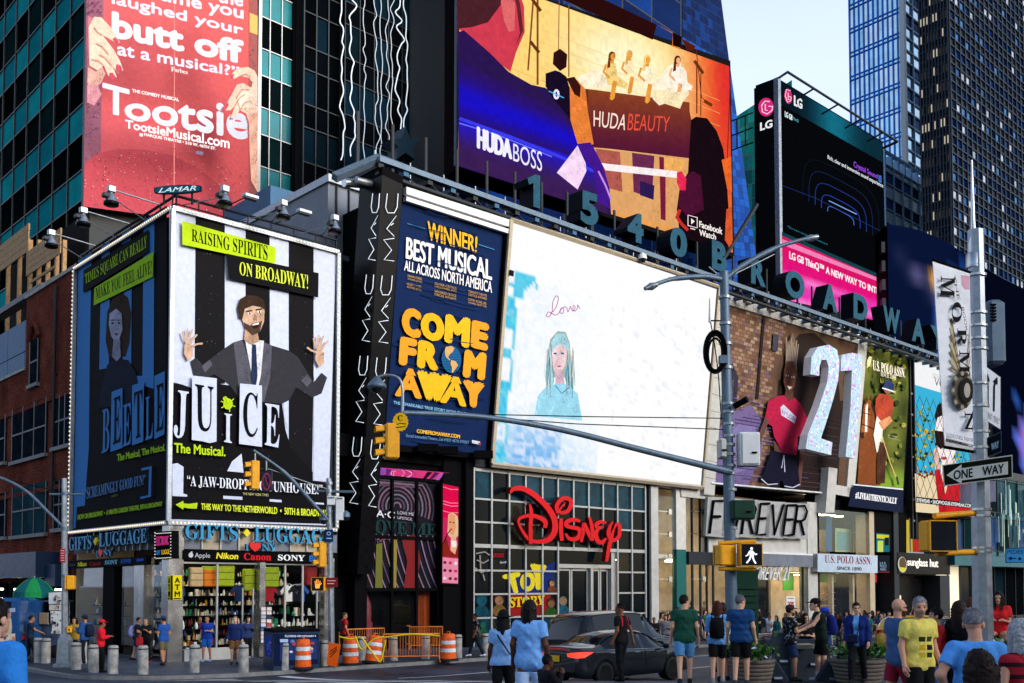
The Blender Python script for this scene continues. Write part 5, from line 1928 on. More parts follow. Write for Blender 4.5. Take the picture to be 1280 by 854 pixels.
curtain(dt,(tC,yC),(tC+86,yC),0,40*fh,fh,40,G_navy*3+['glass_deep1','glass_deep3','glass_deep0']*3,['dk_sp'],fh*.46,'dk_mull',32,(0,-1),.22,lit=('blind_pale',.16))
#  curved navy LED drum
cv=thing('curved_screen','curved dark navy LED wall showing a crescent planet','screen',atY(1200,500,95))
prof=[(1109,279,84),(1130,282,84.6),(1150,287,85.6),(1170,295,87.2),(1190,305,89.4),(1208,317,92),(1225,330,95),(1252,346,99),(1290,368,104),(1330,392,110)]
ztop=[atY(*q)for q in prof]
zt0=sum(q.z for q in ztop)/len(ztop)
b=MB()
nV=22
def curvc(px,py):
 c=mixc((9,20,52),(4,8,24),ss(1180,1240,px))
 d=abs((py-312)-(px-1115)*.92)/9
 if px<1175:
  c=mixc(c,(120,110,160),math.exp(-d*d)*.7*ss(1108,1150,px))
  c=mixc(c,(240,170,80),math.exp(-((px-1166)/6)**2-((py-346)/10)**2))
 cx=1170+.006*(py-400)**2*.25
 if py>350:
  c=mixc(c,(70,120,220),math.exp(-((px-cx)/4)**2)*.95)
  c=mixc(c,(190,200,240),math.exp(-((px-cx-5)/2.6)**2)*.9)
  c=mixc(c,(230,150,40),math.exp(-((px-cx-14)/6)**2)*.9)
 d2=math.hypot((px-1197)/13,(py-336)/11)
 if d2<1:
  c=mixc(c,(30,80,170),.9*(1-d2*.4))
 if px>1255:
  d3=math.hypot((px-1283)/16,(py-552)/36)
  if d3<1:
   c=mixc((220,120,190),(90,110,220),d3)
  e=abs((py-470)-(px-1250)*1.7)
  if e<4 and py<510:
   c=(40,80,160)
 return c
cols=[]
for i in range(len(prof)-1):
 for k in range(5):
  cols.append(tuple(prof[i][j]+(prof[i+1][j]-prof[i][j])*k/5 for j in range(3)))
cols.append(prof[-1])
VS,CC=[],[]
for px,py,Yd in cols:
 top=atY(px,py,Yd)
 for j in range(nV+1):
  z=zt0+(3.5-zt0)*j/nV
  VS.append((top.x,top.y,z))
  row=HZ-(z-CAMZ)*FPX/Yd
  CC.append(lin(curvc(px,row)))
o=0
b.v+=VS
for i in range(len(cols)-1):
 for j in range(nV):
  a_=i*(nV+1)+j
  ids=[a_,a_+nV+1,a_+nV+2,a_+1]
  b.f.append(ids)
  b.m.append('screen_fine')
  b.c.append([CC[x]for x in ids])
  b.sm.append(True)
b.build('lit_face',cv)
b=MB()
pl=[Vector((q.x,q.y+.3,3.4))for q in(atY(*c)for c in cols)]
b.prism(pl+[pl[-1]+Vector((0,14,0)),pl[0]+Vector((0,14,0))],(0,0,zt0-3.4),'black')
b.build('drum_wall',cv)
b=MB()
P0_=atY(1108,400,83.7)
for k in range(16):
 b.box((P0_.x-.35,P0_.y-.1,6+k*1.6),(P0_.x-.05,P0_.y+.5,6.9+k*1.6),'dark_steel')
b.build('edge_frame',cv)
#  brick-picture billboard with the big 21
br=fthing('fashion_billboard','billboard of a woman in a magenta top before a brick arch, framed in pale tiles','billboard',tz(980,600)[0],0,8)
p=fpanel(-.3,m='print')
q=[(908,376),(1076,430),(1064,618),(890,603)]
p.slab([(905,372),(1082,426),(1068,622),(886,606)],.6,'black')
p.poly(q,'5e4638')
r=random.Random(9)
def BQ(u,v):
 x=(q[0][0]*(1-u)+q[1][0]*u)*(1-v)+(q[3][0]*(1-u)+q[2][0]*u)*v
 y=(q[0][1]*(1-u)+q[1][1]*u)*(1-v)+(q[3][1]*(1-u)+q[2][1]*u)*v
 return x,y
p.L+=1
L0=p.L
for j in range(46):
 for i in range(30):
  if.36<(i/30)and not(j/46<.2 and i/30<.42):
   continue
  u0=(i+(j%2)*.5)/30
  c=r.choice(['7a5c4a','6a4e40','866652','8e7260','5a4236','94806c','6e5660'])
  p.poly([BQ(u0,j/46),BQ(u0+.029,j/46),BQ(u0+.029,(j+.8)/46),BQ(u0,(j+.8)/46)],c,L=L0)
p.L=L0+1
p.rich=.8
p.poly([BQ(.42,.34),BQ(.45,.16),BQ(.54,.04),BQ(.66,.0),BQ(.78,.06),BQ(.86,.2),BQ(.9,.4),BQ(.9,1),BQ(.42,1)],'2a201d')
p.line([BQ(.42,.36),BQ(.45,.18),BQ(.54,.05),BQ(.66,.01),BQ(.78,.07),BQ(.86,.22),BQ(.89,.4)],5,'5a4638')
p.line([BQ(.9,.3),BQ(.93,.1),BQ(.99,.02)],5,'4c3a30')
for k in range(18):
 p.line([BQ(.43,.5+k*.028),BQ(.88,.5+k*.028)],.8,r.choice(['3a2c2c','4a3a44','2a2230','54404a']))
p.poly([BQ(.0,.36),BQ(.08,.33),BQ(.13,.4),BQ(.13,.62),BQ(.0,.66)],'34303c')
p.poly([BQ(.02,.42),BQ(.1,.42),BQ(.1,.6),BQ(.02,.62)],'4c4a5c')
p.poly([BQ(.0,.72),BQ(.1,.6),BQ(.24,.54),BQ(.32,.62),BQ(.34,.8),BQ(.26,1),BQ(0,1)],'6c5c86')
p.poly([BQ(.06,.74),BQ(.16,.66),BQ(.28,.66),BQ(.28,.9),BQ(.08,.96)],'7a6e9c')
p.line([BQ(.285,.0),BQ(.28,.5)],2.4,'2a2024')
p.poly([BQ(.36,.1),BQ(.4,.1),BQ(.4,.2),BQ(.36,.2)],'3a3a46')
for k in range(26):
 p.line([BQ(.02+.5*r.random(),.5+.5*k/26),BQ(.1+.6*r.random(),.5+.5*k/26)],.7,r.choice(['5a4a80','44386a','7060a0']))
p.rich=1.6
HR='9a8878'
p.poly([BQ(.46,.28),BQ(.47,.14),BQ(.5,.06),BQ(.53,.12),BQ(.55,.28)],'6a5a50')
for k in range(8):
 p.line([BQ(.47+.01*k,.28),BQ(.455+.013*k,.1+.02*(k%3))],.9,HR)
p.poly([BQ(.455,.3),BQ(.47,.24),BQ(.52,.23),BQ(.55,.29),BQ(.54,.38),BQ(.51,.43),BQ(.48,.42),BQ(.458,.36)],'5c3a30')
for u in(.482,.523):
 p.ell(*BQ(u,.325),2.2,1.2,'c8b0a4',8)
 p.ell(*BQ(u,.325),.9,1.2,'181210',8)
p.poly([BQ(.485,.385),BQ(.525,.385),BQ(.505,.405)],'e0d0c8')
p.poly([BQ(.48,.41),BQ(.535,.41),BQ(.54,.47),BQ(.47,.47)],'55352c')
p.poly([BQ(.36,.5),BQ(.43,.455),BQ(.47,.445),BQ(.505,.475),BQ(.545,.445),BQ(.6,.48),BQ(.65,.56),BQ(.63,.68),BQ(.59,.67),BQ(.59,.8),BQ(.5,.8),BQ(.42,.7),BQ(.4,.64),BQ(.34,.62)],'a81c40')
p.poly([BQ(.45,.52),BQ(.47,.5),BQ(.57,.56),BQ(.56,.6),BQ(.46,.565)],'c8c0d4')
p.rich=0
p.text('NYLON',[BQ(.465,.56),BQ(.56,.59),BQ(.56,.565),BQ(.465,.53)],'5a4a8a')
p.line([BQ(.36,.6),BQ(.31,.74),BQ(.27,.86)],6,'60423a')
p.line([BQ(.62,.67),BQ(.63,.8),BQ(.62,.98)],5,'60423a')
p.rich=1.4
p.poly([BQ(.42,.72),BQ(.5,.8),BQ(.43,.79)],'60423a')
p.poly([BQ(.41,.78),BQ(.5,.79),BQ(.59,.79),BQ(.63,.97),BQ(.52,.99),BQ(.5,.95),BQ(.47,.98),BQ(.35,.96)],'141428')
p.line([BQ(.35,.955),BQ(.4,.985),BQ(.47,.975)],1.4,'b8b8d0')
p.line([BQ(.52,.985),BQ(.58,.99),BQ(.63,.965)],1.4,'b8b8d0')
p.line([BQ(.5,.8),BQ(.49,.88)],1,'c8c8dc')
p.line([BQ(.5,.8),BQ(.515,.9)],1,'c8c8dc')
p.build('printed_face',br)
b=MB()
def tiles(a0,a1,b1,b0,n,y=-.45,th=.5):
 P=[hit(*c,fw(0,y),V)for c in(a0,a1,b1,b0)]
 for k in range(n):
  u,v=k/n,(k+.97)/n
  b.prism([P[0].lerp(P[1],u),P[0].lerp(P[1],v),P[3].lerp(P[2],v),P[3].lerp(P[2],u)],V*th,'stone')
tiles((909,365),(1085,421),(1084,433),(908,380),18)
tiles((1073,430),(1084.5,432),(1068,620),(1058,618),1)
tiles((1045,606),(1067,610),(1066,622),(1044,618),3)
tiles((1036,584),(1047,586),(1043,641),(1032,641),3,-.9,.9)
b.build('tile_frame',br)
MB().tube([hit(889,604,fw(0,-.5),V),hit(1031,616.5,fw(0,-.5),V)],.07,'white',n=4).build('bottom_trim',br)
m=bpy.data.materials.new('iridescent')
m.use_nodes=True
n_,l_=m.node_tree.nodes,m.node_tree.links
bs=n_['Principled BSDF']
vo=n_.new('ShaderNodeTexVoronoi')
vo.inputs['Scale'].default_value=7
tcx=n_.new('ShaderNodeTexCoord')
l_.new(tcx.outputs['Object'],vo.inputs['Vector'])
cr=n_.new('ShaderNodeValToRGB')
cr.color_ramp.elements[0].color=(*lin('8fb4bc'),1)
cr.color_ramp.elements[1].color=(*lin('e8f4f6'),1)
e=cr.color_ramp.elements.new(.72)
e.color=(*lin('a8d0d4'),1)
e=cr.color_ramp.elements.new(.8)
e.color=(*lin('c050c8'),1)
e=cr.color_ramp.elements.new(.4)
e.color=(*lin('b4c8d8'),1)
spx=n_.new('ShaderNodeSeparateColor')
l_.new(vo.outputs['Color'],spx.inputs[0])
l_.new(spx.outputs[0],cr.inputs[0])
l_.new(cr.outputs[0],bs.inputs['Base Color'])
bs.inputs['Roughness'].default_value=.25
bs.inputs['Metallic'].default_value=.3
MATS['iridescent']=m
tn_=fthing('number_sign','giant white 21 numerals with glittering fronts on the brick billboard','sign',tz(1040,570)[0],-2,9)
P=fw(0,-2.4)
dig2=spline([(1019,470),(1021,452),(1029,440),(1041,437),(1048,447),(1048,466),(1044,490),(1035,520),(1022,553)],4)
two=[(1010,468),(1011,452)]
def stroke(pts,w):
 out,inn=[],[]
 for i,q in enumerate(pts):
  a_,c_=pts[max(0,i-1)],pts[min(len(pts)-1,i+1)]
  d=math.hypot(c_[0]-a_[0],c_[1]-a_[1])
  nx,ny=-(c_[1]-a_[1])/d*w/2,(c_[0]-a_[0])/d*w/2
  out.append((q[0]+nx,q[1]+ny))
  inn.append((q[0]-nx,q[1]-ny))
 return out+inn[::-1]
b=MB()
sh2=[(1013,468),(1014.5,446),(1022,434),(1036,431),(1046,437),(1049.5,452),(1048,474),(1042,498),(1031,534),(1026,548),(1040.5,553),(1039,569),(1007,561),(1010,543),(1024,508),(1034,478),(1036,459),(1033,450),(1027,450),(1024.5,458),(1024,470)]
b.prism([hit(*c,P,V)for c in sh2],V*.55,'iridescent',side='white')
b.build('numeral',tn_)
b=MB()
sh1=[(1052,444),(1066,441),(1078,444),(1075,500),(1068,573),(1057,571),(1063,510),(1065,463),(1051,464)]
b.prism([hit(*c,P,V)for c in sh1],V*.55,'iridescent',side='white')
b.build('numeral',tn_)
#  polo board, vogue board
po=fthing('polo_billboard','green billboard of a polo rider in red on a brown horse','billboard',tz(1100,610)[0],0,8)
p=fpanel(-.2,m='print')
q=[(1084,430),(1138.5,448),(1129,611),(1067,606)]
p.slab([(1083,427),(1140,446),(1129,642),(1058,634)],.5,'black')
p.grid(q,14,18,lambda u,v:mixc(mixc((52,60,26),(112,118,46),.5+.5*math.sin(9*u+7*v)*math.sin(11*v-3*u)),(116,150,48),ss(.82,.95,v)))
r=random.Random(14)
for k in range(90):
 u,v=r.random(),r.random()*.85
 x=1084+54*u-16*v
 y=432+16*u+165*v
 p.ell(min(1130,x),min(598,y),r.uniform(1,4),r.uniform(1,4),r.choice(['3a4a1c','6a7a2c','8a8a34','2c3818','a09a48','4c5a22']),8)
p.rich=2
p.poly([(1080,520),(1088,500),(1092,512),(1096,540),(1104,560),(1106,590),(1100,607),(1072,605),(1074,560),(1076,535)],'7a4220')
p.poly([(1076,540),(1080,506),(1088,498),(1089,508),(1086,540),(1079,548)],'8e5226')
p.poly([(1082,508),(1085,504),(1084,540),(1081,540)],'e8dcd0')
p.rich=0
p.line([(1077,530),(1092,536),(1100,556)],1.2,'2a1a10')
p.line([(1079,516),(1089,519)],.9,'2a1a10')
p.poly([(1081,503),(1083,494),(1085,502)],'5a2c14')
p.poly([(1086,500),(1089,492),(1090,501)],'5a2c14')
p.ell(1086.5,512,1,1.5,'140c08',8)
p.poly([(1075.5,541),(1080,540),(1080,548),(1077,548)],'3a2014')
p.line([(1090,504),(1096,520),(1097,548)],2.4,'2c1810')
p.rich=2
p.poly([(1095,498),(1100,492),(1112,494),(1117,502),(1114,526),(1106,534),(1096,526),(1094,510)],'a8402a')
p.poly([(1096,520),(1104,530),(1102,560),(1096,566),(1092,544)],'e4dccc')
p.poly([(1100,552),(1108,556),(1106,604),(1096,605),(1096,574)],'4a2c1c')
p.poly([(1098,528),(1112,520),(1116,526),(1104,538)],'c88a60')
p.ell(1110,486,5.2,6.4,'8a5c40',12)
p.poly([(1104,484),(1106,477),(1112,475.5),(1118,481),(1117,488),(1110,486)],'22325c')
p.line([(1103,485),(1118,490)],1.6,'d8dce8')
p.line([(1104,550),(1112,576),(1122,602)],1.2,'c8a868')
p.line([(1121,596),(1123,606)],2.6,'3a3030')
p.ell(1086.5,452,2.6,7,'d4cc98',10,rot=.2)
p.line([(1084,460),(1090,446)],1,'e4dcb0')
p.rich=0
p.text(serif('U.S. POLO ASSN.'),[(1091,462.5),(1131.5,472.5),(1131.5,461),(1091,450)],'efe8d6',.01)
p.text(serif('SINCE 1890'),[(1101,470),(1120,475),(1120,469.5),(1101,464.5)],'e0d8c0')
p.text('Jason Crowder',[(1110,545),(1122,547.5),(1122,545.5),(1110,543)],'c8c8a8')
p.text('Professional player',[(1110,548),(1126,551.5),(1126,549.8),(1110,546.3)],'a8a888')
p.poly([(1067,605),(1129,611),(1129,612.6),(1067,606.6)],'d8d8dc')
p.poly([(1066.5,607),(1129,613),(1128.5,641),(1060,633)],'141c34')
p.text(serif('#LIVEAUTHENTICALLY'),[(1069,623.5),(1121,631),(1121.5,622.5),(1069.5,614.8)],'f0f0f4',.02)
p.build('printed_face',po)
vg=fthing('eyewear_billboard','bright eyewear billboard of a pale woman in red behind a chain-link fence','billboard',tz(1180,610)[0],0,8)
p=fpanel(-.2,m='screen_fine')
q=[(1141,449),(1216,474),(1216,646),(1145,640)]
p.slab([(1139,446),(1218,472),(1218,650),(1143,644)],.5,'black')
p.poly(q,'f4f4f6')
p.poly([(1141.6,480.5),(1216,503),(1216,646),(1144,640)],'3cb4dc')
r=random.Random(21)
for k in range(230):
 x=r.uniform(1144,1214)
 y=r.uniform(522+14*math.sin(x*.14),596)
 p.ell(x,y,r.uniform(1,2.6),r.uniform(1,2.6),r.choice(['6a7c18','a89a1c','c8b428','3c4c14','8a8a20','2c3a18','d8c440']),7)
p.poly([(1143.6,592),(1216,600),(1216,646),(1145,640)],'ecd8b0')
for k in range(40):
 p.ell(r.uniform(1145,1214),r.uniform(588,597),1.6,1.6,r.choice(['a02c1c','6a2c14','c84a30']),7)
p.rich=1.2
p.poly([(1168,520),(1172,506),(1184,500),(1196,503),(1204,516),(1206,548),(1200,556),(1196,530),(1180,520),(1172,534)],'241c1c')
p.poly([(1169,534),(1172,522),(1184,517),(1196,526),(1198,556),(1190,576),(1180,580),(1174,572),(1170,552)],'f8ecea')
p.poly([(1168,538),(1182,540),(1182,556),(1176,562),(1170,556)],'28140e')
p.poly([(1184,540),(1199,543),(1198,556),(1190,562),(1185,556)],'28140e')
p.ell(1180,573,4,2.2,'c04a60',10)
p.poly([(1176,578),(1194,574),(1200,596),(1176,600)],'f4dcd6')
p.poly([(1186,600),(1204,592),(1214,600),(1216,646),(1176,642)],'d0222c')
p.poly([(1168,588),(1174,586),(1180,606),(1184,642),(1174,642)],'c81c28')
p.poly([(1167,562),(1172,558),(1175,586),(1169,588)],'e8b8a4')
p.rich=0
p.text('GO BEHIND THE',[(1166,472),(1196,481),(1196,476),(1166,466.6)],'a0a0a4')
p.text('VOGUE',[(1168,482),(1200,491),(1200,481),(1168,472)],'4a4a50')
L0=p.L+1
for k in range(-12,12):
 p.L=L0
 pts1,pts2=[],[]
 for j in range(13):
  y=482+j*12
  pts1.append((1146+k*8.4+(j%2)*4.2-.2,y+(k*2.4)))
  pts2.append((1146+k*8.4-(j%2)*4.2,y+(k*2.4)))
 for pts in(pts1,pts2):
  pts=[c for c in pts if 1142.5<c[0]<1215 and 482+(c[0]-1141)*.3<c[1]<638]
  if len(pts)>1:
   p.line(pts,.6,'243038')
p.L=L0+3
p.poly([(1145,621),(1216,629),(1216,636),(1145,628.5)],'0c0c0e')
p.text('EYEWEAR \u2022 SHOPVOGUE-EYEWEAR.COM',[(1146,627.6),(1215,635),(1215,630.4),(1146,622.6)],'f4f4f4',.04)
p.build('lit_face',vg)
b=MB(FM)
t_=tz(1133,550)[0]
for dx in(.1,.75):
 b.box((t_+dx,-.35,5.6),(t_+dx+.16,.2,tz(1140,448)[1]),'dark_steel')
for k in range(7):
 b.box((t_+.1,-.25,7+k*1.7),(t_+.9,-.1,7.14+k*1.7),'galv')
sp_=fthing('ladder_frame','dark steel ladder frame in the gap between the polo and eyewear billboards','ladder',t_,0,6)
b.build('ladder',sp_)
#  shop fronts along Broadway
def front_z(px,py,y=0.0):
 return tz(px,py,y)[1]
def rect(px0,px1,ya0,ya1,yb0,yb1,y=0.0):
 """frame-space corners (t,z) of a pixel quad on a front: top-left, top-right, bottom-right, bottom-left"""
 return[tz(px0,ya0,y),tz(px1,ya1,y),tz(px1,yb1,y),tz(px0,yb0,y)]
ms=fthing('cosmetics_shop','black cosmetics shop front with a tall swirling pink window graphic','shop',tz(520,780)[0],0,gf(17,0))
t0,t1=tz(446,700)[0],tz(589,700)[0]
Gm=gf(17,0)
ta,tb=tz(456,700,.6)[0],tz(547,700,.6)[0]
zt_=front_z(500,598,.6)
b=MB(FM)
b.box((ta-.6,.5,Gm-.2),(ta-.02,3,8.4),'black')
b.box((tb+.02,.2,Gm-.2),(t1-.1,3,8.4),'black')
b.box((ta,.5,zt_+.02),(tb,3,8.4),'black')
b.box((ta,3,Gm-.2),(tb,3.2,8.4),'black')
b.box((t0-1.2,.3,7.6),(t1,1.0,8.6),'black')
b.build('shop_wall',ms)
MB(FM).box((ta,.4,Gm-.2),(tb,3,Gm+.05),'paving').build('shop_floor',ms)
p=fpanel(.55,m='screen')
p.P=fw(0,.66)
zz=front_z(500,672,.6)
w0=[(456,598),(547,605),(546,735),(452,735)]
p.m='print'
p.poly(w0,'1c1a22')
def WQ(u,v):
 x=(w0[0][0]*(1-u)+w0[1][0]*u)*(1-v)+(w0[3][0]*(1-u)+w0[2][0]*u)*v
 y=(w0[0][1]*(1-u)+w0[1][1]*u)*(1-v)+(w0[3][1]*(1-u)+w0[2][1]*u)*v
 return x,y
r=random.Random(8)
for k in range(11):
 c=[(.45+.05*k*math.cos(a),.24+.05*k*math.sin(a)*.75)for a in np.linspace(math.pi*.9,math.pi*2.1,16)]
 c=[q for q in c if 0<q[0]<1 and 0<q[1]<1]
 if len(c)>2:
  p.line([WQ(*q)for q in c],2.0,['5a4456','7a5a6e','4a4452','6c6474'][k%4])
for k in range(16):
 c=[(-.25+.085*k+.22*(v-.5)**2*4*.4+.28*(v-.5),v)for v in np.linspace(.5,1,9)]
 c=[q for q in c if 0<q[0]<1]
 if len(c)>2:
  p.line([WQ(*q)for q in c],1.4,['8a7090','5c4a64','94707c','6a6276'][k%4])
p.poly([WQ(.52,.52),WQ(.7,.5),WQ(.78,.72),WQ(.72,1),WQ(.56,1),WQ(.6,.75)],'7a2426')
p.poly([WQ(.4,.55),WQ(.46,.55),WQ(.46,1),WQ(.38,1)],'8a7a3a')
p.poly([WQ(.18,.6),WQ(.26,.58),WQ(.28,1),WQ(.18,1)],'6a6a30')
p.text(serif('LOVE ME'),[WQ(-.12+.14,.5),WQ(.99,.5),WQ(.99,.385),WQ(.02,.37)],'1c3a38',.03)
p.text('M\u00b7A\u00b7C',[WQ(.02,.34),WQ(.42,.355),WQ(.42,.29),WQ(.02,.275)],'dcdce4',.03)
p.text('LOVE ME',[WQ(.46,.31),WQ(.68,.32),WQ(.68,.29),WQ(.46,.28)],'c8c0cc')
p.text('LIPSTICK',[WQ(.46,.355),WQ(.66,.365),WQ(.66,.34),WQ(.46,.33)],'c8c0cc')
p.text(script('Lipstick'),[WQ(.1,.58),WQ(.64,.56),WQ(.64,.5),WQ(.1,.52)],'8a5a74',.02)
p.build('window_graphic',ms)
b=MB(FM)
for u in(0,.35,.69,1):
 t=ta+(tb-ta)*u
 b.box((t-.06,.5,Gm),(t+.06,.64,zt_),'black')
for py in(598,672,737):
 z=front_z(500,py,.6)
 b.box((ta,.5,z-.07),(tb,.62,z+.07),'black')
b.build('window_frame',ms)
b=MB(FM)
b.add([(ta,.7,Gm),(tb,.7,Gm),(tb,.7,front_z(500,738,.6)),(ta,.7,front_z(500,738,.6))],[(0,1,2,3)],'shop_glass')
b.build('shop_window',ms)
b=MB(FM)
for k in range(6):
 b.box((ta+1.6,2.4,Gm+.3+k*.4),(ta+3.1,2.9,Gm+.36+k*.4),'tan')
b.box((ta+1.55,2.9,Gm),(ta+3.15,2.95,Gm+2.6),'tan')
b.box((ta+.5,1.4,front_z(500,739,.6)),(tb-.5,2.2,front_z(500,739,.6)+.08),'store_light')
b.build('shelf_unit',ms)
b=MB(FM)
b.lathe([(.3,0),(.3,1.3),(.24,1.32),(.24,2.0),(.2,2.2),(.05,2.6)],(ta+.5,1.2,Gm),'goods',lin('7a3038'),n=14)
b.box((ta+3.4,1.2,Gm),(ta+4.3,1.3,Gm+2.7),'goods',lin('b04a20'))
b.box((ta+4.9,1.0,Gm+.6),(ta+5.5,1.1,Gm+2.2),'goods',lin('28365a'))
b.build('display_stand',ms)
th=fthing('portrait_screen','narrow pink screen with a blonde woman in red, right of the cosmetics window','screen',tz(563,700)[0],0,2)
p=fpanel(.1,m='screen')
w0=[(554,605),(573,609),(572.5,730),(553,729)]
p.slab([(552,603),(575,607),(574,732),(551,731)],.2,'black')
p.poly(w0,'c8285a')
p.poly([WQ(0,0),WQ(1,0),WQ(1,.34),WQ(0,.34)],'e00c4a')
for v in(.03,.17,.2,.27):
 p.line([WQ(0,v),WQ(.5,v+.01),WQ(1,v-.005)],.7,'f0a0b8')
p.poly([WQ(0,.6),WQ(.2,.52),WQ(.55,.7),WQ(.7,.56),WQ(1,.6),WQ(1,.73),WQ(0,.73)],'8a2418')
p.poly([WQ(.3,.5),WQ(.35,.3),WQ(.6,.27),WQ(.95,.3),WQ(1,.36),WQ(1,.5),WQ(.7,.56)],'e4bc90')
p.poly([WQ(.36,.34),WQ(.5,.28),WQ(.78,.3),WQ(.84,.42),WQ(.7,.5),WQ(.5,.5),WQ(.38,.44)],'e09a70')
for u in(.48,.7):
 p.ell(*WQ(u,.375),1.4,.8,'2a1410',8)
p.ell(*WQ(.55,.445),1.8,.9,'c01838',8)
p.poly([WQ(.55,.5),WQ(.8,.5),WQ(.95,.6),WQ(.8,.7),WQ(.5,.66)],'e8b090')
p.poly([WQ(.52,.56),WQ(.9,.56),WQ(.86,.62),WQ(.6,.63)],'f4ece4')
p.line([WQ(.05,.6),WQ(.3,.5),WQ(.5,.45)],1.2,'2a0c10')
p.poly([WQ(0,.74),WQ(1,.74),WQ(1,.995),WQ(0,.995)],'e88aa8')
for k in range(9):
 p.ell(*WQ(.15+.35*(k%3),.79+.08*(k//3)),2.2,2,['7a1c3c','c8305c','f4d0dc','5a2038'][k%4],9)
p.build('lit_face',th)
th=fthing('soffit_screen','bright pink screen in the soffit over the cosmetics window','screen',tz(515,590)[0],0,zt_)
p=Panel(fw(0,.3,front_z(515,590,.3)),(-V-Vector((0,0,.9))),'screen')
w0=[(474,584.5),(561,591),(550,602),(474,596)]
p.slab(w0,.1,'black')
p.poly(w0,'d83c7c')
for k in range(4):
 p.line([WQ(.3+.02*k+.2*math.cos(a)*(.4+.2*k),.5+.45*math.sin(a))for a in np.linspace(.2,2*math.pi,14)],.7,['f4b0cc','8a1c5c','f0d0e0','6a2c9a'][k])
for u,c in((.02,'8a4cb0'),(.1,'6a2080'),(.8,'5a1c50'),(.9,'b85ac0'),(.7,'2a1018')):
 p.poly([WQ(u,.05),WQ(u+.08,.1),WQ(u+.05,.9),WQ(u,.8)],c)
p.build('lit_face',th)
dz=fthing('toy_shop','toy shop with a tall grid of silver framed dark windows','shop',tz(700,780)[0],0,gf(24,0))
Gd=gf(24,0)
t0,t1=tz(591,700)[0],tz(806,700)[0]
pxs=[591.5,614,636,656.5,677.5,697,716.5,735.5,753.5,771.5,789.5,806.5]
zr_=[front_z(591,586),front_z(591,623),front_z(591,652),front_z(591,682),front_z(591,713),front_z(591,743),front_z(591,773)]
mat('toy_glass',(.003,.006,.009),.1,0,.4,.7,spec=.07)
mat('toy_glass_blue',(.008,.045,.07),.1,0,.6,1.2,spec=.08)
mat('toy_glass_warm',(.02,.02,.014),.1,0,.5,1.2,spec=.08)
r=random.Random(17)
TT=[tz(x,700)[0]for x in pxs]
zz=zr_+[Gd]
for j in range(7):
 for i in range(11):
  if j>=3 and 5<=i<=8:
   continue
  g='toy_glass_blue' if(j==0 and r.random()<.8)or r.random()<.18 else 'toy_glass_warm' if r.random()<.1 else 'toy_glass'
  MB(FM).add([(TT[i],.06,zz[j+1]),(TT[i+1],.06,zz[j+1]),(TT[i+1],.06,zz[j]),(TT[i],.06,zz[j])],[(0,1,2,3)],g).build('window_pane',dz)
b=MB(FM)
for i,t in enumerate(TT):
 zb_=zr_[3]if 6<=i<=8 else Gd
 b.box((t-.05,-.06,zb_),(t+.05,.05,zz[0]+.1),'mullion')
for j,z in enumerate(zz[:-1]):
 h_=.09 if j in(0,3)else.045
 if j<=3:
  b.box((TT[0]+.051,-.03,z-h_),(TT[-1]-.051,.045,z+h_),'mullion')
 else:
  b.box((TT[0]+.051,-.03,z-h_),(TT[5],.045,z+h_),'mullion')
  b.box((TT[9],-.03,z-h_),(TT[-1],.045,z+h_),'mullion')
b.build('mullion_grid',dz)
b=MB(FM)
b.box((TT[5],.3,Gd),(TT[5]+.25,.5,zr_[3]-.9),'mullion')
zd=zr_[3]-1.0
b.box((TT[5]+.05,.1,zd),(TT[9]-.05,.4,zd+.2),'mullion')
b.box((TT[7]+.3,.1,Gd),(TT[7]+.5,.4,zd),'mullion')
b.box((TT[9]-.4,.08,Gd),(TT[9]-.05,.5,zr_[3]),'mullion')
b.build('entrance_frame',dz)
for a_,c_ in((TT[5]+.3,TT[6]+.1),(TT[6]+.15,TT[7]+.28),(TT[7]+.55,TT[8]+.05),(TT[8]+.1,TT[9]-.45)):
 d=MB(FM)
 for x0,x1 in((a_,a_+.1),(c_-.1,c_)):
  d.box((x0,.3,Gd+.03),(x1,.36,zd-.03),'mullion')
 for z0_,z1_ in((Gd+.03,Gd+.25),(Gd+1.15,Gd+1.25),(zd-.15,zd-.03)):
  d.box((a_+.1,.3,z0_),(c_-.1,.36,z1_),'mullion')
 dd=d.build('door',dz)
 MB(FM).add([(a_+.1,.33,Gd+.25),(c_-.1,.33,Gd+.25),(c_-.1,.33,zd-.15),(a_+.1,.33,zd-.15)],[(0,1,2,3)],'toy_glass').build('door_glass',dd)
 MB(FM).tube([(c_-.16,.26,Gd+.9),(c_-.16,.26,Gd+1.6)],.02,'steel').build('handle',dd)
for i in range(5,9):
 MB(FM).add([(TT[i],.12,zd+.2),(TT[i+1],.12,zd+.2),(TT[i+1],.12,zr_[3]-.1),(TT[i],.12,zr_[3]-.1)],[(0,1,2,3)],'toy_glass').build('window_pane',dz)
b=MB(FM)
b.box((TT[0]-.55,-.1,Gd-.2),(TT[0]-.06,1,8.5),'black')
b.box((TT[0]-.05,-.2,zz[0]+.1),(TT[-1]+.1,.3,8.6),'dark_steel')
b.box((TT[-1]+.06,-.05,Gd-.2),(tz(815,700)[0],.6,8.4),'black')
b.build('shop_wall',dz)
p=fpanel(.045,m='print',step=.0015)
for pts,c in(([(637,724),(656,718),(694,702),(690,742),(680,752),(640,742)],'1a2a66'),([(636,744),(688,744),(690,772),(637,770)],'8a1c1c')):
 p.poly(pts,c)
for ch,q in(('T',[(638,742),(653,742),(650,714),(627,719)]),('O',[(650,739),(669,740),(669,714),(650,716)]),('Y',[(667,738),(679,738),(684,706),(662,704)])):
 p.text(ch,q,'d8c428',.12)
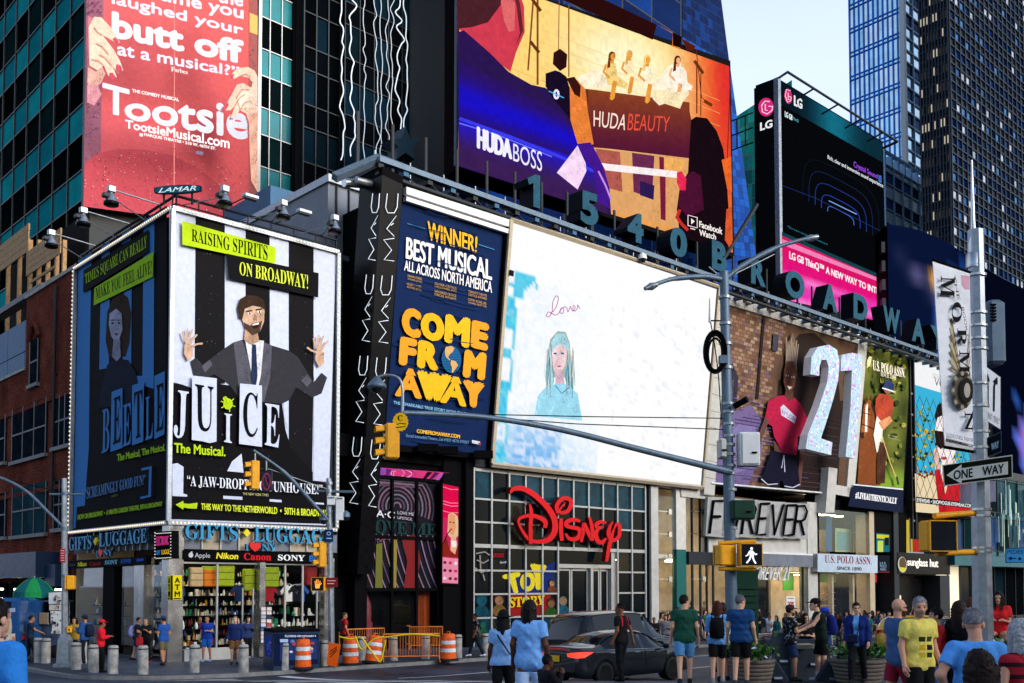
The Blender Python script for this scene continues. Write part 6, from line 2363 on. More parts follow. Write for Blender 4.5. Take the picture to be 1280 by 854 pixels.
for x,y,k_,body_,head_,hair_ in((602,758,1.25,'10404e','164e5c','10404e'),(624,757,1.2,'6a5024','8a6448','3a1c10'),(689,760,1.0,'264a1c','6a4c34','3a2014'),(704,757,.9,'184c60','7a6450','7a6a48'),(690,733,.7,'6a3a24','a87850','3a2416'),(604,786,.7,'1c4c3a','205442','1c4c3a'),(625,782,.7,'4a5a2a','b08a60','3a2a1c')):
 for ex,ey,rx,ry,c,ro in((0,6,6,8,body_,0),(-5.4,5,2,5.4,body_,.5),(5.4,5,2,5.4,body_,-.5),(0,-6.4,5.6,6.4,hair_,0),(0,-5,4.4,4.8,head_,0)):
  p.rich=2.5 if rx>3 else 0
  p.ell(x+ex*k_,y+ey*k_,rx*k_,ry*k_,c,12,rot=ro)
p.rich=0
p.text(serif('STORY'),[(637,760),(681,756),(681,744),(637,747)],'d8b820',.04)
p.text(script('Disney'),[(625,706),(633,704.5),(633,700),(625,702)],'c0c8d8',.02)
p.poly([(615,689),(632,690),(631,699),(616,699)],'1c1216')
p.text(sitalic('JESSIE'),[(616,697),(630,697.5),(630,691.5),(616,691.5)],'a01c24',.03)
for l_ in([(595,692),(606,690),(612,694)],[(596,700),(604,704),(611,700)],[(594,710),(602,716),(610,712)],[(600,694),(601,712)],[(604,718),(606,726)]):
 p.line(l_,1.6,'8a8680')
p.build('window_decal',dz)
ds=fthing('script_sign','big red raised script DISNEY lettering across the silver window grid','sign',tz(700,690)[0],-.5,4)
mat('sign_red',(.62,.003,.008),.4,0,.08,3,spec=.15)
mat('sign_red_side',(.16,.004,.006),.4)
P=fw(0,-.55)
Z=lambda x,y:(620+x/6.567,590+y/6.567)
def brush(name,strokes):
 b=MB()
 for k,(pts,ws)in enumerate(strokes):
  sp=spline([(*pt,w_)for pt,w_ in zip(pts,ws)],6)
  out,inn=[],[]
  for i,(x,y,w_)in enumerate(sp):
   a_,c_=sp[max(0,i-1)],sp[min(len(sp)-1,i+1)]
   d=math.hypot(c_[0]-a_[0],c_[1]-a_[1])or 1
   nx,ny=-(c_[1]-a_[1])/d*w_/2,(c_[0]-a_[0])/d*w_/2
   out.append(Z(x+nx,y+ny))
   inn.append(Z(x-nx,y-ny))
  n=len(sp)
  F=[hit(*q,P-V*.012*k,V)for q in out+inn]
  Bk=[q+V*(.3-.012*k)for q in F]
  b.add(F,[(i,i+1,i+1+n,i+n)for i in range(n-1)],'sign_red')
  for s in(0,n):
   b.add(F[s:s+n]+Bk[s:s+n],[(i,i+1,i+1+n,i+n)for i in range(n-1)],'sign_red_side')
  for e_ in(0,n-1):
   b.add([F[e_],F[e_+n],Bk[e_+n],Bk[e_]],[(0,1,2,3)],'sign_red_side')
 b.build(name,ds)
brush('letter',[([(118,172),(150,138),(230,140),(330,200),(430,300),(482,400),(478,500),(420,562),(330,572),(270,552),(215,480),(182,410)],[16,36,42,44,46,48,48,40,30,26,22,18]),([(182,412),(200,380),(270,358),(350,372),(405,410),(402,460)],[18,24,30,36,38,30]),([(278,265),(290,330),(284,450),(286,592)],[12,30,32,30])])
brush('letter',[([(510,340),(500,280),(540,222),(600,222),(618,262),(590,320),(540,335),(510,318)],[28,34,32,34,36,32,28,24]),([(508,338),(530,300),(572,250)],[24,14,8]),([(536,382),(534,470),(542,566)],[30,34,30])])
brush('letter',[([(690,405),(640,392),(586,408),(578,440),(620,455),(680,470),(688,520),(650,552),(600,545),(572,505)],[22,32,36,34,32,34,40,36,28,18])])
brush('letter',[([(700,576),(714,500),(722,420)],[20,32,30]),([(722,420),(750,480),(786,560)],[28,34,26]),([(790,566),(792,470),(768,372)],[24,32,20])])
brush('letter',[([(905,418),(860,410),(826,430),(834,455),(880,452)],[18,30,32,28,16]),([(850,455),(822,500),(832,560),(870,580),(905,545)],[24,34,38,34,18])])
brush('letter',[([(958,408),(936,450),(925,500),(938,545),(975,560),(1012,520),(1012,440),(990,430),(965,480)],[12,26,34,34,30,32,28,22,12]),([(965,480),(935,590),(908,735)],[18,34,22])])
mat('warm_wall',(.5,.40,.28),.7,0,.3,1.2)
fs_=fthing('fashion_store','pale stone fashion store front with tall glass bays and angled lettering','shop',tz(930,780)[0],0,gf(34,0))
Gf=gf(36,0)
zT=8.3
T_=lambda x:tz(x,720)[0]
b=MB(FM)
zt1=front_z(820,608)
b.box((T_(811),-.2,Gf),(T_(820),.4,zt1),'stone')
b.box((T_(811),-.25,zt1),(T_(849),.4,zt1+1.1),'stone')
b.box((T_(850),-.15,front_z(860,622)),(T_(884),.4,front_z(860,622)+1.0),'stone')
b.box((T_(845),-.05,front_z(850,687)),(T_(857),.3,zt1),'offwhite')
b.box((T_(1007),-.2,Gf),(T_(1019),.5,front_z(1010,628)),'stone')
b.box((T_(884),-.12,front_z(890,692)),(T_(1008),.4,front_z(890,622)),'stone')
b.box((T_(811),5,Gf),(T_(1019),5.2,zT),'warm_wall')
b.box((T_(811),.4,front_z(900,700)),(T_(884),5.9,front_z(900,700)+.25),'offwhite')
b.build('stone_front',fs_)
mat('teal_col',lin('12605c'),.5)
MB(FM).box((T_(845)+.001,-.06,Gf),(T_(857),.29,front_z(850,687)-.01),'teal_col').build('column',fs_)
MB(FM).box((T_(811),.1,Gf-.2),(T_(1019),6,Gf+.05),'paving').build('shop_floor',fs_)
b=MB(FM)
b.box((T_(811),.4,zT),(T_(1019),6,zT+.2),'offwhite')
b.build('ceiling',fs_)
b=MB(FM)
for k in range(7):
 t=T_(822)+k*2.6
 for y in(1.2,3.4,5.2):
  b.cbox((t+.5,y,front_z(900,700)-.05),(1.2,.2,.06),'warm_lamp')
b.build('ceiling_lamp',fs_)
for a_,c_ in((820.5,844.5),(857.5,884),(888,960),(965,1006)):
 z1_=front_z(850,622)if c_<890 else front_z(890,692)-.02
 MB(FM).add([(T_(a_),.05,Gf),(T_(c_),.05,Gf),(T_(c_),.05,z1_),(T_(a_),.05,z1_)],[(0,1,2,3)],'shop_glass').build('shop_window',fs_)
b=MB(FM)
for px in(866,876,884,892,960,1004):
 b.box((T_(px)-.05,-.02,Gf),(T_(px)+.05,.1,front_z(890,692)if px>886 else front_z(860,622)),'mullion_dark')
for px in(838,880):
 for py in(640,668,696,724):
  z=front_z(px,py)
  b.cbox((T_(px),.02,z),(.3,.1,.3),'steel')
  b.box((T_(px)-1.2,.0,z-.02),(T_(px),.04,z+.02),'steel')
b.box((T_(890),-.5,front_z(960,708)),(T_(1008),.05,front_z(960,693)),'grey_panel')
b.box((T_(890),-.52,front_z(960,693)),(T_(1008),.05,front_z(960,690.6)),'white')
b.box((T_(858),-.2,front_z(870,706)),(T_(888),.04,front_z(870,690)),'dark_steel')
b.build('window_frame',fs_)
b=MB(FM)
for a_,c_,m_,z0_,z1_ in((960,1006,'teal_col',690,672),(888,915,'blue_win',690,674)):
 b.box((T_(a_),.5,front_z(960,z0_)),(T_(c_),.6,front_z(960,z1_)),m_)
mat('lime_poster',lin('5ac82c'),.5)
b.box((T_(930),.8,front_z(940,738)),(T_(950),.85,front_z(940,726)),'lime_poster')
b.box((T_(992),.8,front_z(1000,738)),(T_(1005),.85,front_z(1000,716)),'lime_poster')
b.build('window_poster',fs_)
for px,c in((826,'3a2c24'),(836,'d8d4cc'),(868,'4a3a2c'),(884,'2a2424'),(900,'8a6a4a')):
 t=T_(px)
 th=fthing('mannequin',{826:'dark clothed mannequin in the glass bay beside the stone pier',836:'white clothed mannequin in the glass bay left of the teal column',868:'brown clothed mannequin right of the teal column',884:'black clothed mannequin behind the third window bay',900:'tan clothed mannequin near the store doors'}[px],'mannequin',t,1,Gf,'shop window mannequins')
 b=MB(FM)
 b.lathe([(.04,0),(.1,.5),(.15,.85),(.12,1.05),(.19,1.35),(.16,1.45),(.05,1.5),(.05,1.56),(.09,1.66),(.08,1.78),(.02,1.84)],(t,1.2,Gf+.3),'goods',lin(c),n=12)
 for s_ in(-1,1):
  b.tube([(t+s_*.17,1.2,Gf+1.7),(t+s_*.24,1.2,Gf+1.35),(t+s_*.22,1.12,Gf+1.08)],[.05,.04,.03],'goods',lin(c),8)
 b.build('figure',th)
 MB(FM).cbox((t,1.2,Gf+.17),(.7,.5,.26),'white').build('plinth',th)
r=random.Random(31)
for k,px in enumerate((862,872,895,905,972,988)):
 t=T_(px)
 th=fthing('clothes_rack',['rack of dark clothes behind the second glass bay','rack of clothes under the upper floor edge','rack of clothes left of the store doors','rack of clothes just inside the store doors','rack of clothes in the last window bay of the pale store','rack of clothes beside the pale end pier'][k],'clothes rack',t,2.5,Gf,'clothes racks in the fashion store')
 b=MB(FM)
 b.tube([(t-.8,3+.3*k%2,Gf),(t-.8,3+.3*k%2,Gf+1.5),(t+.8,3+.3*k%2,Gf+1.5),(t+.8,3+.3*k%2,Gf)],.025,'steel')
 b.build('rail',th)
 b=MB(FM)
 for i in range(14):
  x=t-.72+i*.11
  b.box((x,2.75+.3*k%2,Gf+.5+r.random()*.2),(x+.07,3.25+.3*k%2,Gf+1.45),'goods',lin(r.choice(['2a2a30','5a3a2a','c8b8a0','7a2a30','30406a','d8c8b0','8a7a5a'])))
 b.build('hung_clothes',th,kind='stuff')
mat('board_grey',(.36,.36,.36),.5,0,.25,2)
p=fpanel(-.6)
sg=fthing('angled_letter_sign','large black-edged FOREVER letters on slanted white boards','sign',tz(945,650)[0],-.6,6)
b=MB()
P=fw(0,-.6)
xs=[(891,906),(911,925),(931,946),(950,962),(965,980),(983,996),(996,1010)]
for i,(x0,x1)in enumerate(xs):
 y0,y1=622+(x0-890)*.075,670-(x0-890)*-.02
 b.prism([hit(*c,P,V)for c in((x0-6,y0-1),(x1+2,y0),(x1-1,y1+2),(x0-9,y1))],V*(.2+.18*(i%3)),'board_grey')
b.build('letter_board',sg)
GL={'F':[[(0,0),(0,1),(1,1)],[(0,.52),(.8,.52)]],'O':[[(.5,0),(.1,.2),(0,.5),(.1,.8),(.5,1),(.9,.8),(1,.5),(.9,.2),(.5,0)]],'R':[[(0,0),(0,1),(.7,1),(1,.8),(.9,.55),(.6,.48),(0,.48)],[(.5,.48),(1,0)]],'E':[[(1,1),(0,1),(0,0),(1,0)],[(0,.52),(.8,.52)]],'V':[[(0,1),(.5,0),(1,1)]]}
for ch,(x0,x1)in zip('FOREVER',xs):
 y0,y1=626+(x0-890)*.06,667+(x0-890)*.02
 b=MB()
 for st in GL[ch]:
  b.tube([hit((x0-4)*(1-x)+(x1-5)*x+5*z,y1*(1-z)+y0*z,fw(0,-.72),V)for x,z in st],.085,'black',n=4,smooth=False)
 b.build('letter',sg)
sg=fthing('entrance_sign','small white FOREVER 21 letters over the fashion store doors','sign',T_(955),-.5,front_z(955,725))
b=MB()
letters3d(b,'FOREVER 21',[(938,724.5),(985.5,726),(988,708),(944,707)],fw(0,-.35),V,.12,'white',off=.0)
b.build('lettering',sg)
th=fthing('sale_sign','white sale board with red 20% figures beside the fashion store doors','sign',T_(988),-.8,Gf)
p=fpanel(-.8)
q=[(983,745),(994,745.5),(994,762),(983,762)]
p.slab(q,.06,'white')
p.poly(q,'e0dcd8')
p.text('20%',[(984.4,759),(993,759.4),(993,752),(984.4,752)],'a01c24',.05)
p.line([(984.5,748),(992.5,748.3)],1,'7a7470')
p.build('board',th)
ps_=fthing('polo_store','warm lit clothing shop under the polo billboard','shop',T_(1055),0,gf(46,0))
Gp=gf(46,0)
b=MB(FM)
b.box((T_(1019.5),3.6,Gp),(T_(1092),3.8,6.2),'warm_wall')
b.box((T_(1019.5),.1,front_z(1050,640)),(T_(1092),.8,8.3),'black')
b.box((T_(1086),-.1,Gp),(T_(1092),1,front_z(1090,640)),'tan')
b.box((T_(1019.5),-.1,Gp),(T_(1023),.6,front_z(1020,640)),'black')
b.box((T_(1020),.3,front_z(1050,716)),(T_(1092),4,front_z(1050,714)),'offwhite')
b.build('shop_wall',ps_)
b=MB(FM)
for k in range(6):
 b.cbox((T_(1026)+k*1.1,1.6,front_z(1050,642)),(.5,.5,.06),'warm_lamp')
 b.cbox((T_(1026)+k*1.1,2.2,front_z(1050,719)),(.6,.5,.06),'warm_lamp')
b.build('ceiling_lamp',ps_)
for ya,yb_ in((638,690),(717,790)):
 MB(FM).add([(T_(1023),.05,max(Gp,front_z(1050,yb_))),(T_(1086),.05,max(Gp,front_z(1050,yb_))),(T_(1086),.05,front_z(1050,ya)),(T_(1023),.05,front_z(1050,ya))],[(0,1,2,3)],'shop_glass').build('shop_window',ps_)
p=fpanel(1.5,m='print')
for pts,c in(([(1033,644),(1040,645),(1040,690),(1032,690)],'14507a'),([(1044,660),(1065,662),(1065,690),(1044,690)],'8aa078'),([(1046,664),(1062,666),(1062,688),(1046,688)],'5a8a90'),([(1066,661),(1078,663),(1077,690),(1066,690)],'e8c84a'),([(1068,666),(1076,667),(1076,690),(1068,690)],'d8a888'),([(1079,664),(1089,665),(1088,690),(1079,690)],'e8d04a'),([(1081,670),(1087,671),(1087,690),(1081,690)],'9a7a68'),([(1053,644),(1062,645),(1061,657),(1055,657)],'1c1c20')):
 p.poly(pts,c)
p.text('30',[(1067,657),(1074,658),(1074,647),(1067,646)],'2a2018',.05)
p.poly([(1022,716),(1045,716),(1045,728),(1022,728)],'4ab82c')
p.build('window_poster',ps_)
b=MB(FM)
for px in(1044,1054,1070):
 b.box((T_(px)-.12,.2,Gp),(T_(px)+.12,.5,front_z(1050,718)),'tan' if px!=1054 else 'black')
for k in range(5):
 b.box((T_(1070),2.6,Gp+.6+k*.5),(T_(1084),3.2,Gp+.66+k*.5),'wood')
b.build('shop_fitting',ps_)
th=fthing('shop_sign','pale box sign U.S. POLO ASSN. over the warm lit clothing shop','sign',T_(1060),-.6,front_z(1060,716))
p=fpanel(-.7)
q=[(1022,692),(1097,694.5),(1097,716.5),(1022,715)]
p.slab(q,.6,'mullion')
p.poly(q,'b4c4d4')
p.text(serif('U.S. POLO ASSN.'),[(1031,703.5),(1089.5,706),(1089.5,696.5),(1031,694)],'7a1c2c',.01)
p.text('SINCE 1890',[(1046,712.5),(1077,713.6),(1077,709.2),(1046,708)],'2a2a34',.06)
p.build('sign_box',th)
sh=fthing('sunglasses_shop','black fronted sunglasses shop right of the warm lit clothing shop','shop',T_(1150),0,gf(60,0))
Gs=gf(60,0)
b=MB(FM)
b.box((T_(1092.5),-.05,front_z(1120,690)),(T_(1184),1.2,8.3),'black')
b.box((T_(1092.5),1.21,Gs),(T_(1184),2,front_z(1120,690)),'black_gloss')
b.box((T_(1119),-.25,front_z(1150,718)),(T_(1184),1,front_z(1150,692)),'black_gloss')
b.box((T_(1172),-.2,Gs),(T_(1184),1.2,front_z(1150,719)),'dark_steel')
b.box((T_(1115),-.2,Gs),(T_(1121),1.2,8.2),'dark_steel')
b.build('shop_front',sh)
b=MB(FM)
for px,m_ in((1128,'lit_office'),(1136,'warm_lamp')):
 for k in range(3):
  b.box((T_(px),1.0,Gs+.6+k*.7),(T_(px)+.7,1.1,Gs+1.0+k*.7),m_ if k==1 else 'lit_office')
b.box((T_(1094),1.05,front_z(1100,728)),(T_(1112),1.1,front_z(1100,718)),'heart_red')
b.build('lit_display',sh)
p=fpanel(-.12,m='screen')
for pts,c in(([(1095,666),(1112,668),(1112,690),(1095,690)],'1c6a74'),([(1096,668),(1111,669),(1111,674),(1096,673)],'d8d028'),([(1097,676),(1104,676),(1104,690),(1097,690)],'c8d860'),([(1106,672),(1111,672),(1111,682),(1106,682)],'2a1c18'),([(1106,672),(1111,672),(1111,675),(1106,675)],'2a1c18')):
 p.poly(pts,c)
p.build('window_poster',sh)
p=fpanel(-.12,m='screen')
for pts,c in(([(1133,650),(1140,650),(1141,694),(1133,694)],'c8b43c'),([(1141,674),(1154,675),(1154,692),(1141,692)],'b8302c'),([(1136,648),(1139,648),(1139,690),(1137,690)],'7a6a58'),([(1135,690),(1155,691),(1155,697),(1135,696)],'9ab8c8')):
 p.poly(pts,c)
p.build('window_poster',sh)
th=fthing('sunglasses_sign','white sunglass hut lettering with an oval lens emblem on the black shop front','sign',T_(1150),-.3,front_z(1150,715))
p=fpanel(-.3)
p.text('sunglass hut',[(1134,710),(1173,712.5),(1173,699.5),(1134,697.5)],'e8e6e0',.05)
p.build('lettering',th)
p=fpanel(-.3)
p.ell(1128,706,5.6,10,'b8b4a8',20,rot=-.08)
p.ell(1128.4,705,4.4,8.4,'5a4a38',18,rot=-.08)
p.poly([(1124,709),(1133,710),(1130,715),(1127,715)],'c8c03c')
p.build('emblem',th)
th=fthing('small_polo_sign','small dark sign with stacked pale words left of the sunglasses shop','sign',T_(1104),-.3,front_z(1100,716))
p=fpanel(-.2)
q=[(1098,694),(1112,694.5),(1112,716),(1098,715.5)]
p.slab(q,.1,'black')
p.poly(q,'10141c')
for i,s in enumerate(('U.S.','POLO','ASSN.')):
 p.text(s,[(1100,705.5+i*3.8),(1108,705.8+i*3.8),(1108,702.8+i*3.8),(1100,702.5+i*3.8)],'8ab0c8')
p.poly([(1098,714.6),(1112,715),(1112,716),(1098,715.6)],'8a2030')
p.build('plate',th)
gr=fthing('teal_glass_building','teal glass shop building at the far right with a dark canopy','building',T_(1230),0,gf(75,0))
tA=T_(1185)
Gg=gf(80,0)
MB(FM).box((tA,1.6,Gg-.5),(tA+60,20,13),'core').build('core',gr)
curtain(gr,(tA,.8),(tA+40,.8),4.6,12,3.6,16,['toy_glass_blue','glass_green3','glass_teal4','glass_navy1'],['teal_dark'],.5,'mullion_dark',41,(0,-1),.08)
curtain(gr,(tA,1.2),(tA+40,1.2),Gg,4.0,4.9,16,['glass_dark0','glass_dark3','toy_glass'],['dark_steel'],.3,'mullion_dark',42,(0,-1),.08,lit=('lit_office',.15))
MB(FM).box((tA,-.6,3.6),(tA+40,1.5,4.5),'teal_dark').build('canopy',gr)
b=MB(FM)  # pale strips set in for the vertical streaks on the reflective glass
for k in range(40):
 z_=r.uniform(4.7,9)
 x_=tA+8+r.random()*22
 b.box((x_,.3+.01*k,z_),(x_+r.uniform(.05,.14),.72,min(11.8,z_+r.uniform(1,4))),'glass_sky%d'%(k%5))
b.split('glass_streak',gr)
G_opp=glass_set('glass_opp',['10141a','181e26','0c1016'],.1)
mat('opp_stone',(.26,.24,.21),.8,0,.3,.4)  # unseen row of buildings, added to shade the street
for k,(s0,wd,hh,lab)in enumerate(((-62,26,19,'unseen stone fronted building added behind the viewer to shade the street, leftmost of its row'),(-35,27,16,'lower unseen stone building added behind the viewer to shade the street'),(-7,28,20,'taller unseen stone building added behind the viewer to shade the street'),(22,26,17,'unseen stone building added right of the viewer to shade the street'),(49,30,21,'unseen stone building added to shade the street, far right end of its row'))):
 c=Vector((.829,-.559,0))*46+Vector((.559,.829,0))*s0
 th=thing('shade_building',lab,'building',c,math.atan2(.829,.559))
 X=Matrix.Translation(c)@Matrix.Rotation(math.atan2(.829,.559),4,'Z')
 b=MB(X)
 b.box((0,-14,-1.5),(wd,0,hh),'opp_stone')
 b.box((-.3,-14.3,hh),(wd+.3,.4,hh+.8),'opp_stone')
 b.build('wall',th)
 for j in range(int(hh/4)):
  b=MB(X)
  for i in range(7):
   b.box((1+i*wd/7.2,-.1,1+j*4),(1+i*wd/7.2+2.2,.04,3.4+j*4),G_opp[(i+j)%3])
  b.build('window_row',th)
  #  street furniture
def ghit(px,py,zf=zs):
 """ground point under a pixel"""
 lo,hi=3.0,140.0
 for _ in range(50):
  m_=(lo+hi)/2
  row=HZ-(zf(m_)-CAMZ)*FPX/m_
  lo,hi=(m_,hi)if row>py else(lo,m_)
 Yg=(lo+hi)/2
 return Vector((atY(px,py,Yg).x,Yg,zf(Yg)))
BOL=[(48,828,'left one of the close pair of bollards by the food cart'),(57,828.6,'right one of the close pair of bollards by the food cart'),(95,836.5,'bollard just right of the silver mast pole base'),(103,829,'bollard behind the man in the blue jacket and cap'),(117,840.5,'chipped white bollard left of the person in the red hood'),(141,842,'chipped white bollard right of the person in the red hood'),(179,842.5,'bollard standing alone left of the corner column'),(242.6,840.5,'bollard in front of the man in blue shorts'),(304.5,840,'bollard in front of the man in brown shorts'),(355,837,'bollard in front of the dark news box'),(405,832,'bollard between the news box and the orange tarp'),(452,825.5,'bollard between the two orange barrels'),(492,825.5,'bollard behind the left end of the orange barricade'),(532,823.5,'bollard behind the right end of the orange barricade'),(572.5,822,'bollard right of the last orange barrel'),(607,820,'bollard beside the woman in the black hat'),(1037,806,'bollard far off behind the dark concrete blocks'),(1101,803,'bollard far off at the right of the crowd')]
first=None
for px,py,lab in BOL:
 P=ghit(px,py)
 if first is None:
  th=thing('bollard','concrete '+lab,'bollard',P,0,'bollards along the kerb')
  X=Matrix.Translation(P)
  MB(X).lathe([(.165,0),(.165,.86),(.155,.9),(.12,.93),(0,.935)],(0,0,0),'concrete',n=18).build('post',th)
  MB(X).lathe([(.168,.80),(.168,.84)],(0,0,0),'dark_steel',n=18).build('band',th)
  first=th
 else:
  th=copy_tree(first)
  th.location=P
  th['label']='concrete '+lab
 th.rotation_euler=(rad(R.uniform(-1.5,1.5)),rad(R.uniform(-1.5,1.5)),R.uniform(0,6))
def signal(name,lab,P,face,w=.34,h=1.0,col='sig_yellow',lens=3,cat='traffic light'):
 """traffic light head hung with its bottom centre at P, lenses toward angle face"""
 th=thing(name,lab,cat,P,face)
 X=Matrix.Translation(P)@Matrix.Rotation(face,4,'Z')
 d=.28
 MB(X).cbox((0,0,h/2),(w,d,h),col,None,None,.03).build('housing',th)
 for k in range(lens):
  z=h*(k+.5)/lens
  r_=h/lens*.36
  XX=X@Matrix.Translation((0,-d/2,z))@Matrix.Rotation(rad(90),4,'X')
  MB(XX).lathe([(r_,0),(r_*.8,.02),(0,.03)],(0,0,0),'lens_dark',n=14).build('lens',th)
  b=MB(X)
  n=12
  pts=[(r_*1.1*math.cos(a),r_*1.1*math.sin(a))for a in[rad(-20)+rad(220)*i/n for i in range(n+1)]]
  b.add([(x,-d/2,z+y)for x,y in pts]+[(x,-d/2-.2,z+y-.03)for x,y in pts],[(i,i+1,i+n+2,i+n+1)for i in range(n)],col)
  b.build('visor',th)
 return th
def pedsig(lab,P,face,icon=None,s=.42):
 th=thing('pedestrian_signal',lab,'pedestrian signal',P,face)
 X=Matrix.Translation(P)@Matrix.Rotation(face,4,'Z')
 MB(X).cbox((0,.02,s/2),(s,.26,s),'sig_yellow',None,None,.03).build('housing',th)
 b=MB(X)
 b.box((-s*.46,-.135,s*.04),(s*.46,-.112,s*.96),'lens_dark')
 for x0,x1,z0_,z1_ in((-s*.5,s*.5,s*.97,s),(-s*.5,s*.5,0,s*.03),(-s*.5,-s*.47,0,s),(s*.47,s*.5,0,s)):
  b.box((x0,-.15,z0_),(x1,-.112,z1_),'sig_yellow')
 b.build('lens',th)
 if icon:
  b=MB(X)
  y=-.138
  q=lambda pts,m_:b.add([(x*s,y,z*s)for x,z in pts],[t for t in tessellate_polygon([[Vector((x,z,0))for x,z in pts]])],m_)
  if icon=='walk':
   glow('walk_white',(.95,.95,1),1.2)
   for pts in([(-.04,.72),(.03,.7),(.07,.76),(.04,.83),(-.03,.83),(-.06,.78)],[(-.1,.68),(.06,.68),(.1,.42),(.02,.4),(-.08,.42)],[(-.08,.43),(.0,.43),(-.06,.28),(-.2,.12),(-.26,.15),(-.14,.3)],[(0,.43),(.09,.43),(.13,.28),(.22,.13),(.16,.1),(.06,.26)],[(-.1,.68),(-.2,.5),(-.28,.46),(-.26,.42),(-.16,.46),(-.06,.6)],[(.06,.67),(.18,.54),(.26,.56),(.25,.5),(.16,.48),(.05,.6)]):
    q(pts,'walk_white')
  else:
   glow('hand_orange',(1,.32,.04),1.3)
   for pts in([(-.16,.2),(.14,.2),(.2,.5),(-.2,.5)],[(-.2,.49),(-.15,.49),(-.16,.74),(-.22,.73)],[(-.1,.49),(-.04,.49),(-.04,.84),(-.1,.84)],[(0,.49),(.06,.49),(.08,.82),(.02,.83)],[(.12,.49),(.19,.49),(.23,.72),(.17,.74)],[(.12,.24),(.2,.42),(.34,.56),(.3,.6),(.14,.44)]):
    q(pts,'hand_orange')
  b.build('symbol',th)
 return th
def pole(lab,base,top,r0,r1,m_='galv',name='mast_pole',n=8,cat='pole',ped=True):
 th=thing(name,lab,cat,base)
 MB().tube([base,base.lerp(top,.5),top],[r0,(r0+r1)/2,r1],m_,n=n,smooth=n>8).build('shaft',th)
 if ped:
  b=MB(Matrix.Translation(base))
  b.loft([[(sx*w_,sy*w_,z)for sx,sy in((-1,-1),(1,-1),(1,1),(-1,1))]for w_,z in((.3,0),(.3,.1),(.22,.14),(.19,.95),(.11,1.15))],m_)
  b.build('pedestal',th)
 return th
B=ghit(81,833)
Yp=B.y
A=lambda px,py,Y_=None:atY(px,py,Y_ or Yp)
p1=pole('silver traffic mast at the food cart corner with an arm running out of frame',B,A(80.5,598),.13,.09)
MB().tube([tuple(q)for q in spline([tuple(A(82,662)),tuple(A(60,640)),tuple(A(30,612)),tuple(A(-10,594)),tuple(A(-90,575))],5)],[.055]*21,'pole_blue',n=8).build('mast_arm',p1)
b=MB()
b.tube([A(62,618),A(104,618)],.04,'pole_blue')
b.tube([A(81,624),A(20,607)],.012,'black',n=4)
b.tube([A(0,597),A(80,616)],.012,'black',n=4)
for py in(617,661,690,720):
 b.tube([A(81,py+2),A(81,py-2)],.125,'pole_blue')
b.split('bracket',p1)
pedsig('pedestrian signal seen from its side on the mast by the food cart',A(88,737),rad(-75),s=.5)
th=thing('push_button','small orange push button box low on the food cart mast','push button',A(86,791))
MB(Matrix.Translation(A(86.5,791,Yp-.12))).cbox((0,0,.12),(.16,.12,.24),'sig_yellow',None,None,.02).build('button_box',th)
MB(Matrix.Translation(A(86.5,791,Yp-.18))).cbox((0,0,.1),(.05,.02,.05),'black').build('button',th)
th=thing('street_sign','small red parking rules sign on the mast by the food cart','sign',A(77,703))
p=Panel(Vector((0,Yp-.12,0)),(0,-1,0))
q=[(75,686),(81.5,686),(81.5,703),(75,703)]
p.slab(q,.015,'galv')
p.poly(q,'a02230')
for k in range(5):
 p.line([(76,688.5+k*3),(80.5,688.5+k*3)],.9,'e0b8bc')
p.build('plate',th)
B=ghit(415,832)
Yp=B.y
p2=pole('silver signal pole at the right end of the gift shop',B,A(411,598),.12,.09,ped=False)
MB().tube([tuple(q)for q in spline([tuple(A(411,652)),tuple(A(390,628,Yp-.4)),tuple(A(355,590,Yp-1)),tuple(A(317,563,Yp-1.6))],6)],[.075]*13+[.05]*6,'pole_blue').build('mast_arm',p2)
b=MB()
b.tube([A(411,612),A(335,586,Yp-1.2)],.015,'galv',n=5)
b.tube([A(396,614),A(442,615)],.05,'pole_blue')
for py in(604,614,640,655,690,722):
 b.tube([A(411.5,py+2),A(411.5,py-2)],.125,'galv')
b.tube([A(319,566,Yp-1.55),A(319,577,Yp-1.55)],.03,'galv')
b.tube([A(333,575,Yp-1.3),A(333,588,Yp-1.3)],.03,'galv')
b.split('bracket',p2)
signal('traffic_light','yellow traffic light hung at the tip of the arm before the striped billboard',A(318,612,Yp-1.55),rad(-62))
th=thing('turn_sign','round no left turn sign hung beside the arm traffic light','sign',A(333,613,Yp-1.3))
p=Panel(Vector((0,Yp-1.35,0)),(-.35,-1,0))
q=[(326.5,590),(340,589),(340,613.5),(327,614.5)]
p.slab(q,.015,'galv')
p.poly(q,'2a3450')
p.ell(333.3,602,5.6,11,'b8404a',22)
p.ell(333.3,602,4.2,8.8,'2c3a58',22)
p.line([(334.5,609),(334.5,600),(331.5,598),(330.6,600)],1.4,'0c1020')
p.line([(330,593),(336.5,611)],1.2,'b8404a')
p.build('plate',th)
for lab,q in(('grey control box high on the middle signal pole',[(409,620),(419,620),(419,631),(409,631)]),('pale antenna box right of the middle signal pole',[(420,621),(429,621),(429,650),(420,650)])):
 th=thing('control_box',lab,'equipment box',A(q[3][0],q[3][1]))
 pp=Panel(Vector((0,Yp-.2,0)),(0,-1,0))
 pp.slab(q,.22,'white')
 pp.b.build('case',th)
 pp=MB()
 a_,c_=A(q[0][0]+.8,q[0][1]+2,Yp-.215),A(q[1][0]-.8,q[1][1]+2,Yp-.215)
 pp.tube([a_,c_],.02,'galv',n=4)
 pp.build('lid',th)
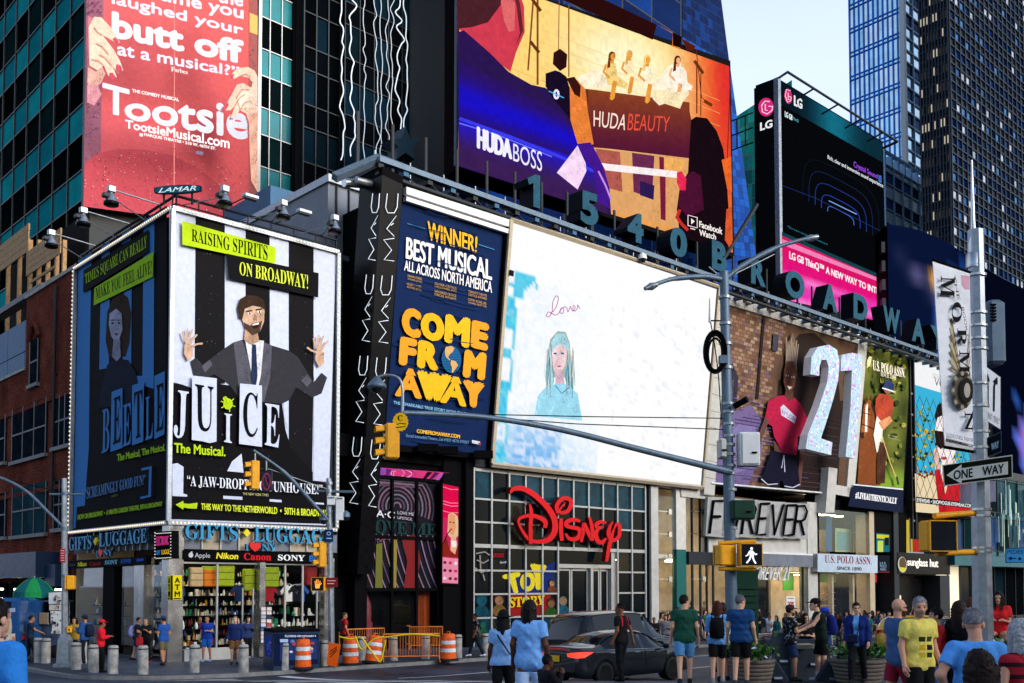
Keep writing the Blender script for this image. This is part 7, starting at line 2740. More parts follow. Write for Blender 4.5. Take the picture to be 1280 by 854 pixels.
for px,py,lab in((404.5,656,'dome camera left of the middle signal pole'),(432,652,'dome camera right of the middle signal pole')):
 th=thing('dome_camera',lab,'camera',A(px,py))
 MB().lathe([(.03,.4),(.16,.3),(.16,.16)],tuple(A(px,py)),'pole_blue',n=12).build('housing',th)
 MB().lathe([(.14,.16),(.12,.04),(0,0)],tuple(A(px,py)),'lens_dark',n=12).build('dome',th)
th=thing('street_sign','small blue pictogram plate on the middle signal pole','sign',A(410,676))
p=Panel(Vector((0,Yp-.16,0)),(0,-1,0))
q=[(406,662),(416.5,662),(416.5,677.5),(406,677.5)]
p.slab(q,.015,'galv')
p.poly(q,'12305a')
p.ell(411,667,2.8,2.6,'9ab4d8',10)
p.ell(411,667,1.6,1.5,'12305a',10)
p.line([(408,673),(414.5,673)],1.4,'9ab4d8')
p.build('plate',th)
signal('traffic_light','yellow traffic light low on the middle signal pole',A(402,709),rad(-60),.34,.92)
pedsig('pedestrian signal with a lit orange hand on the middle signal pole',A(399,739,Yp-.1),rad(-15),'hand',.5)
th=thing('street_sign','brown street plate on the middle signal pole','sign',A(414,734))
p=Panel(Vector((0,Yp-.18,0)),(0,-1,0))
q=[(407,722.5),(422,722),(422,734),(407,733.5)]
p.slab(q,.015,'galv')
p.poly(q,'7a1c22')
for k in range(2):
 p.line([(409,726+k*3.6),(419.5-2*k,726+k*3.6)],1.1,'d8b8b4')
p.build('plate',th)
YB=25.0
B=Vector((A(916,800,YB).x,YB,zr(YB)))
p3=pole('tall blue-grey street lamp pole with twin arms before the fashion store',B,A(905,340,YB),.16,.115,'pole_blue',n=12,name='street_lamp',cat='street lamp')
b=MB()
b.tube([tuple(q)for q in spline([tuple(A(905,350,YB)),tuple(A(880,346,YB-.2)),tuple(A(840,349,YB-.5)),tuple(A(806,361,YB-.8))],5)],[.07]*10+[.05]*6,'pole_blue')
b.tube([tuple(q)for q in spline([tuple(A(905,350,YB)),tuple(A(930,331,YB+.1)),tuple(A(975,308,YB+.3)),tuple(A(1022,295,YB+.5))],5)],[.07]*10+[.05]*6,'pole_blue')
b.tube([A(886,334,YB),A(903,348,YB)],.025,'galv')
b.tube([A(905,349,YB),A(836,347,YB-.4)],.018,'galv')
b.tube([A(906,349,YB),A(968,318,YB+.3)],.018,'galv')
b.build('lamp_arm',p3)
b=MB()
for px,py,dx,dy,Y_ in((822,355.5,-16,5.5,YB-.7),(1005,300,18,-4,YB+.45)):
 b.tube([A(px,py,Y_),A(px+dx*.5,py+dy*.5,Y_),A(px+dx,py+dy,Y_)],[.05,.1,.04],'galv',n=10)
b.build('lamp_head',p3)
b=MB()
for py in(372,405,430,460,505,515,530,545,556,568,582,592,612,660):
 x=905+(py-345)*.03
 b.tube([A(x,py+1.6,YB),A(x,py-1.6,YB)],.155,'galv',n=12)
b.tube([A(888,401,YB),A(905,401,YB)],.02,'black')
b.tube([A(887,373,YB),A(887,403,YB)],[.012,.03],'galv')
b.tube([tuple(q)for q in spline([tuple(A(888,402,YB)),tuple(A(893,430,YB)),tuple(A(898,470,YB)),tuple(A(901,515,YB))],4)],[.015]*13,'black',n=5)
b.split('bracket',p3)
co_=thing('cable_coil','thick black cable coiled and tied to the tall lamp pole','cable',A(893,440,YB))
b=MB()
for k,(rx,ry,oy)in enumerate(((13,25,0),(11.5,23,1),(14,26.5,-1),(9,20,2))):
 b.tube([A(894+rx*math.cos(a),441+oy+ry*math.sin(a),YB-.17-.03*k)for a in[2*math.pi*i/24 for i in range(25)]],.03,'black',n=6)
b.cbox(tuple(A(904,450,YB-.2)),(.2,.2,.2),'pole_blue')
b.build('coil',co_)
b=MB()
pts=spline([(913,590,YB-.1),(880,582,YB-.5),(800,562,YB-1.4),(700,537,YB-2.6),(600,521,YB-3.7),(503,516,YB-4.6)],5)
b.tube([A(x,y,Y_)for x,y,Y_ in pts],[.095-.0018*i for i in range(len(pts))],'pole_blue',n=10)
b.build('mast_arm',p3)
b=MB()
b.tube([A(505,516,YB-4.6),A(740,521,YB-2),A(905,523,YB)],.012,'black',n=4)
b.tube([A(600,521,YB-3.7),A(720,530,YB-2.2),A(905,537,YB)],.012,'black',n=4)
b.build('stay_wire',p3)
YE=YB-4.6
th=thing('dome_camera','hanging camera with a curved silver pipe over the mast arm tip','camera',A(470,490,YE))
MB().tube([tuple(q)for q in spline([tuple(A(503,517,YE)),tuple(A(503,485,YE)),tuple(A(497,472,YE)),tuple(A(483,469,YE)),tuple(A(472,472,YE))],5)],[.03]*21,'galv').build('pipe',th)
MB().lathe([(.03,.26),(.07,.22),(.19,.08),(.2,.02),(.12,0)],tuple(A(471,486,YE)),'pole_blue',n=14).build('housing',th)
MB().lathe([(.12,0),(.1,-.06),(0,-.1)],tuple(A(471,486,YE)),'lens_dark',n=14).build('dome',th)
signal('traffic_light','yellow traffic light hung at the tip of the long mast arm',A(489,574,YE),rad(-70),.32,.72)
th=thing('badge','yellow round gear edged badge hung on the mast arm tip','badge',A(499,539,YE))
p=Panel(Vector((0,YE-.12,0)),(0,-1,0))
ring=[(500.5+(10 if k%2 else 9)*math.cos(math.pi*k/16),527.5+(12 if k%2 else 11)*math.sin(math.pi*k/16))for k in range(32)]
p.slab(ring,.03,'sig_yellow')
p.poly(ring,'e8b41c')
p.text(serif('C'),[(497,526),(503,526),(503,519),(497,519)],'2a2008',.03)
p.line([(493,532),(500,529),(508,530)],.9,'3a2c08')
p.line([(494,534.5),(507,533)],.9,'3a2c08')
p.build('plate',th)
for lab,x0,x1,y0,y1,m_,dy in(('white equipment cabinet strapped to the tall lamp pole',925,950,540,582,'white',-.1),('small beige junction box left of the tall lamp pole',900,907,548,572,'offwhite',-.25),('dark green junction box on the tall lamp pole under the mast arm',915,944,625,649,'traffic_green',-.15)):
 th=thing('control_box',lab,'equipment box',A((x0+x1)/2,y1,YB))
 a_,c_=A(x0,y1,YB+dy-.2),A(x1,y0,YB+dy-.2)
 MB().cbox(tuple((a_+c_)/2+Vector((0,.2,0))),(c_.x-a_.x,.4,c_.z-a_.z),m_,None,None,.02).build('case',th)
 b=MB()
 b.cbox(tuple((a_+c_)/2+Vector((.02,-.02,0))),((c_.x-a_.x)*.86,.03,(c_.z-a_.z)*.9),m_,None,None,.01)
 b.cbox(tuple((a_+c_)/2+Vector(((c_.x-a_.x)*.2,-.05,-(c_.z-a_.z)*.12))),(.12,.03,.04),'black')
 b.build('door',th)
th=thing('bullet_camera','black tube camera above the white cabinet on the tall lamp pole','camera',A(932,500,YB-.3))
MB().tube([A(918,508,YB-.2),A(934,499,YB-.4)],.08,'black',n=10).build('housing',th)
MB().tube([A(908,512,YB),A(922,506,YB-.25)],.03,'galv').build('bracket',th)
pedsig('pedestrian signal with a lit white walking figure on the tall lamp pole',A(937,708,YB-.35),rad(8),'walk',.56)
pedsig('pedestrian signal seen from behind, left on the tall lamp pole',A(906,707,YB-.3),rad(-150),None,.5)
b=MB()
b.tube([A(898,679,YB-.3),A(944,677,YB-.3)],.05,'sig_yellow')
b.tube([A(898,711,YB-.3),A(944,712,YB-.3)],.05,'sig_yellow')
b.split('signal_bar',p3)
th=thing('kiosk_cabinet','dark green louvred kiosk cabinet behind the tall lamp pole','cabinet',Vector((A(931,800,YB+1).x,YB+1,zr(YB+1))))
z1_=A(930,712,YB+.7).z
x0,x1=A(916,760,YB+.7).x,A(948,760,YB+.7).x
MB().box((x0,YB+.7,zr(YB)),(x1,YB+1.3,z1_),'traffic_green').build('case',th)
b=MB()
for k in range(12):
 b.box((x0+.05,YB+.66,zr(YB)+.4+k*.17),(x1-.05,YB+.699,zr(YB)+.5+k*.17),'traffic_green')
b.build('louvre',th)
YR=15.5
B=Vector((A(1229,800,YR).x,YR,0))
p4=pole('thick eight-sided sign pole in the right foreground',B,A(1219,288,YR),.165,.12,'galv',n=8)
b=MB()
b.tube([A(1218,292,YR),A(1217.5,320,YR),A(1217.4,335,YR)],[.1,.1,.12],'steel',n=10)
b.lathe([(.115,-.18),(.115,.0),(.08,.04),(.075,.16),(.05,.2),(.035,.5),(.012,1.5)],tuple(A(1217,318,YR)),'steel',n=12)
b.build('antenna',p4)
b=MB()
for py in(345,392,408,424,437,480,508,540,560,588,637,645,685,690):
 x=1219+(py-288)*.021
 b.tube([A(x,py+1.4,YR),A(x,py-1.4,YR)],.16,'steel',n=8)
b.split('strap',p4)
th=thing('street_banner','white vertical theatre banner with gold rays on the right foreground pole','banner',A(1200,560,YR))
p=Panel(Vector((atY(1190,450,YR).x,YR-.25,0)),(.25,-1,0),'print',.002)
q=[(1166,327),(1212,342),(1217,563),(1181,557)]
p.slab(q,.012,'offwhite')
p.poly(q,'f2f2f6')
p.poly([(1201,344),(1211.6,345),(1212,362),(1206,362),(1202,356)],'dca8b8')
for k in range(9):
 y=400+k*10
 p.poly([(1187+.06*k,y),(1190,y-3),(1202,470)],['8a744c','c8b890'][k%2])
 p.poly([(1213,y),(1213,y-5),(1207,472)],['c8b890','8a744c'][k%2])
for ch,c4 in(('M',[(1175.5,371),(1176,345),(1194,346),(1193,372)]),('O',[(1189.5,403),(1190,377.5),(1203,378),(1202,403)]),('R',[(1197,433),(1196.5,410.5),(1208,411),(1208,433)]),('M',[(1199.5,467),(1199,438),(1212,438.5),(1212,467)]),('N',[(1206,540),(1205.6,514),(1216,514),(1216,540)])):
 tl,bl_,br_,tr=c4[1],c4[0],c4[3],c4[2]
 p.text(serif(ch),[tl,bl_,br_,tr],'1e1c1c',.02)
p.text('THE',[(1190,343.5),(1197,375),(1200.5,375),(1194,344)],'5a5450')
p.text('BOOK OF',[(1202,384),(1210,432),(1213,431),(1205,384)],'5a5450')
p.ell(1203,488,13.5,24,'6a6254',22,rot=.05)
for k in range(16):
 a=2*math.pi*k/16
 p.ell(1203+11.6*math.cos(a),488+21*math.sin(a),2.3,3,['a89c84','3c362e'][k%2],8)
p.ell(1208,488,8.5,16,'2a2622',20)
p.ell(1209,488,4,9.5,'b8b0a0',14)
p.poly([(1183,545),(1217,560),(1217,563),(1181.5,557)],'d4d0cc')
p.text('EUGENE O\u2019NEILL THEATRE',[(1183,546),(1216.5,553),(1216.5,548.6),(1183,541)],'4a3030')
p.text('BOOKOFMORMONBROADWAY.COM',[(1182.5,552),(1216.5,559.5),(1216.5,556),(1182.5,548)],'2c2424',.05)
p.build('cloth',th)
MB().tube([A(1166,325,YR-.2),A(1218,343,YR)],.025,'black').build('banner_rod',th)
MB().tube([A(1180,559,YR-.2),A(1224,566,YR)],.025,'black').build('banner_rod',th)
th=thing('signal_case','grey signal case behind the right foreground pole','equipment box',A(1240,458,YR+.4))
a_,c_=A(1230,458,YR+.5),A(1250,378,YR+.5)
MB().cbox(tuple((a_+c_)/2),(c_.x-a_.x,.4,c_.z-a_.z),'pole_blue',None,None,.05).build('case',th)
b=MB()
for k in range(6):
 b.cbox((a_.x+.06,YR+.28,c_.z-.1-k*.05),(.09,.03,.025),'black')
b.build('vent',th)
def plate(name,lab,q,face,Y_,bg,edge=None,back='galv'):
 th=thing(name,lab,'sign',atY(q[3][0],q[3][1],Y_))
 p=Panel(Vector((atY(*q[0],Y_).x,Y_,0)),face,'print',.002)
 p.slab(q,.02,back)
 p.poly(q,edge or bg)
 cx,cy=sum(a[0]for a in q)/4,sum(a[1]for a in q)/4
 if edge:
  sx=1-2.2/max(8,abs(q[1][0]-q[0][0]))
  sy=1-2.2/max(8,abs(q[3][1]-q[0][1]))
  p.poly([(cx+(a[0]-cx)*sx,cy+(a[1]-cy)*sy)for a in q],bg)
 return th,p
th,p=plate('lane_sign','white lane sign with three black arrows each marked ONLY',[(1221.5,449.5),(1251.5,471),(1251.5,538),(1223.5,521)],(.75,-1,0),YR+.1,'d4d8e0','2a2c30')
for x,y0,y1,bend in((1226,460,504,0),(1235,468,510,0),(1243,482,514,1)):
 p.line([(x,y1),(x,y0+6)]if not bend else[(x-.4,y1),(x,y0+2),(x+1.4,y0-6)],1.9,'16181c')
 if bend:
  p.poly([(x-1.5,y0-5),(x+4,y0-11),(x+4.2,y0-1)],'16181c')
 else:
  p.poly([(x-2.8,y0+8),(x,y0-1),(x+2.4,y0+9)],'16181c')
for x,y in((1225,516),(1233.6,521.5),(1242.5,527)):
 p.text('ONLY',[(x,y),(x+7,y+3.8),(x+7,y-4),(x,y-8)],'24262a')
p.build('plate',th)
th,p=plate('way_sign','small dark WAY sign edge-on under the lane sign',[(1232,548),(1252,539),(1252,565),(1234,572)],(-.5,-1,0),YR-.1,'10161e','4a5058')
p.text('WAY',[(1239,563.5),(1248.5,559.5),(1248.5,551),(1239,554.5)],'9fc0dc',.03)
p.build('plate',th)
th,p=plate('one_way_sign','black ONE WAY sign with a white arrow on the right foreground pole',[(1178,581.5),(1265.5,568.5),(1266,597),(1180,608)],(-.22,-1,0),YR-.3,'13160e','b8bcb4')
p.poly([(1183,594),(1202,580.5),(1202,585.4),(1260,577),(1260,593),(1202,600.6),(1202,605)],'c4c6c0')
p.text('ONE',[(1192,600),(1216,596.6),(1216,585),(1192,588.4)],'14170f',.04)
p.text('WAY',[(1228,595),(1255,591.2),(1255,579.6),(1228,583.4)],'14170f',.04)
p.build('plate',th)
th,p=plate('sign_back','bare grey back of a sign below the ONE WAY sign',[(1201,606),(1245,601),(1245,627),(1201,630)],(.1,-1,0),YR+.3,'8a8ca4')
p.build('plate',th)
pedsig('dark faced pedestrian signal on the right foreground pole',A(1172,690,YR-.4),rad(14),None,.47)
b=MB()
b.tube([A(1168,645,YR-.4),A(1222,641,YR)],.045,'sig_yellow')
b.tube([A(1170,692,YR-.4),A(1222,690,YR)],.045,'sig_yellow')
b.split('signal_bar',p4)
th,p=plate('walkway_sign','light blue PEDESTRIANS sign with an arrow at the right edge',[(1257,685.5),(1306,683),(1306,703),(1257,704)],(0,-1,0),24,'3a8ac4','1c4a70')
p.text('PEDESTRIANS',[(1259.5,692.6),(1303,691.4),(1303,686.4),(1259.5,687.4)],'0a1c30')
p.line([(1264,698),(1270,698)],1.2,'0a1c30')
p.poly([(1260,698),(1264.6,695.4),(1264.6,700.6)],'0a1c30')
p.ell(1275,698.5,2,2,'0a1c30',8)
p.build('plate',th)
b=MB()
b.tube([A(1290,684,24.1),Vector((A(1290,684,24.1).x,24.1,zr(24)))],.04,'galv')
b.build('post',th)
first=None
for px,py,tilt,lab in((378,836,0,'orange and white traffic barrel before the dark news box'),(438,831,0,'orange and white traffic barrel right of the orange tarp'),(465.5,829,9,'leaning orange and white traffic barrel behind the yellow tape'),(560.5,825.5,0,'orange and white traffic barrel at the right end of the barricade')):
 P=ghit(px,py)
 if first is None:
  th=thing('traffic_barrel',lab,'traffic barrel',P,0,'orange traffic barrels')
  X=Matrix.Translation(P)
  prof=[(.3,.06),(.295,.3),(.285,.55),(.27,.82),(.25,1.0),(.2,1.04),(0,1.05)]
  MB(X).lathe(prof,(0,0,0),'orange_plastic',n=20).build('drum',th)
  MB(X).lathe([(.4,0),(.4,.07),(.31,.09)],(0,0,0),'rubber',n=20).build('base',th)
  for z in(.34,.64):
   MB(X).lathe([(.312-z*.045,z),(.306-z*.045,z+.14)],(0,0,0),'reflect_white',n=20).build('stripe',th)
  MB(X).tube([(-.1,0,1.03),(-.08,0,1.12),(.08,0,1.12),(.1,0,1.03)],.02,'orange_plastic').build('handle',th)
  first=th
 else:
  th=copy_tree(first)
  th.location=P
  th['label']=lab
 th.rotation_euler=(0,rad(tilt),R.uniform(0,3))
def barricade(lab,x0,x1,yb,Hh=1.05):
 P0_,P1_=ghit(x0,yb[0]),ghit(x1,yb[1])
 th=thing('barricade',lab,'barricade',(P0_+P1_)/2)
 d=(P1_-P0_)
 up=Vector((0,0,1))
 b=MB()
 b.tube([P0_+up*.05,P0_+up*Hh,P1_+up*Hh,P1_+up*.05],.028,'orange_paint')
 b.tube([P0_+up*.2,P1_+up*.2],.022,'orange_paint')
 b.build('frame',th)
 b=MB()
 n=20
 for k in range(1,n):
  q=P0_+d*k/n
  b.tube([q+up*.2,q+up*Hh],.009,'orange_paint',n=5)
 b.build('rail_bars',th)
 for q in(P0_,P1_):
  b=MB()
  nn=Vector((-d.y,d.x,0)).normalized()*.3
  b.tube([q-nn,q+up*.08,q+nn],.022,'orange_paint')
  b.build('foot',th)
 return th
barricade('orange steel barricade standing nearest the kerb before the cosmetics shop',479,549,(827,826))
barricade('orange steel barricade behind the two left barrels',424,480,(818,815))
barricade('orange steel barricade along the cosmetics shop front',446,512,(812,810))
barricade('orange steel barricade at the far right of the work area',512,553,(812,812))
tp=thing('barrier_tape','limp yellow barrier tape strung between the barrels and barricades','tape',ghit(470,825))
b=MB()
for pts in([(444,795),(452,812),(466,800),(480,796)],[(452,797),(470,822),(476,826),(482,800)],[(424,796),(440,799),(450,796)],[(481,797),(515,793),(549,795)]):
 g=spline([(x,y,36.0)for x,y in pts],5)
 b.tube([atY(*q)for q in g],.03,'sign_yellow',n=4)
b.build('tape',tp)
th=thing('tarp_sign','crumpled bright orange roadwork sign leaning on a bollard','sign',ghit(417,834))
p=Panel(ghit(417,834),(0,-1,-.15))
q=[(411,803),(426,806),(421,834),(408,831)]
p.slab(q,.03,'orange_plastic')
p.poly(q,'f0641c')
for k in range(3):
 p.line([(412.5,822-k*4),(421,813-k*2)],1.2,'5a2408')
p.build('fabric',th)
nb=thing('news_box','long dark news box with blue closing notice and pictures on its front','news box',ghit(365,838))
P0_,P1_=ghit(342,838),ghit(399,835)
P2_=ghit(329,833)
up=Vector((0,0,1))
b=MB()
Q=[P0_,P1_,P1_+(P2_-P0_),P2_]
b.prism([q for q in Q],up*1.28,'navy')
b.prism([q+up*1.281 for q in Q],up*.1,'black')
b.build('case',nb)
Nn=(P1_-P0_).cross(up)
p=Panel(P0_,Nn)
p.L=2
p.poly([(342,792),(398,792.5),(398,830),(342,833)],'0f1c3c')
p.text('CLOSING ON JANUARY 5',[(356,797.4),(395,797),(395,794),(356,793.8)],'d8e4f8',.05)
p.poly([(350,799),(397,799),(397,824),(350,826)],'24386c')
r=random.Random(6)
for k in range(22):
 x,y=r.uniform(352,393),r.uniform(800,822)
 p.ell(x,y,r.uniform(1.2,3.2),r.uniform(1.2,3),r.choice(['c87a8a','e0b8a0','8a3a5a','5a78b8','d8d0e0','a04a50']),9)
p.poly([(350,799),(360,799),(360,803),(350,803)],'a8c4e8')
p.build('front_poster',nb)
p=Panel(P0_,(P2_-P0_).cross(up))
p.L=2
p.poly([(331,794),(340,795),(340,823),(331,820)],'2a4a9c')
for k in range(9):
 p.ell(r.uniform(332.5,338.5),r.uniform(798,818),1.2,1.6,r.choice(['c86a9a','8a5ac0','d8c8e8','4a7ad0']),8)
p.build('side_poster',nb)
P=ghit(332,822)
th=thing('postcard_rack','revolving wire rack of postcards outside the gift shop','rack',P)
X=Matrix.Translation(P)
b=MB(X)
b.tube([(0,0,0),(0,0,2.1)],.025,'dark_steel')
b.lathe([(.25,0),(.25,.03),(.03,.06)],(0,0,0),'dark_steel',n=12)
b.build('stand',th)
g=MB(X)
for k in range(9):
 for a in range(4):
  XX=Matrix.Rotation(a*math.pi/2+.3,4,'Z')
  for s_ in(-.11,.11):
   v=[XX@Vector((s_-.09,-.22,.62+k*.16)),XX@Vector((s_+.09,-.22,.62+k*.16)),XX@Vector((s_+.09,-.18,.75+k*.16)),XX@Vector((s_-.09,-.18,.75+k*.16))]
   g.add(v,[(0,1,2,3)],'goods',lin(r.choice(['d8e0f0','a8b8d0','4a6a9a','e8d8d0','303a50','c05050'])))
g.build('postcards',th,kind='stuff')
P=ghit(48,822)
X=Matrix.Translation(P)
um=thing('cart_umbrella','green and teal vendor umbrella over the food cart','umbrella',P)
cols_=['1c8a4a','0f5a60']
n=8
ctr=atY(43,733,P.y)
hx=24*P.y/FPX
for k in range(n):
 b=MB()
 a0_,a1_=2*math.pi*k/n,2*math.pi*(k+1)/n
 rows=[]
 for j in range(6):
  u=j/5
  z=ctr.z+.36-.62*u**1.8
  rows.append([(ctr.x+hx*u*math.cos(a),ctr.y+hx*u*math.sin(a),z-.05*u*abs(math.sin((a-a0_)/(a1_-a0_)*math.pi))*-1)for a in np.linspace(a0_,a1_,4)])
 vs=[q for rw in rows for q in rw]
 b.add(vs,[(j*4+i,j*4+i+1,j*4+i+5,j*4+i+4)for j in range(5)for i in range(3)],'cloth',lin(cols_[k%2]),True)
 rim=rows[-1]
 b.add([*rim,*[(x,y,z-.22)for x,y,z in rim]],[(i,i+1,i+5,i+4)for i in range(3)],'cloth',lin(cols_[k%2]))
 b.build('canopy_panel',um)
MB().tube([(ctr.x,ctr.y,P.z),(ctr.x,ctr.y,ctr.z+.42)],.03,'galv').build('pole',um)
ct=thing('food_cart','steel street food cart with white picture menus by the side street kerb','food cart',P)
b=MB(X)
b.cbox((.1,.3,.85),(1.7,.9,.9),'steel',None,None,.03)
b.cbox((.1,.3,1.33),(1.8,1.0,.05),'steel')
b.build('cart_body',ct)
b=MB(X)
for x in(-.7,.9):
 for y in(-.1,.7):
  b.tube([(x,y,1.3),(x,y,2.25)],.02,'steel')
b.cbox((.1,.3,2.27),(1.8,1.1,.05),'steel')
b.build('roof_frame',ct)
for x in(-.5,.7):
 XX=X@Matrix.Translation((x,-.15,.26))@Matrix.Rotation(rad(90),4,'X')
 MB(XX).lathe([(.0,-.04),(.24,-.04),(.26,0),(.24,.04),(0,.04)],(0,0,0),'rubber',n=16).build('wheel',ct)
p=Panel(P-Vector((0,.6,0)),(0,-1,0))
for q,c in(([(61,741),(78,740),(78,755),(61,755)],'d4d4d4'),([(61.5,756),(79,756),(79,763),(61.5,763)],'c8c0b8'),([(63,764),(79,764),(79,792),(64,792)],'dcdcdc'),([(49,766),(60,766),(60,780),(49,780)],'8a7860')):
 p.slab(q,.03,'white')
 p.poly(q,c)
for k in range(26):
 x,y=r.uniform(63,77),r.uniform(743,790)
 p.ell(x,y,r.uniform(.6,2.2),r.uniform(.8,3),r.choice(['2a2a2e','4a4a50','8a7868','3a3028','b0a090']),7)
p.build('menu_board',ct)
van=thing('painted_van','blue snack van with a faded ice cream picture cut off by the left edge','van',ghit(0,826))
P=ghit(8,827)
X=Matrix.Translation(P)
MB(X).loft([[(x,y,z)for x,y in((-4.4,0),(.38,0),(.42,.1),(.42,2.0),(-4.4,2.0))]for z in(.35,.4,1.9,2.3)]+[[(x,y,2.42)for x,y in((-4.3,.1),(.3,.1),(.32,.2),(.32,1.9),(-4.3,1.9))]],'paint_v',lin('1c4a84')).build('van_body',van)
p=Panel(P-Vector((0,.01,0)),(0,-1,0))
p.poly([(-20,753),(14,752),(14,761),(-20,762)],'1c1c28')
p.poly([(-20,763),(19,760),(19,765),(-20,768)],'a8b4cc')
p.ell(8,783,7,18,'c8b8a0',18)
p.ell(6,776,4.5,8,'dcd0bc',14)
p.poly([(-20,794),(19,792),(19,808),(-20,812)],'d8c8b4')
for k in range(14):
 p.ell(r.uniform(-2,18),r.uniform(793,808),r.uniform(1,3),r.uniform(1,3),r.choice(['a83a2a','e8e0d4','7a4a30','c87a5a','4a8ab0']),9)
p.build('van_mural',van)
for x in(-.7,-3.6):
 XX=X@Matrix.Translation((x,-.02,.36))@Matrix.Rotation(rad(90),4,'X')
 MB(XX).lathe([(0,-.1),(.3,-.1),(.36,-.05),(.36,.02),(.25,.05),(.1,.03),(0,.03)],(0,0,0),'rubber',n=18).build('wheel',van)
b=MB(X)
b.cbox((.44,.5,.9),(.05,.3,.16),'heart_red')
b.build('tail_lamp',van)
mat('planter_stone',(.15,.125,.105),.8,0,.3,5,.3)
def planter(lab,px,Y_,r_,plants,seed,h=.78):
 P=Vector(((px-640)*Y_/FPX,Y_,zr(Y_)))
 th=thing('planter',lab,'planter',P)
 X=Matrix.Translation(P)
 b=MB(X)
 n=6
 for k in range(n):
  a,c_=h*k/n,h*(k+.86)/n
  ra,rb=r_*(.78+.22*a/h),r_*(.78+.22*c_/h)
  b.lathe([(ra-.02,a),(ra+.012,a+.01),(rb+.006,c_),(rb-.02,c_+h*.14/n)],(0,0,0),'planter_stone',n=28)
 b.build('tub',th)
 MB(X).lathe([(0,h-.05),(r_*.9,h-.05)],(0,0,0),'rubber',n=20).build('soil',th)
 rr_=random.Random(seed)
 pl_=thing('planter_plant','leafy green plants growing in the '+lab,'plant',P+Vector((0,0,h)))
 b=MB(X)
 for k in range(plants):
  a,d=rr_.uniform(0,6.28),r_*.85*math.sqrt(rr_.random())
  bx,by=d*math.cos(a),d*math.sin(a)
  hh=rr_.uniform(.02,.26)*(1.9 if rr_.random()<.15 else 1)
  ln,wd=rr_.uniform(.07,.15),rr_.uniform(.03,.05)
  dv=Vector((rr_.uniform(-1,1),rr_.uniform(-1,1),rr_.uniform(-.2,.8))).normalized()
  sd_=dv.cross(Vector((rr_.uniform(-1,1),rr_.uniform(-1,1),rr_.uniform(-1,1)))).normalized()
  c0_=Vector((bx+dv.x*.15,by+dv.y*.15,h+hh))
  col_=lin(rr_.choice(['2c5a22','3a7028','1c3c18','4c8430','264a1c','5a9038']))
  if rr_.random()<.05:
   col_=lin('e8e0ec')
  b.add([c0_,c0_+dv*ln*.5+sd_*wd,c0_+dv*ln,c0_+dv*ln*.5-sd_*wd],[(0,1,2,3)],'goods',col_)
 b.build('foliage',pl_)
 b=MB(X)
 for k in range(26):
  a,d=rr_.uniform(0,6.28),r_*.7*math.sqrt(rr_.random())
  b.tube([(d*.7*math.cos(a),d*.7*math.sin(a),h-.05),(d*math.cos(a),d*math.sin(a),h+rr_.uniform(.1,.24))],.008,'goods',lin('2c4a1c'),n=4)
 b.build('stem',pl_)
planter('round grey planter left of the dark concrete blocks',938,21.4,.5,420,1,.5)
planter('round grey planter before the woman in the navy jacket',1071,21.6,.58,420,2,.5)
planter('dark planter at the right edge behind the red top',1268,17.5,.6,700,3,.62)
mat('block_paint',(.03,.042,.06),.55,0,.25,3)
for lab,pts,Y_,dep in(('dark blue-grey concrete block with a sloped face left of the capped man',[(952,852),(968,792),(985,790),(990,852)],22.6,1.1),('dark blue-grey concrete block behind the two chatting people',[(984,852),(990,800),(1030,800),(1046,852)],23.8,1.2),('low dark wedge block in front of the other concrete blocks',[(948,851),(966,822),(986,851)],21.8,.9),('dark wedge block beside the right planter',[(1020,852),(1036,826),(1052,852)],22.0,.9)):
 th=thing('barrier_block',lab,'barrier block',Vector((atY(pts[0][0],850,Y_).x,Y_,zr(Y_))),0)
 q=[atY(*c,Y_)for c in pts]
 zg_=zr(Y_)
 q=[Vector((v.x,v.y,zg_ if c[1]>849 else v.z))for v,c in zip(q,pts)]
 MB().prism(q,(.25,dep,0),'block_paint').build('block',th)
 b=MB()
 hi=max(v.z for v in q)
 b.tube([sum(q,Vector())/len(q)+Vector((0,-.02,-.1)),sum(q,Vector())/len(q)+Vector((.18,-.02,-.1))],.05,'galv',n=6)
 b.build('lifting_eye',th)
th=thing('seat_plank','pale wooden plank lying across the dark concrete blocks','plank',atY(1004,812,23.2))
b=MB()
b.prism([atY(994,807,23.2),atY(1020,806,23.2),atY(1020,810.5,23.2),atY(994,811.5,23.2)],(0,.9,0),'tan')
b.build('board',th)
#  vehicles
SEDAN=[(0,.70,.42,.80,.90,.60),(.08,.82,.30,.92,1.02,.66),(.35,.89,.24,.97,1.08,.66),(.85,.91,.22,.98,1.10,.62),(1.25,.91,.22,.97,1.30,.58),(1.65,.91,.22,.96,1.41,.57),(2.25,.91,.22,.95,1.455,.58),(2.8,.91,.22,.94,1.42,.58),(3.25,.91,.22,.93,1.24,.62),(3.68,.91,.22,.92,1.00,.68),(4.2,.90,.22,.84,.91,.66),(4.62,.84,.24,.70,.80,.62),(4.85,.68,.32,.60,.66,.5)]
SUV=[(0,.78,.5,1.0,1.1,.66),(.08,.90,.38,1.08,1.3,.70),(.3,.95,.32,1.1,1.62,.68),(.7,.97,.3,1.1,1.74,.68),(1.6,.97,.3,1.09,1.78,.68),(2.6,.97,.3,1.08,1.76,.68),(3.1,.97,.3,1.07,1.62,.70),(3.65,.97,.3,1.06,1.18,.74),(4.3,.95,.3,1.0,1.1,.72),(4.75,.9,.34,.86,.98,.66),(4.95,.74,.42,.72,.8,.5)]
mat('car_glass',(.004,.006,.008),.04,0,.2,2,spec=.35)
mat('tail_red',(.55,.01,.012),.15,coat=.5)
glow('tail_lit',(1,.06,.03),1.1)
mat('plate_yellow',(.75,.42,.02),.4)
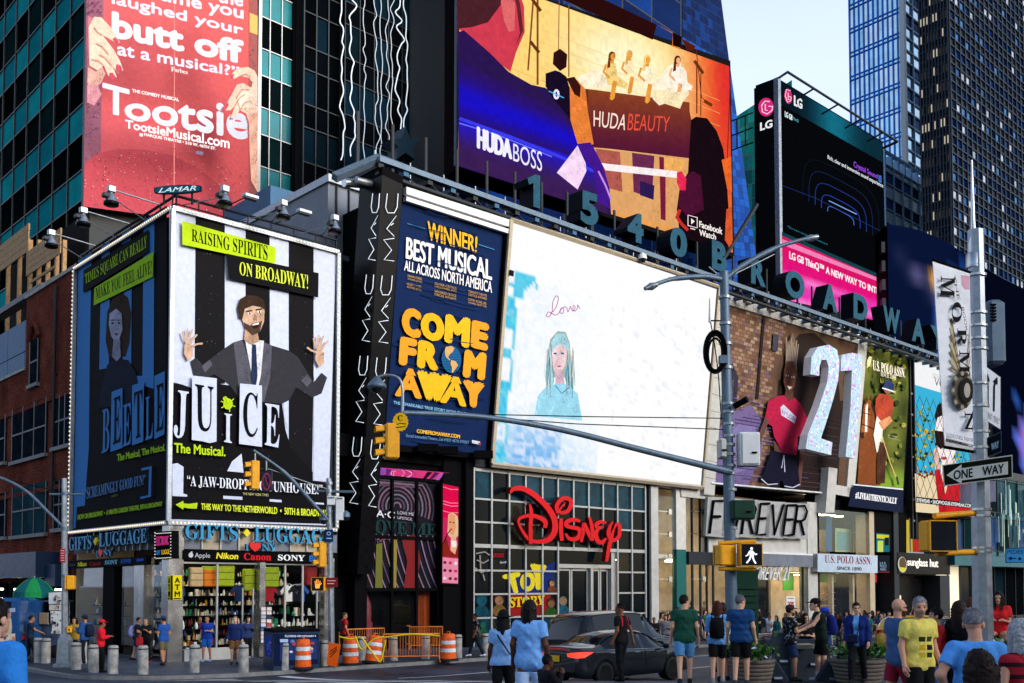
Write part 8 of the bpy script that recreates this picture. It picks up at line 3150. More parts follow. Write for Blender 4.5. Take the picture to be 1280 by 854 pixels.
def car(lab,P,rz,st,col,cat='car',name='parked_car',lit=False,plate_=True,taxi=False):
 th=thing(name,lab,cat,P,rz)
 X=Matrix.Translation(P)@Matrix.Rotation(rz,4,'Z')
 L=st[-1][0]
 xs=np.array([s[0]for s in st])
 N=44
 X_=np.linspace(0,L,N)
 cr=spline([tuple(s)for s in st],8)
 ca=np.array(cr)
 I=lambda k:np.interp(X_,ca[:,0],ca[:,k])
 hw,zb_,bl_,tp,ht=(I(k)for k in range(1,6))
 suv=st[2][4]>1.5
 wx=(.95,3.82)if not suv else(.98,3.85)
 rw=.335 if not suv else.38
 rings=[]
 for i in range(N):
  h_,b_,e_,t_,u_=hw[i],zb_[i],bl_[i],tp[i],ht[i]
  for w_ in wx:
   d=abs(X_[i]-w_)
   if d<rw+.07:
    b_=max(b_,rw+math.sqrt(max(0,(rw+.07)**2-d*d))-.02)
  cab=t_-e_
  half=[(0,zb_[i]),(h_*.8,zb_[i]),(h_*.97,max(b_,zb_[i]+.04)),(h_,max(b_+.02,zb_[i]+.25)),(h_*1.005,max(b_+.03,(zb_[i]+e_)/2+.08)),(h_*.985,e_-.05),(h_*.955,e_),(u_+(h_*.955-u_)*.08,t_-min(.07,cab*.25)),(u_*.82,t_-min(.015,cab*.1)),(0,t_+.01)]
  ring=[(X_[i]-L/2,y,z)for y,z in half]+[(X_[i]-L/2,-y,z)for y,z in half[-2:0:-1]]
  rings.append(ring)
 n=len(rings[0])
 body,gl=MB(X),MB(X)
 vs=[p_ for r_ in rings for p_ in r_]
 bf,gf_=[],[]
 xw=[c for c in((.55,1.72,2.86,3.3)if suv else(1.05,1.6,2.55,3.5))]
 for i in range(N-1):
  xm=(X_[i]+X_[i+1])/2
  for j in range(n):
   f=(i*n+j,i*n+(j+1)%n,(i+1)*n+(j+1)%n,(i+1)*n+j)
   side=j in(6,n-7)
   top=j in(7,8,n-9,n-8)
   hgt=tp[i]-bl_[i]
   isg=False
   if side and(xw[0]<xm<xw[-1])and hgt>.15 and not any(abs(xm-c)<.05 for c in xw[1:-1]):
    isg=True
   if top and not suv and(.9<xm<1.55 or 2.95<xm<3.66):
    isg=True
   if top and suv and 2.98<xm<3.62:
    isg=True
   (gf_ if isg else bf).append(f)
 body.add(vs,bf,'paint_v',lin(col),True)
 body.add(rings[0],[list(range(n))[::-1]],'paint_v',lin(col))
 body.add(rings[-1],[list(range(n))],'paint_v',lin(col))
 body.build('body',th)
 gl.add(vs,gf_,'car_glass',None,True)
 if suv:
  gl.add([(-L/2+.095,y,z)for y,z in((-.62,1.16),(.62,1.16))]+[(-L/2+.31,y,z)for y,z in((.55,1.6),(-.55,1.6))],[(0,3,2,1)],'car_glass')
 gl.split('window',th)
 ri=lambda x:int(np.argmin(np.abs(X_-x)))
 for j,sy in((6,1),(n-6,-1)):
  b=MB(X)
  b.tube([Vector(rings[i][j])+Vector((0,sy*.008,0))for i in range(ri(xw[0]),ri(xw[-1])+1)],.012,'steel',n=5)
  b.tube([Vector(rings[i][j+sy])+Vector((0,sy*.01,0))for i in range(ri(xw[0]),ri(xw[-1])+1)],.01,'black',n=5)
  b.build('window_trim',th)
  for x in xw[1:]:
   b=MB(X)
   i=ri(x)
   b.tube([Vector(rings[i][(j-sy*q)%n])+Vector((0,sy*.001,0))for q in range(0,4)],.008,'black',n=5)
   b.build('door_seam',th)
   b=MB(X)
   v=Vector(rings[i-2][(j-sy)%n])
   b.cbox((v.x-.12,v.y+sy*.02,v.z-.03),(.2,.03,.03),'steel',None,None,.008)
   b.build('door_handle',th)
 for w_ in wx:
  for sy in(-1,1):
   XX=X@Matrix.Translation((w_-L/2,sy*(hw[N//2]-.1),rw))@Matrix.Rotation(rad(90)*-sy,4,'X')
   wh=MB(XX).lathe([(.0,-.1),(rw*.9,-.1),(rw,-.06),(rw,.06),(rw*.95,.1),(rw*.72,.1)],(0,0,0),'rubber',n=24).build('wheel',th)
   b=MB(XX)
   b.lathe([(rw*.74,.1),(rw*.7,.05),(.0,.03)],(0,0,0),'dark_steel',n=24)
   for k in range(10):
    a=2*math.pi*k/10
    c_,s_=math.cos(a),math.sin(a)
    t_=rw*.07
    b.prism([(c_*.04-s_*t_,s_*.04+c_*t_,.06),(c_*rw*.72-s_*t_*.6,s_*rw*.72+c_*t_*.6,.07),(c_*rw*.72+s_*t_*.6,s_*rw*.72-c_*t_*.6,.07),(c_*.04+s_*t_,s_*.04-c_*t_,.06)],(0,0,.03),'steel')
   b.build('rim',wh)
 zt_=.86 if not suv else 1.1
 for sy in(-1,1):
  b=MB(X)
  q=[(-L/2-.0+.02,sy*.42,zt_-.04),(-L/2+.02,sy*.74,zt_-.07),(-L/2+.16,sy*.885,zt_-.05),(-L/2+.5,sy*.915,zt_+.08),(-L/2+.2,sy*.88,zt_+.1),(-L/2+.02,sy*.72,zt_+.09),(-L/2+.0,sy*.42,zt_+.05)]
  q=[Vector(v)+Vector((-.03,sy*.015,0))for v in q]
  b.add(q,[(0,1,5,6),(1,2,4,5),(2,3,4)],'tail_lit' if lit else 'tail_red')
  b.build('tail_lamp',th)
  b=MB(X)
  b.add([(L/2-.05,sy*.45,.62),(L/2-.12,sy*.7,.62),(L/2-.35,sy*.86,.72),(L/2-.3,sy*.8,.78),(L/2-.06,sy*.5,.72)],[(0,1,2,3,4)],'reflect_white')
  b.build('headlight',th)
  b=MB(X)
  mx_=(3.35 if not suv else 3.4)-L/2
  b.cbox((mx_,sy*1.02,1.0 if not suv else 1.15),(.1,.2,.14),'paint_v',lin(col),None,.03)
  b.build('wing_mirror',th)
 b=MB(X)
 b.cbox((-L/2-.01,0,.36 if not suv else.48),(.1,1.3,.14),'black',None,None,.02)
 b.build('bumper',th)
 if plate_:
  b=MB(X)
  b.cbox((-L/2-.035,0,zt_-.1),(.02,.32,.16),'plate_yellow')
  b.build('number_plate',th)
  if not suv:
   b=MB(X)
   b.cbox((-L/2+.03,0,1.0),(.03,.9,.03),'heart_red')
   b.build('brake_light',th)
 if taxi:
  MB(X).cbox((0,0,tp.max()+.1),(.3,.8,.18),'white',None,None,.03).build('roof_sign',th)
 return th
HD=UA
cp=lambda px,Y_:Vector(((px-640)*Y_/FPX,Y_,zr(Y_)))
car('charcoal sedan driving away in front of the toy shop',cp(770,28.2),HD,SEDAN,'1e2126',lit=True,name='sedan')
car('black high-roofed car on the far side of the charcoal sedan',cp(770,31.4),HD,[(a,b,c*1.1,d*1.22,e*1.22,f)for a,b,c,d,e,f in SUV],'0c0e14',name='sport_utility_car',lit=True)
car('car with stripes of reflected light behind the dark concrete blocks',cp(968,33.0),HD,SEDAN,'3a4658',name='sedan')
car('yellow taxi in the distance beside the woman in the red jacket',cp(1172,42.0),HD-rad(60),SUV,'d8a818','taxi','taxi',taxi=True)
car('dark car in the distance behind the woman with sunglasses',cp(1206,40.0),HD-rad(20),SUV,'14181e',name='sport_utility_car')
car('blue car in the distance at the right edge',cp(1275,34.0),HD-rad(10),SUV,'2a6a9c',name='sport_utility_car')
#  people
def nets(fn,lo,hi,r):
 """closed surface of fn < 0 (dual grid, vertices pulled onto the surface)"""
 n=[int(math.ceil((hi[i]-lo[i])/r))+2 for i in range(3)]
 ax=[lo[i]-r*.5+r*np.arange(n[i])for i in range(3)]
 Gx=np.stack(np.meshgrid(*ax,indexing='ij'),-1)
 v=fn(Gx.reshape(-1,3)).reshape(n)
 ins=v<0
 cs=[v[i:n[0]-1+i,j:n[1]-1+j,k:n[2]-1+k]for i in(0,1)for j in(0,1)for k in(0,1)]
 st=np.stack(cs)
 mixed=(st.min(0)<0)&(st.max(0)>=0)
 idx=-np.ones(mixed.shape,int)
 idx[mixed]=np.arange(mixed.sum())
 c=np.argwhere(mixed)
 p=np.stack([ax[i][c[:,i]]for i in range(3)],-1)+r/2
 s=st[:,mixed]
 g=np.stack([(s[4:].sum(0)-s[:4].sum(0)),(s[[2,3,6,7]].sum(0)-s[[0,1,4,5]].sum(0)),(s[1::2].sum(0)-s[::2].sum(0))],-1)/(4*r)
 m_=s.mean(0)
 step=-(m_/np.maximum(1e-9,(g**2).sum(-1)))[:,None]*g
 p=p+np.clip(step,-r*.6,r*.6)
 F=[]
 for a in range(3):
  b_,c_=(a+1)%3,(a+2)%3
  sl=[slice(None)]*3
  s2=[slice(None)]*3
  sl[a],s2[a]=slice(0,-1),slice(1,None)
  for d in(b_,c_):
   sl[d]=s2[d]=slice(1,-1)
  A_,B_=ins[tuple(sl)],ins[tuple(s2)]
  w_=np.argwhere(A_!=B_)
  if not len(w_):
   continue
  fl=A_[tuple(w_.T)]
  base=w_.copy()
  base[:,b_]+=1
  base[:,c_]+=1
  q=[]
  for db,dc in((1,1),(0,1),(0,0),(1,0)):
   k=base.copy()
   k[:,b_]-=db
   k[:,c_]-=dc
   q.append(idx[tuple(k.T)])
  q=np.stack(q,-1)
  q[~fl]=q[~fl][:,::-1]
  F.append(q)
 return p,np.concatenate(F)if F else np.zeros((0,4),int)
def cone(p,a,b,ra,rb):
 a,b=np.array(a),np.array(b)
 d=b-a
 t=np.clip(((p-a)@d)/max(1e-9,d@d),0,1)
 return np.linalg.norm(p-a-t[:,None]*d,axis=1)-(ra+(rb-ra)*t)
def elli(p,c,r):
 q=(p-np.array(c))/np.array(r)
 k=np.linalg.norm(q,axis=1)
 return(k-1)*min(r)
def smin(L,k=.03):
 d=L[0]
 for e in L[1:]:
  h_=np.clip(.5+.5*(e-d)/k,0,1)
  d=e*(1-h_)+d*h_-k*h_*(1-h_)
 return d
def wob(p,f,amp):
 """folds: a few crossing waves, bent by each other"""
 x,y,z=p[:,0]*f,p[:,1]*f,p[:,2]*f
 a=np.sin(z*23+3.1*np.sin(x*13+z*5)+y*11)
 b=np.sin(x*31-z*17+2.3*np.sin(z*9+y*15))
 return amp*(.6*a+.4*a*b)
def cutcone(p,a,b,ra,rb,f):
 """cone trimmed flat at fraction f of its length"""
 a,b=np.array(a),np.array(b)
 e=a+(b-a)*f
 u=(b-a)/np.linalg.norm(b-a)
 return np.maximum(cone(p,a,e+u*.05,ra,ra+(rb-ra)*f),(p-e)@u)
ARMS={'relax':((.06,-.02,-.27),(.03,.10,-.24)),'back':((.07,-.1,-.25),(.0,-.06,-.25)),'fold':((.05,.06,-.26),(-.10,.21,.04)),'phone':((.05,.05,-.26),(-.06,.20,.12)),'out':((.17,.08,-.19),(.16,.18,.04)),'fwd':((.03,.16,-.21),(.0,.22,-.10)),'mouth':((.05,.12,-.2),(-.1,.14,.2)),'hip':((.14,-.06,-.22),(-.1,.1,-.18))}
def person(lab,px,Y_,h,face,skin='d9a58a',hair=('short','2a1c14'),top=('3a4a6a','short'),low=('shorts','22242a'),shoe='2a2a2e',arms=('relax','relax'),stride=.3,female=False,lean=0.0,turn=0.0,extra=(),ground=None,group=None,sit=False):
 zg_=(zr(Y_)if ground is None else ground)
 P=Vector(((px-640)*Y_/FPX,Y_,zg_))
 th=thing('person',lab,'person',P,rad(-face),group)
 k=h/1.75
 X=Matrix.Translation(P)@Matrix.Rotation(rad(-face),4,'Z')@Matrix.Scale(k,4)
 far=Y_>34
 r=min(.034,max(.0088,Y_*.00082))/k
 sw,hwid=(.155,.085)if female else(.178,.09)
 wst=.098 if female else.118
 ch=.118 if female else.138
 bend=lambda q:(q[0],q[1]*math.cos(lean)+(q[2]-.95)*math.sin(lean)if q[2]>.95 else q[1],.95+(q[2]-.95)*math.cos(lean)-q[1]*math.sin(lean)if q[2]>.95 else q[2])
 B_=lambda*q:bend(q)
 dz=0
 hip=[np.array((s*hwid,0,.92))for s in(-1,1)]
 J=[]
 for i,s in enumerate((-1,1)):
  f=stride*s
  if sit:
   kn=hip[i]+np.array((s*.05,.42,.02))
   an=kn+np.array((0,.02,-.42))
  else:
   kn=hip[i]+np.array((s*.01,.42*math.sin(f*.7+.08),-.43*math.cos(f*.7)))
   an=kn+np.array((0,.42*math.sin(f*.7-.22*abs(f)-.06),-.42*math.cos(f*.5)))
   an[2]=max(.075,an[2]-max(0,an[2]-.085)*(1 if f>0 else.55))
  J.append((hip[i],kn,an))
 sh,el,wr=[],[],[]
 for i,s in enumerate((-1,1)):
  s0=np.array(B_(s*sw,-.01,1.415))
  A1,A2=ARMS[arms[i]]
  e0=s0+np.array((s*A1[0],A1[1],A1[2]))
  sh.append(s0)
  el.append(e0)
  wr.append(e0+np.array((s*A2[0],A2[1],A2[2])))
 neck,hd=np.array(B_(0,-.005,1.47)),np.array(B_(0,.03,1.632))
 ct,st_=math.cos(turn),math.sin(turn)
 def hl(p):
  q=p-hd
  return np.stack([q[:,0]*ct+q[:,1]*st_,-q[:,0]*st_+q[:,1]*ct,q[:,2]],-1)
 T_=[(B_(-.07,0,1.33),B_(.07,0,1.33),ch,ch),(B_(-.06,0,1.12),B_(.06,0,1.12),wst,wst),(B_(-.07,-.01,.95),B_(.07,-.01,.95),.125,.125),(B_(0,0,1.33),B_(0,0,1.0),.13 if not female else.11,.125)]
 def flat(p,e=0.0):
  q=p.copy()
  q[:,1]*=1.22
  L=[cone(q,a,b,ra+e,rb+e)for a,b,ra,rb in T_]+([cone(q,(-.07,-.01,.9),(.07,-.01,.9),.117+e,.117+e)]if e else[])
  if female:
   L.append(elli(p,B_(-.075,.085,1.27),(.07+e,.06+e,.07+e)))
   L.append(elli(p,B_(.075,.085,1.27),(.07+e,.06+e,.07+e)))
  return smin(L,.06)
 tn=.0 if not female else-.008
 def body(p):
  L=[flat(p)]
  for i in range(2):
   L+=[cone(p,sh[i],el[i],.052+tn,.040+tn),cone(p,el[i],wr[i],.041+tn,.027+tn*.6),cone(p,hip[i]+np.array((0,0,-.04)),J[i][1],.088,.058),cone(p,J[i][1]+np.array((0,-.01,-.04)),J[i][2],.056,.036)]
   u=(wr[i]-el[i])/np.linalg.norm(wr[i]-el[i])
   L+=[cone(p,wr[i],wr[i]+u*.07,.026,.034),cone(p,J[i][2],J[i][2]+np.array((0,.12,-.045)),.036,.025)]
  L+=[cone(p,neck-np.array((0,0,.03)),sh[i]-np.array((0,0,.01)),.045,.046)for i in range(2)]
  L.append(cone(p,neck-np.array((0,0,.06)),hd-np.array((0,.03,.07)),.062+tn,.054+tn))
  d=smin(L,.025)
  q=hl(p)
  H=[elli(q,(0,-.012,.03),(.078,.098,.098)),elli(q,(0,.022,-.035),(.062,.075,.082)),cone(q,(0,.086,-.005),(0,.108,-.034),.010,.0155),elli(q,(0,.075,-.07),(.03,.03,.016)),elli(q,(0,.066,-.112),(.03,.034,.022)),cone(q,(-.04,.078,.022),(.04,.078,.022),.014,.014)]
  d2=smin(H,.022)
  for sx in(-1,1):
   d2=np.maximum(d2,-(elli(q,(sx*.031,.1,.0),(.017,.016,.011)))-.004)
  d2=np.minimum(d2,np.minimum(elli(q,(-.08,-.012,-.012),(.012,.024,.033)),elli(q,(.08,-.012,-.012),(.012,.024,.033))))
  return smin([d,d2],.015)
 lo=np.min(np.array([*sh,*el,*wr,hd,*[j for q in J for j in q]]),0)-.16
 hi=np.max(np.array([*sh,*el,*wr,hd,*[j for q in J for j in q]]),0)+.16
 lo[2]=-.02
 S=lin(skin)
 drk=tuple(c*.35 for c in S)
 def addmesh(fn,l,h_,m_,col,name,par=th,rr_=r,colf=None,lb=None,more=None):
  v,f=nets(fn,l,h_,rr_)
  if not len(f):
   return
  b=MB(X)
  cl=None if colf is None else colf(v[f].mean(1))
  o=len(b.v)
  XM=np.array(X)
  b.v+=[tuple(q)for q in(v@XM[:3,:3].T+XM[:3,3])]
  b.f+=f.tolist()
  b.m+=[m_]*len(f)
  b.c+=[tuple(q)for q in cl]if cl is not None else[col]*len(f)
  b.sm+=[True]*len(f)
  if more:
   more(b)
  return b.build(name,par,lb)
 def skincol(c):
  q=hl(c)
  out=np.tile(np.array(S),(len(c),1))
  fr=q[:,1]>.05
  for sx in(-1,1):
   out[fr&(np.hypot((q[:,0]-sx*.031)/.016,(q[:,2]-.0)/.008)<1)]=(.03,.02,.018)
   out[fr&(np.hypot((q[:,0]-sx*.032)/.022,(q[:,2]-.022)/.006)<1)]=drk
  out[fr&(np.hypot(q[:,0]/.026,(q[:,2]+.068)/.009)<1)]=(S[0]*.75,S[1]*.4,S[2]*.42)
  if 'beard' in extra:
   out[(q[:,1]>.0)&(q[:,2]<-.045)&(q[:,2]>-.13)&(np.hypot(q[:,0]/.024,(q[:,2]+.068)/.008)>1)]=np.array(lin('8a7468' if hair[1]>'5' else '4a3328'))
  return out
 def hands(b):
  for i in range(2):
   u=Vector((wr[i]-el[i])).normalized()
   s=-1 if i==0 else 1
   side_=Vector((0,1,0))if abs(u.y)<.8 else Vector((-s,0,.2))
   side_=(side_-u*side_.dot(u)).normalized()
   inn=u.cross(side_).normalized()
   if inn.x*s>0:
    inn=-inn
   c=Vector(wr[i])+u*.075
   for f_,ln in((-1.5,.062),(-.5,.075),(.5,.07),(1.5,.055)):
    a0=c+side_*f_*-.017
    b.tube([a0,a0+u*ln*.5+inn*.008,a0+u*ln+inn*.032],[.0105,.0095,.007],'skin',S,6)
   a0=Vector(wr[i])+u*.025+side_*.028
   b.tube([a0,a0+u*.035+side_*.022+inn*.01,a0+u*.07+side_*.02+inn*.026],[.013,.011,.008],'skin',S,6)
 addmesh(body,lo,hi,'skin',S,'body',colf=skincol,more=hands)
 tc_,sl=top[0],top[1]
 hem=top[2]if len(top)>2 else.84
 frac={'short':.62,'none':0,'long':1.0}[sl]
 thick=.022 if 'jacket' in extra else.014
 def shirt(p):
  L=[flat(p,thick)]
  d=L[0]
  yk=np.array(neck)
  d=smin([d]+[cone(p,neck-np.array((0,0,.035)),sh[i]*.94+neck*.06-np.array((0,0,.012)),.05+thick,.048+thick)for i in range(2)],.05)
  d=np.maximum(d,p[:,2]-(neck[2]+.012+.25*np.minimum(0,0-np.abs(p[:,0])*0)))
  for i in range(2):
   if frac:
    a=cutcone(p,sh[i],el[i],.058+thick,.053+thick+tn,frac if frac<1 else 1.0)
    if frac==1:
     a=smin([cone(p,sh[i],el[i],.058+thick,.048+thick),cutcone(p,el[i],wr[i],.046+thick,.034+thick,.96)],.02)
    d=smin([d,a],.03)
  nk=cone(p,neck-np.array((0,0,.03)),neck+np.array((0,.02,.1)),.066,.062)
  d=np.maximum(d,-nk)
  return np.maximum(d+wob(p,1.0,.0075),hem-p[:,2]+.006*np.sin(p[:,0]*9+p[:,1]*6+px))
 tcol=lin(tc_)
 def topcol(c):
  out=np.tile(np.array(tcol),(len(c),1))
  if 'print' in extra:
   m_=(c[:,1]>.05)&(np.abs(c[:,0])<.11)&(c[:,2]>1.0)&(c[:,2]<1.3)
   cell=(np.floor((c[:,2]-1.0)/.1)*2+np.floor((c[:,0]+.11)/.11)).astype(int)
   inside=((c[:,2]-1.0)%.1<.065)&((c[:,0]+.11)%.11<.085)
   pal_=np.array([lin(q)for q in('2c3418','c8b030','1c1c20','d8a828','3a4a20','28301c')])
   out[m_&inside]=pal_[cell[m_&inside]%6]
  if 'stripes' in extra:
   out[(np.floor(c[:,2]/.06)%2)==0]*=.72
  if 'dots' in extra:
   hsh=np.abs(np.sin(np.floor(c[:,0]/.03)*12.9+np.floor(c[:,2]/.03)*78.2+np.floor(c[:,1]/.05)*37.7)*43758.5)%1
   out[hsh>.86]=lin('8a8f98')
  if 'weave' in extra:
   out[(np.floor(c[:,2]/.035)%3)==0]=lin('2c1418')
  if 'piping' in extra:
   out[(np.abs(np.abs(c[:,0])-.13)<.012)&(c[:,2]>1.25)]=lin('c8202a' if 'red' not in tc_ else 'ffffff')
  if 'purple' in extra:
   out[(np.abs(c[:,0])<.05)&(np.abs(c[:,0])>.03)&(c[:,1]>0)]=lin('9a6ad0')
  if 'open' in extra:
   out[(np.abs(c[:,0])<.055)&(c[:,1]>.03)]=lin('6aa8e8')
  return out
 addmesh(shirt,lo,hi,'cloth',tcol,{'long':'jacket' if 'jacket' in extra else 'shirt'}.get(sl,'shirt'),colf=topcol)
 kind,lc=low
 if kind!='none':
  lcol=lin(lc)
  def trs(p):
   q=p.copy()
   q[:,1]*=1.2
   L=[np.maximum(cone(q,(-.072,-.01,.93),(.072,-.01,.93),.117,.117),p[:,2]-1.0),cone(q,hip[0],hip[1],.104,.104)]
   for i in range(2):
    hp=hip[i]+np.array((0,0,-.03))
    if kind=='shorts':
     L.append(cutcone(p,hp,J[i][1],.112,.088,.82))
    else:
     L.append(cone(p,hp,J[i][1],.105,.074))
     L.append(cutcone(p,J[i][1],J[i][2],.074,.062,.95))
   return np.maximum(smin(L,.03)+wob(p,.9,.006)*np.clip((hem+.02-p[:,2])*12,0,1),p[:,2]-min(1.0,hem+.05))
  addmesh(trs,lo,hi,'cloth',lcol,'shorts' if kind=='shorts' else 'trousers')
 for i in range(2):
  an=J[i][2]
  addmesh(lambda p:np.maximum(smin([cone(p,an+np.array((0,-.04,-.02)),an+np.array((0,.15,-.042)),.048,.038),cone(p,an+np.array((0,0,.03)),an,.045,.045)],.03),(an[2]-.078)-p[:,2]),an-.13,an+np.array((.13,.24,.12)),'cloth',lin(shoe),'shoe')
  if 'socks' in extra:
   addmesh(lambda p:np.maximum(cone(p,an+np.array((0,0,.14)),an,.048,.046),np.abs(p[:,2]-an[2]-.07)-.07),an-.1,an+.22,'cloth',lin('dfe6f2'),'sock')
 ht,hc=hair
 if ht!='none':
  hcol=lin(hc)
  def hairf(p):
   q=hl(p)
   th_={'short':.007,'fade':.004}.get(ht,.011)
   cap=elli(q,(0,-.014,.032),(.078+th_,.098+th_,.098+th_*1.3))
   fc=np.maximum(np.maximum(.028-q[:,1],q[:,2]-.062),np.abs(q[:,0])-.11)
   low_={'short':-.07,'bob':-.3,'long':-.5,'dread':-.5,'bun':-.08,'fade':-.0}[ht]
   d=np.maximum(cap,low_-q[:,2])
   if ht in('bob','long','dread'):
    ln={'bob':-.13,'long':-.34,'dread':-.36}[ht]
    d=smin([d,cone(q,(-.058,-.045,.0),(-.07,-.06,ln),.055,.045),cone(q,(.058,-.045,.0),(.07,-.06,ln),.055,.045),cone(q,(0,-.07,.0),(0,-.085,ln-.02),.06,.05)],.03)
   if ht=='bun':
    d=smin([d,elli(q,(0,-.11,.08),(.045,.045,.045))],.02)
   d=np.maximum(d,-smin([-fc,-np.full(len(p),9.)],.001))if False else np.maximum(d,-np.maximum(fc,-.5))
   d=np.maximum(d,-(np.maximum(np.hypot(q[:,0]/1.0,(q[:,2]+.03))-.072,.035-q[:,1])))
   return d+wob(q,4.2,.006 if th_>.01 else.003)+(.0015*np.sin(q[:,0]*190+q[:,2]*25)if ht in('long','bob')else 0)+(.008*np.sin(q[:,0]*130)*(q[:,2]<-.02)if ht=='dread' else 0)
  def strands(b):
   if Y_>30 or any(e.startswith(('cap','hat'))for e in extra):
    return
   g=random.Random(int(px*7))
   ln={'bob':.27,'long':.46,'dread':.48,'bun':.05}.get(ht,.03)
   R_=np.array([[ct,-st_,0],[st_,ct,0],[0,0,1]])
   for _ in range(420 if ln>.1 else 520):
    a,e=g.uniform(.55,2*math.pi-.55)+math.pi/2,g.uniform(-.1,1.5)
    if ln>.1:
     e=g.uniform(.0,1.5)
    pts_,q=[],None
    s0=1.0+g.uniform(-.01,.05)
    if ln>.1:
     for t in(0,.25,.5,.75,1):
      d_=t*(e*.1+ln)
      ee=max(0,e-d_/.1)
      drop=max(0,d_-e*.1)
      fl=1+.12*drop/ln
      pts_.append(np.array((.092*s0*fl*math.cos(ee)*math.cos(a)*.95+g.uniform(-.004,.004),-.018+.11*s0*fl*math.cos(ee)*math.sin(a),.034+.106*s0*math.sin(ee)-drop)))
    else:
     n_=np.array((math.cos(e)*math.cos(a),math.cos(e)*math.sin(a),math.sin(e)))
     p0=n_*np.array((.083,.103,.105))+np.array((0,-.014,.032))
     tg=np.array((g.uniform(-1,1),g.uniform(-1,.6),g.uniform(-1,.2)))
     tg-=n_*(tg@n_)
     tg/=np.linalg.norm(tg)+1e-6
     pts_=[p0,p0+tg*ln*.5+n_*.004,p0+tg*ln+n_*g.uniform(.0,.008)]
    w_=g.uniform(.002,.0045)
    k_=g.uniform(.55,1.7)
    P_=[Vector(R_@q)+Vector(hd)for q in pts_]
    sd_=(P_[-1]-P_[0]).cross(P_[0]-Vector(hd)).normalized()
    m_=len(P_)
    vv=[p_+sd_*w_*(1-.7*i/(m_-1))for i,p_ in enumerate(P_)]+[p_-sd_*w_*(1-.7*i/(m_-1))for i,p_ in enumerate(P_)]
    b.add(vv,[(i,i+1,i+1+m_,i+m_)for i in range(m_-1)],'hair',tuple(c*k_ for c in hcol))
  addmesh(hairf,hd-np.array((.22,.24,.45 if ht in('long','dread')else.3)),hd+np.array((.22,.2,.22)),'hair',hcol,'hair',rr_=max(.008,r*.75),more=strands)
 acc={k_:v_ for k_,v_ in(e.split(':')for e in extra if ':' in e)}
 if 'cap' in acc or 'hat' in acc:
  c_=lin(acc.get('cap')or acc['hat'])
  hat='hat' in acc
  def capf(p):
   q=hl(p)
   d=np.maximum(elli(q,(0,-.015,.05),(.096,.114,.1 if not hat else.12)),.045-q[:,2])
   br=elli(q,(0,.1 if not hat else 0,.05),(.075,.11,.012))if not hat else elli(q,(0,-.01,.05),(.17,.18,.014))
   return smin([d,br],.01)
  addmesh(capf,hd-.22,hd+np.array((.22,.26,.22)),'cloth',c_,'cap' if not hat else 'hat',rr_=max(.007,r*.6))
 if 'glasses' in acc:
  b=MB(X@Matrix.Translation(Vector(hd))@Matrix.Rotation(turn,4,'Z'))
  for s in(-1,1):
   b.cbox((s*.034,.092,.0),(.052,.012,.034),'black_gloss',None,None,.005)
   b.tube([(s*.062,.088,.008),(s*.08,.0,.008)],.004,'black_gloss',n=4)
  b.tube([(-.01,.098,.006),(.01,.098,.006)],.004,'black_gloss',n=4)
  b.build('sunglasses',th)
 if 'pack' in acc:
  bp_=thing('backpack','backpack worn by the '+lab[:1].lower()+lab[1:]if len(lab.split())<10 else ' '.join(['backpack on the',*lab.split()[:9]]),'backpack',X@Vector((0,-.2,1.05)),rad(-face))
  c_=lin(acc['pack'])
  b=MB(X)
  b.loft([[(x*w_,-.13-d_*(1+y)*.5-(1.2-z)*0,z)for x,y in((-.9,1),(.9,1),(1,.4),(.85,-1),(-.85,-1),(-1,.4))]for z,w_,d_ in((.98,.12,.1),(1.0,.15,.15),(1.15,.16,-.17*-1),(1.32,.15,.14),(1.4,.11,.09),(1.42,.07,.06))],'cloth',c_,True,True)
  b.build('bag',bp_)
  b=MB(X)
  b.loft([[(x*.11,-.26-(1+y)*.03,z)for x,y in((-.9,1),(.9,1),(1,.2),(.8,-1),(-.8,-1),(-1,.2))]for z in(1.02,1.18)],'cloth',tuple(q*.8 for q in c_),True,True)
  b.build('pocket',bp_)
  for s in(-1,1):
   b=MB(X)
   b.tube([(s*.11,-.13,1.36),(s*.12,-.02,1.5),(s*.125,.1,1.4),(s*.13,.13,1.25),(s*.15,.02,1.08),(s*.13,-.12,1.04)],.02,'cloth',c_,6)
   b.build('strap',bp_)
 if 'bag' in acc:
  bp_=thing('shoulder_bag','bag carried by the '+' '.join(lab.split()[:9]),'bag',X@Vector((.1,.15,.95)),rad(-face))
  c_=lin(acc['bag'])
  MB(X).cbox((.06,.19,.98),(.26,.09,.2),'cloth',c_,None,.03).build('bag',bp_)
  MB(X).tube([(-.03,.19,1.06),(-.1,.16,1.3),(-.14,.02,1.5),(-.05,-.15,1.35),(.12,-.14,1.1),(.19,.1,1.05),(.17,.19,1.05)],.012,'cloth',c_,5).build('strap',bp_)
 if 'tote' in acc:
  bp_=thing('carrier_bag','bag hanging from the hand of the '+' '.join(lab.split()[:8]),'bag',X@Vector(wr[1]),rad(-face))
  c_=lin(acc['tote'])
  q=wr[1]
  MB(X).loft([[(q[0]+x*.05,q[1]+y*w_,z)for x,y in((-1,-1),(1,-1),(1,1),(-1,1))]for z,w_ in((q[2]-.5,.16),(q[2]-.48,.17),(q[2]-.2,.19))],'cloth',c_).build('bag',bp_)
  MB(X).tube([(q[0],q[1]-.1,q[2]-.2),(q[0],q[1]+.03,q[2]-.04),(q[0],q[1]+.14,q[2]-.2)],.009,'cloth',c_,5).build('handle',bp_)
 return th
W1,DK,BLK='dba98c','5a3826','17171b'
ped=lambda*a,**k:person(*a,**k)
person('man in a bright blue jacket at the bottom left edge',-9,7.0,1.86,15,hair=('short','1a1412'),top=('2f86e0','long'),low=('trousers','22242a'),extra=('jacket',))
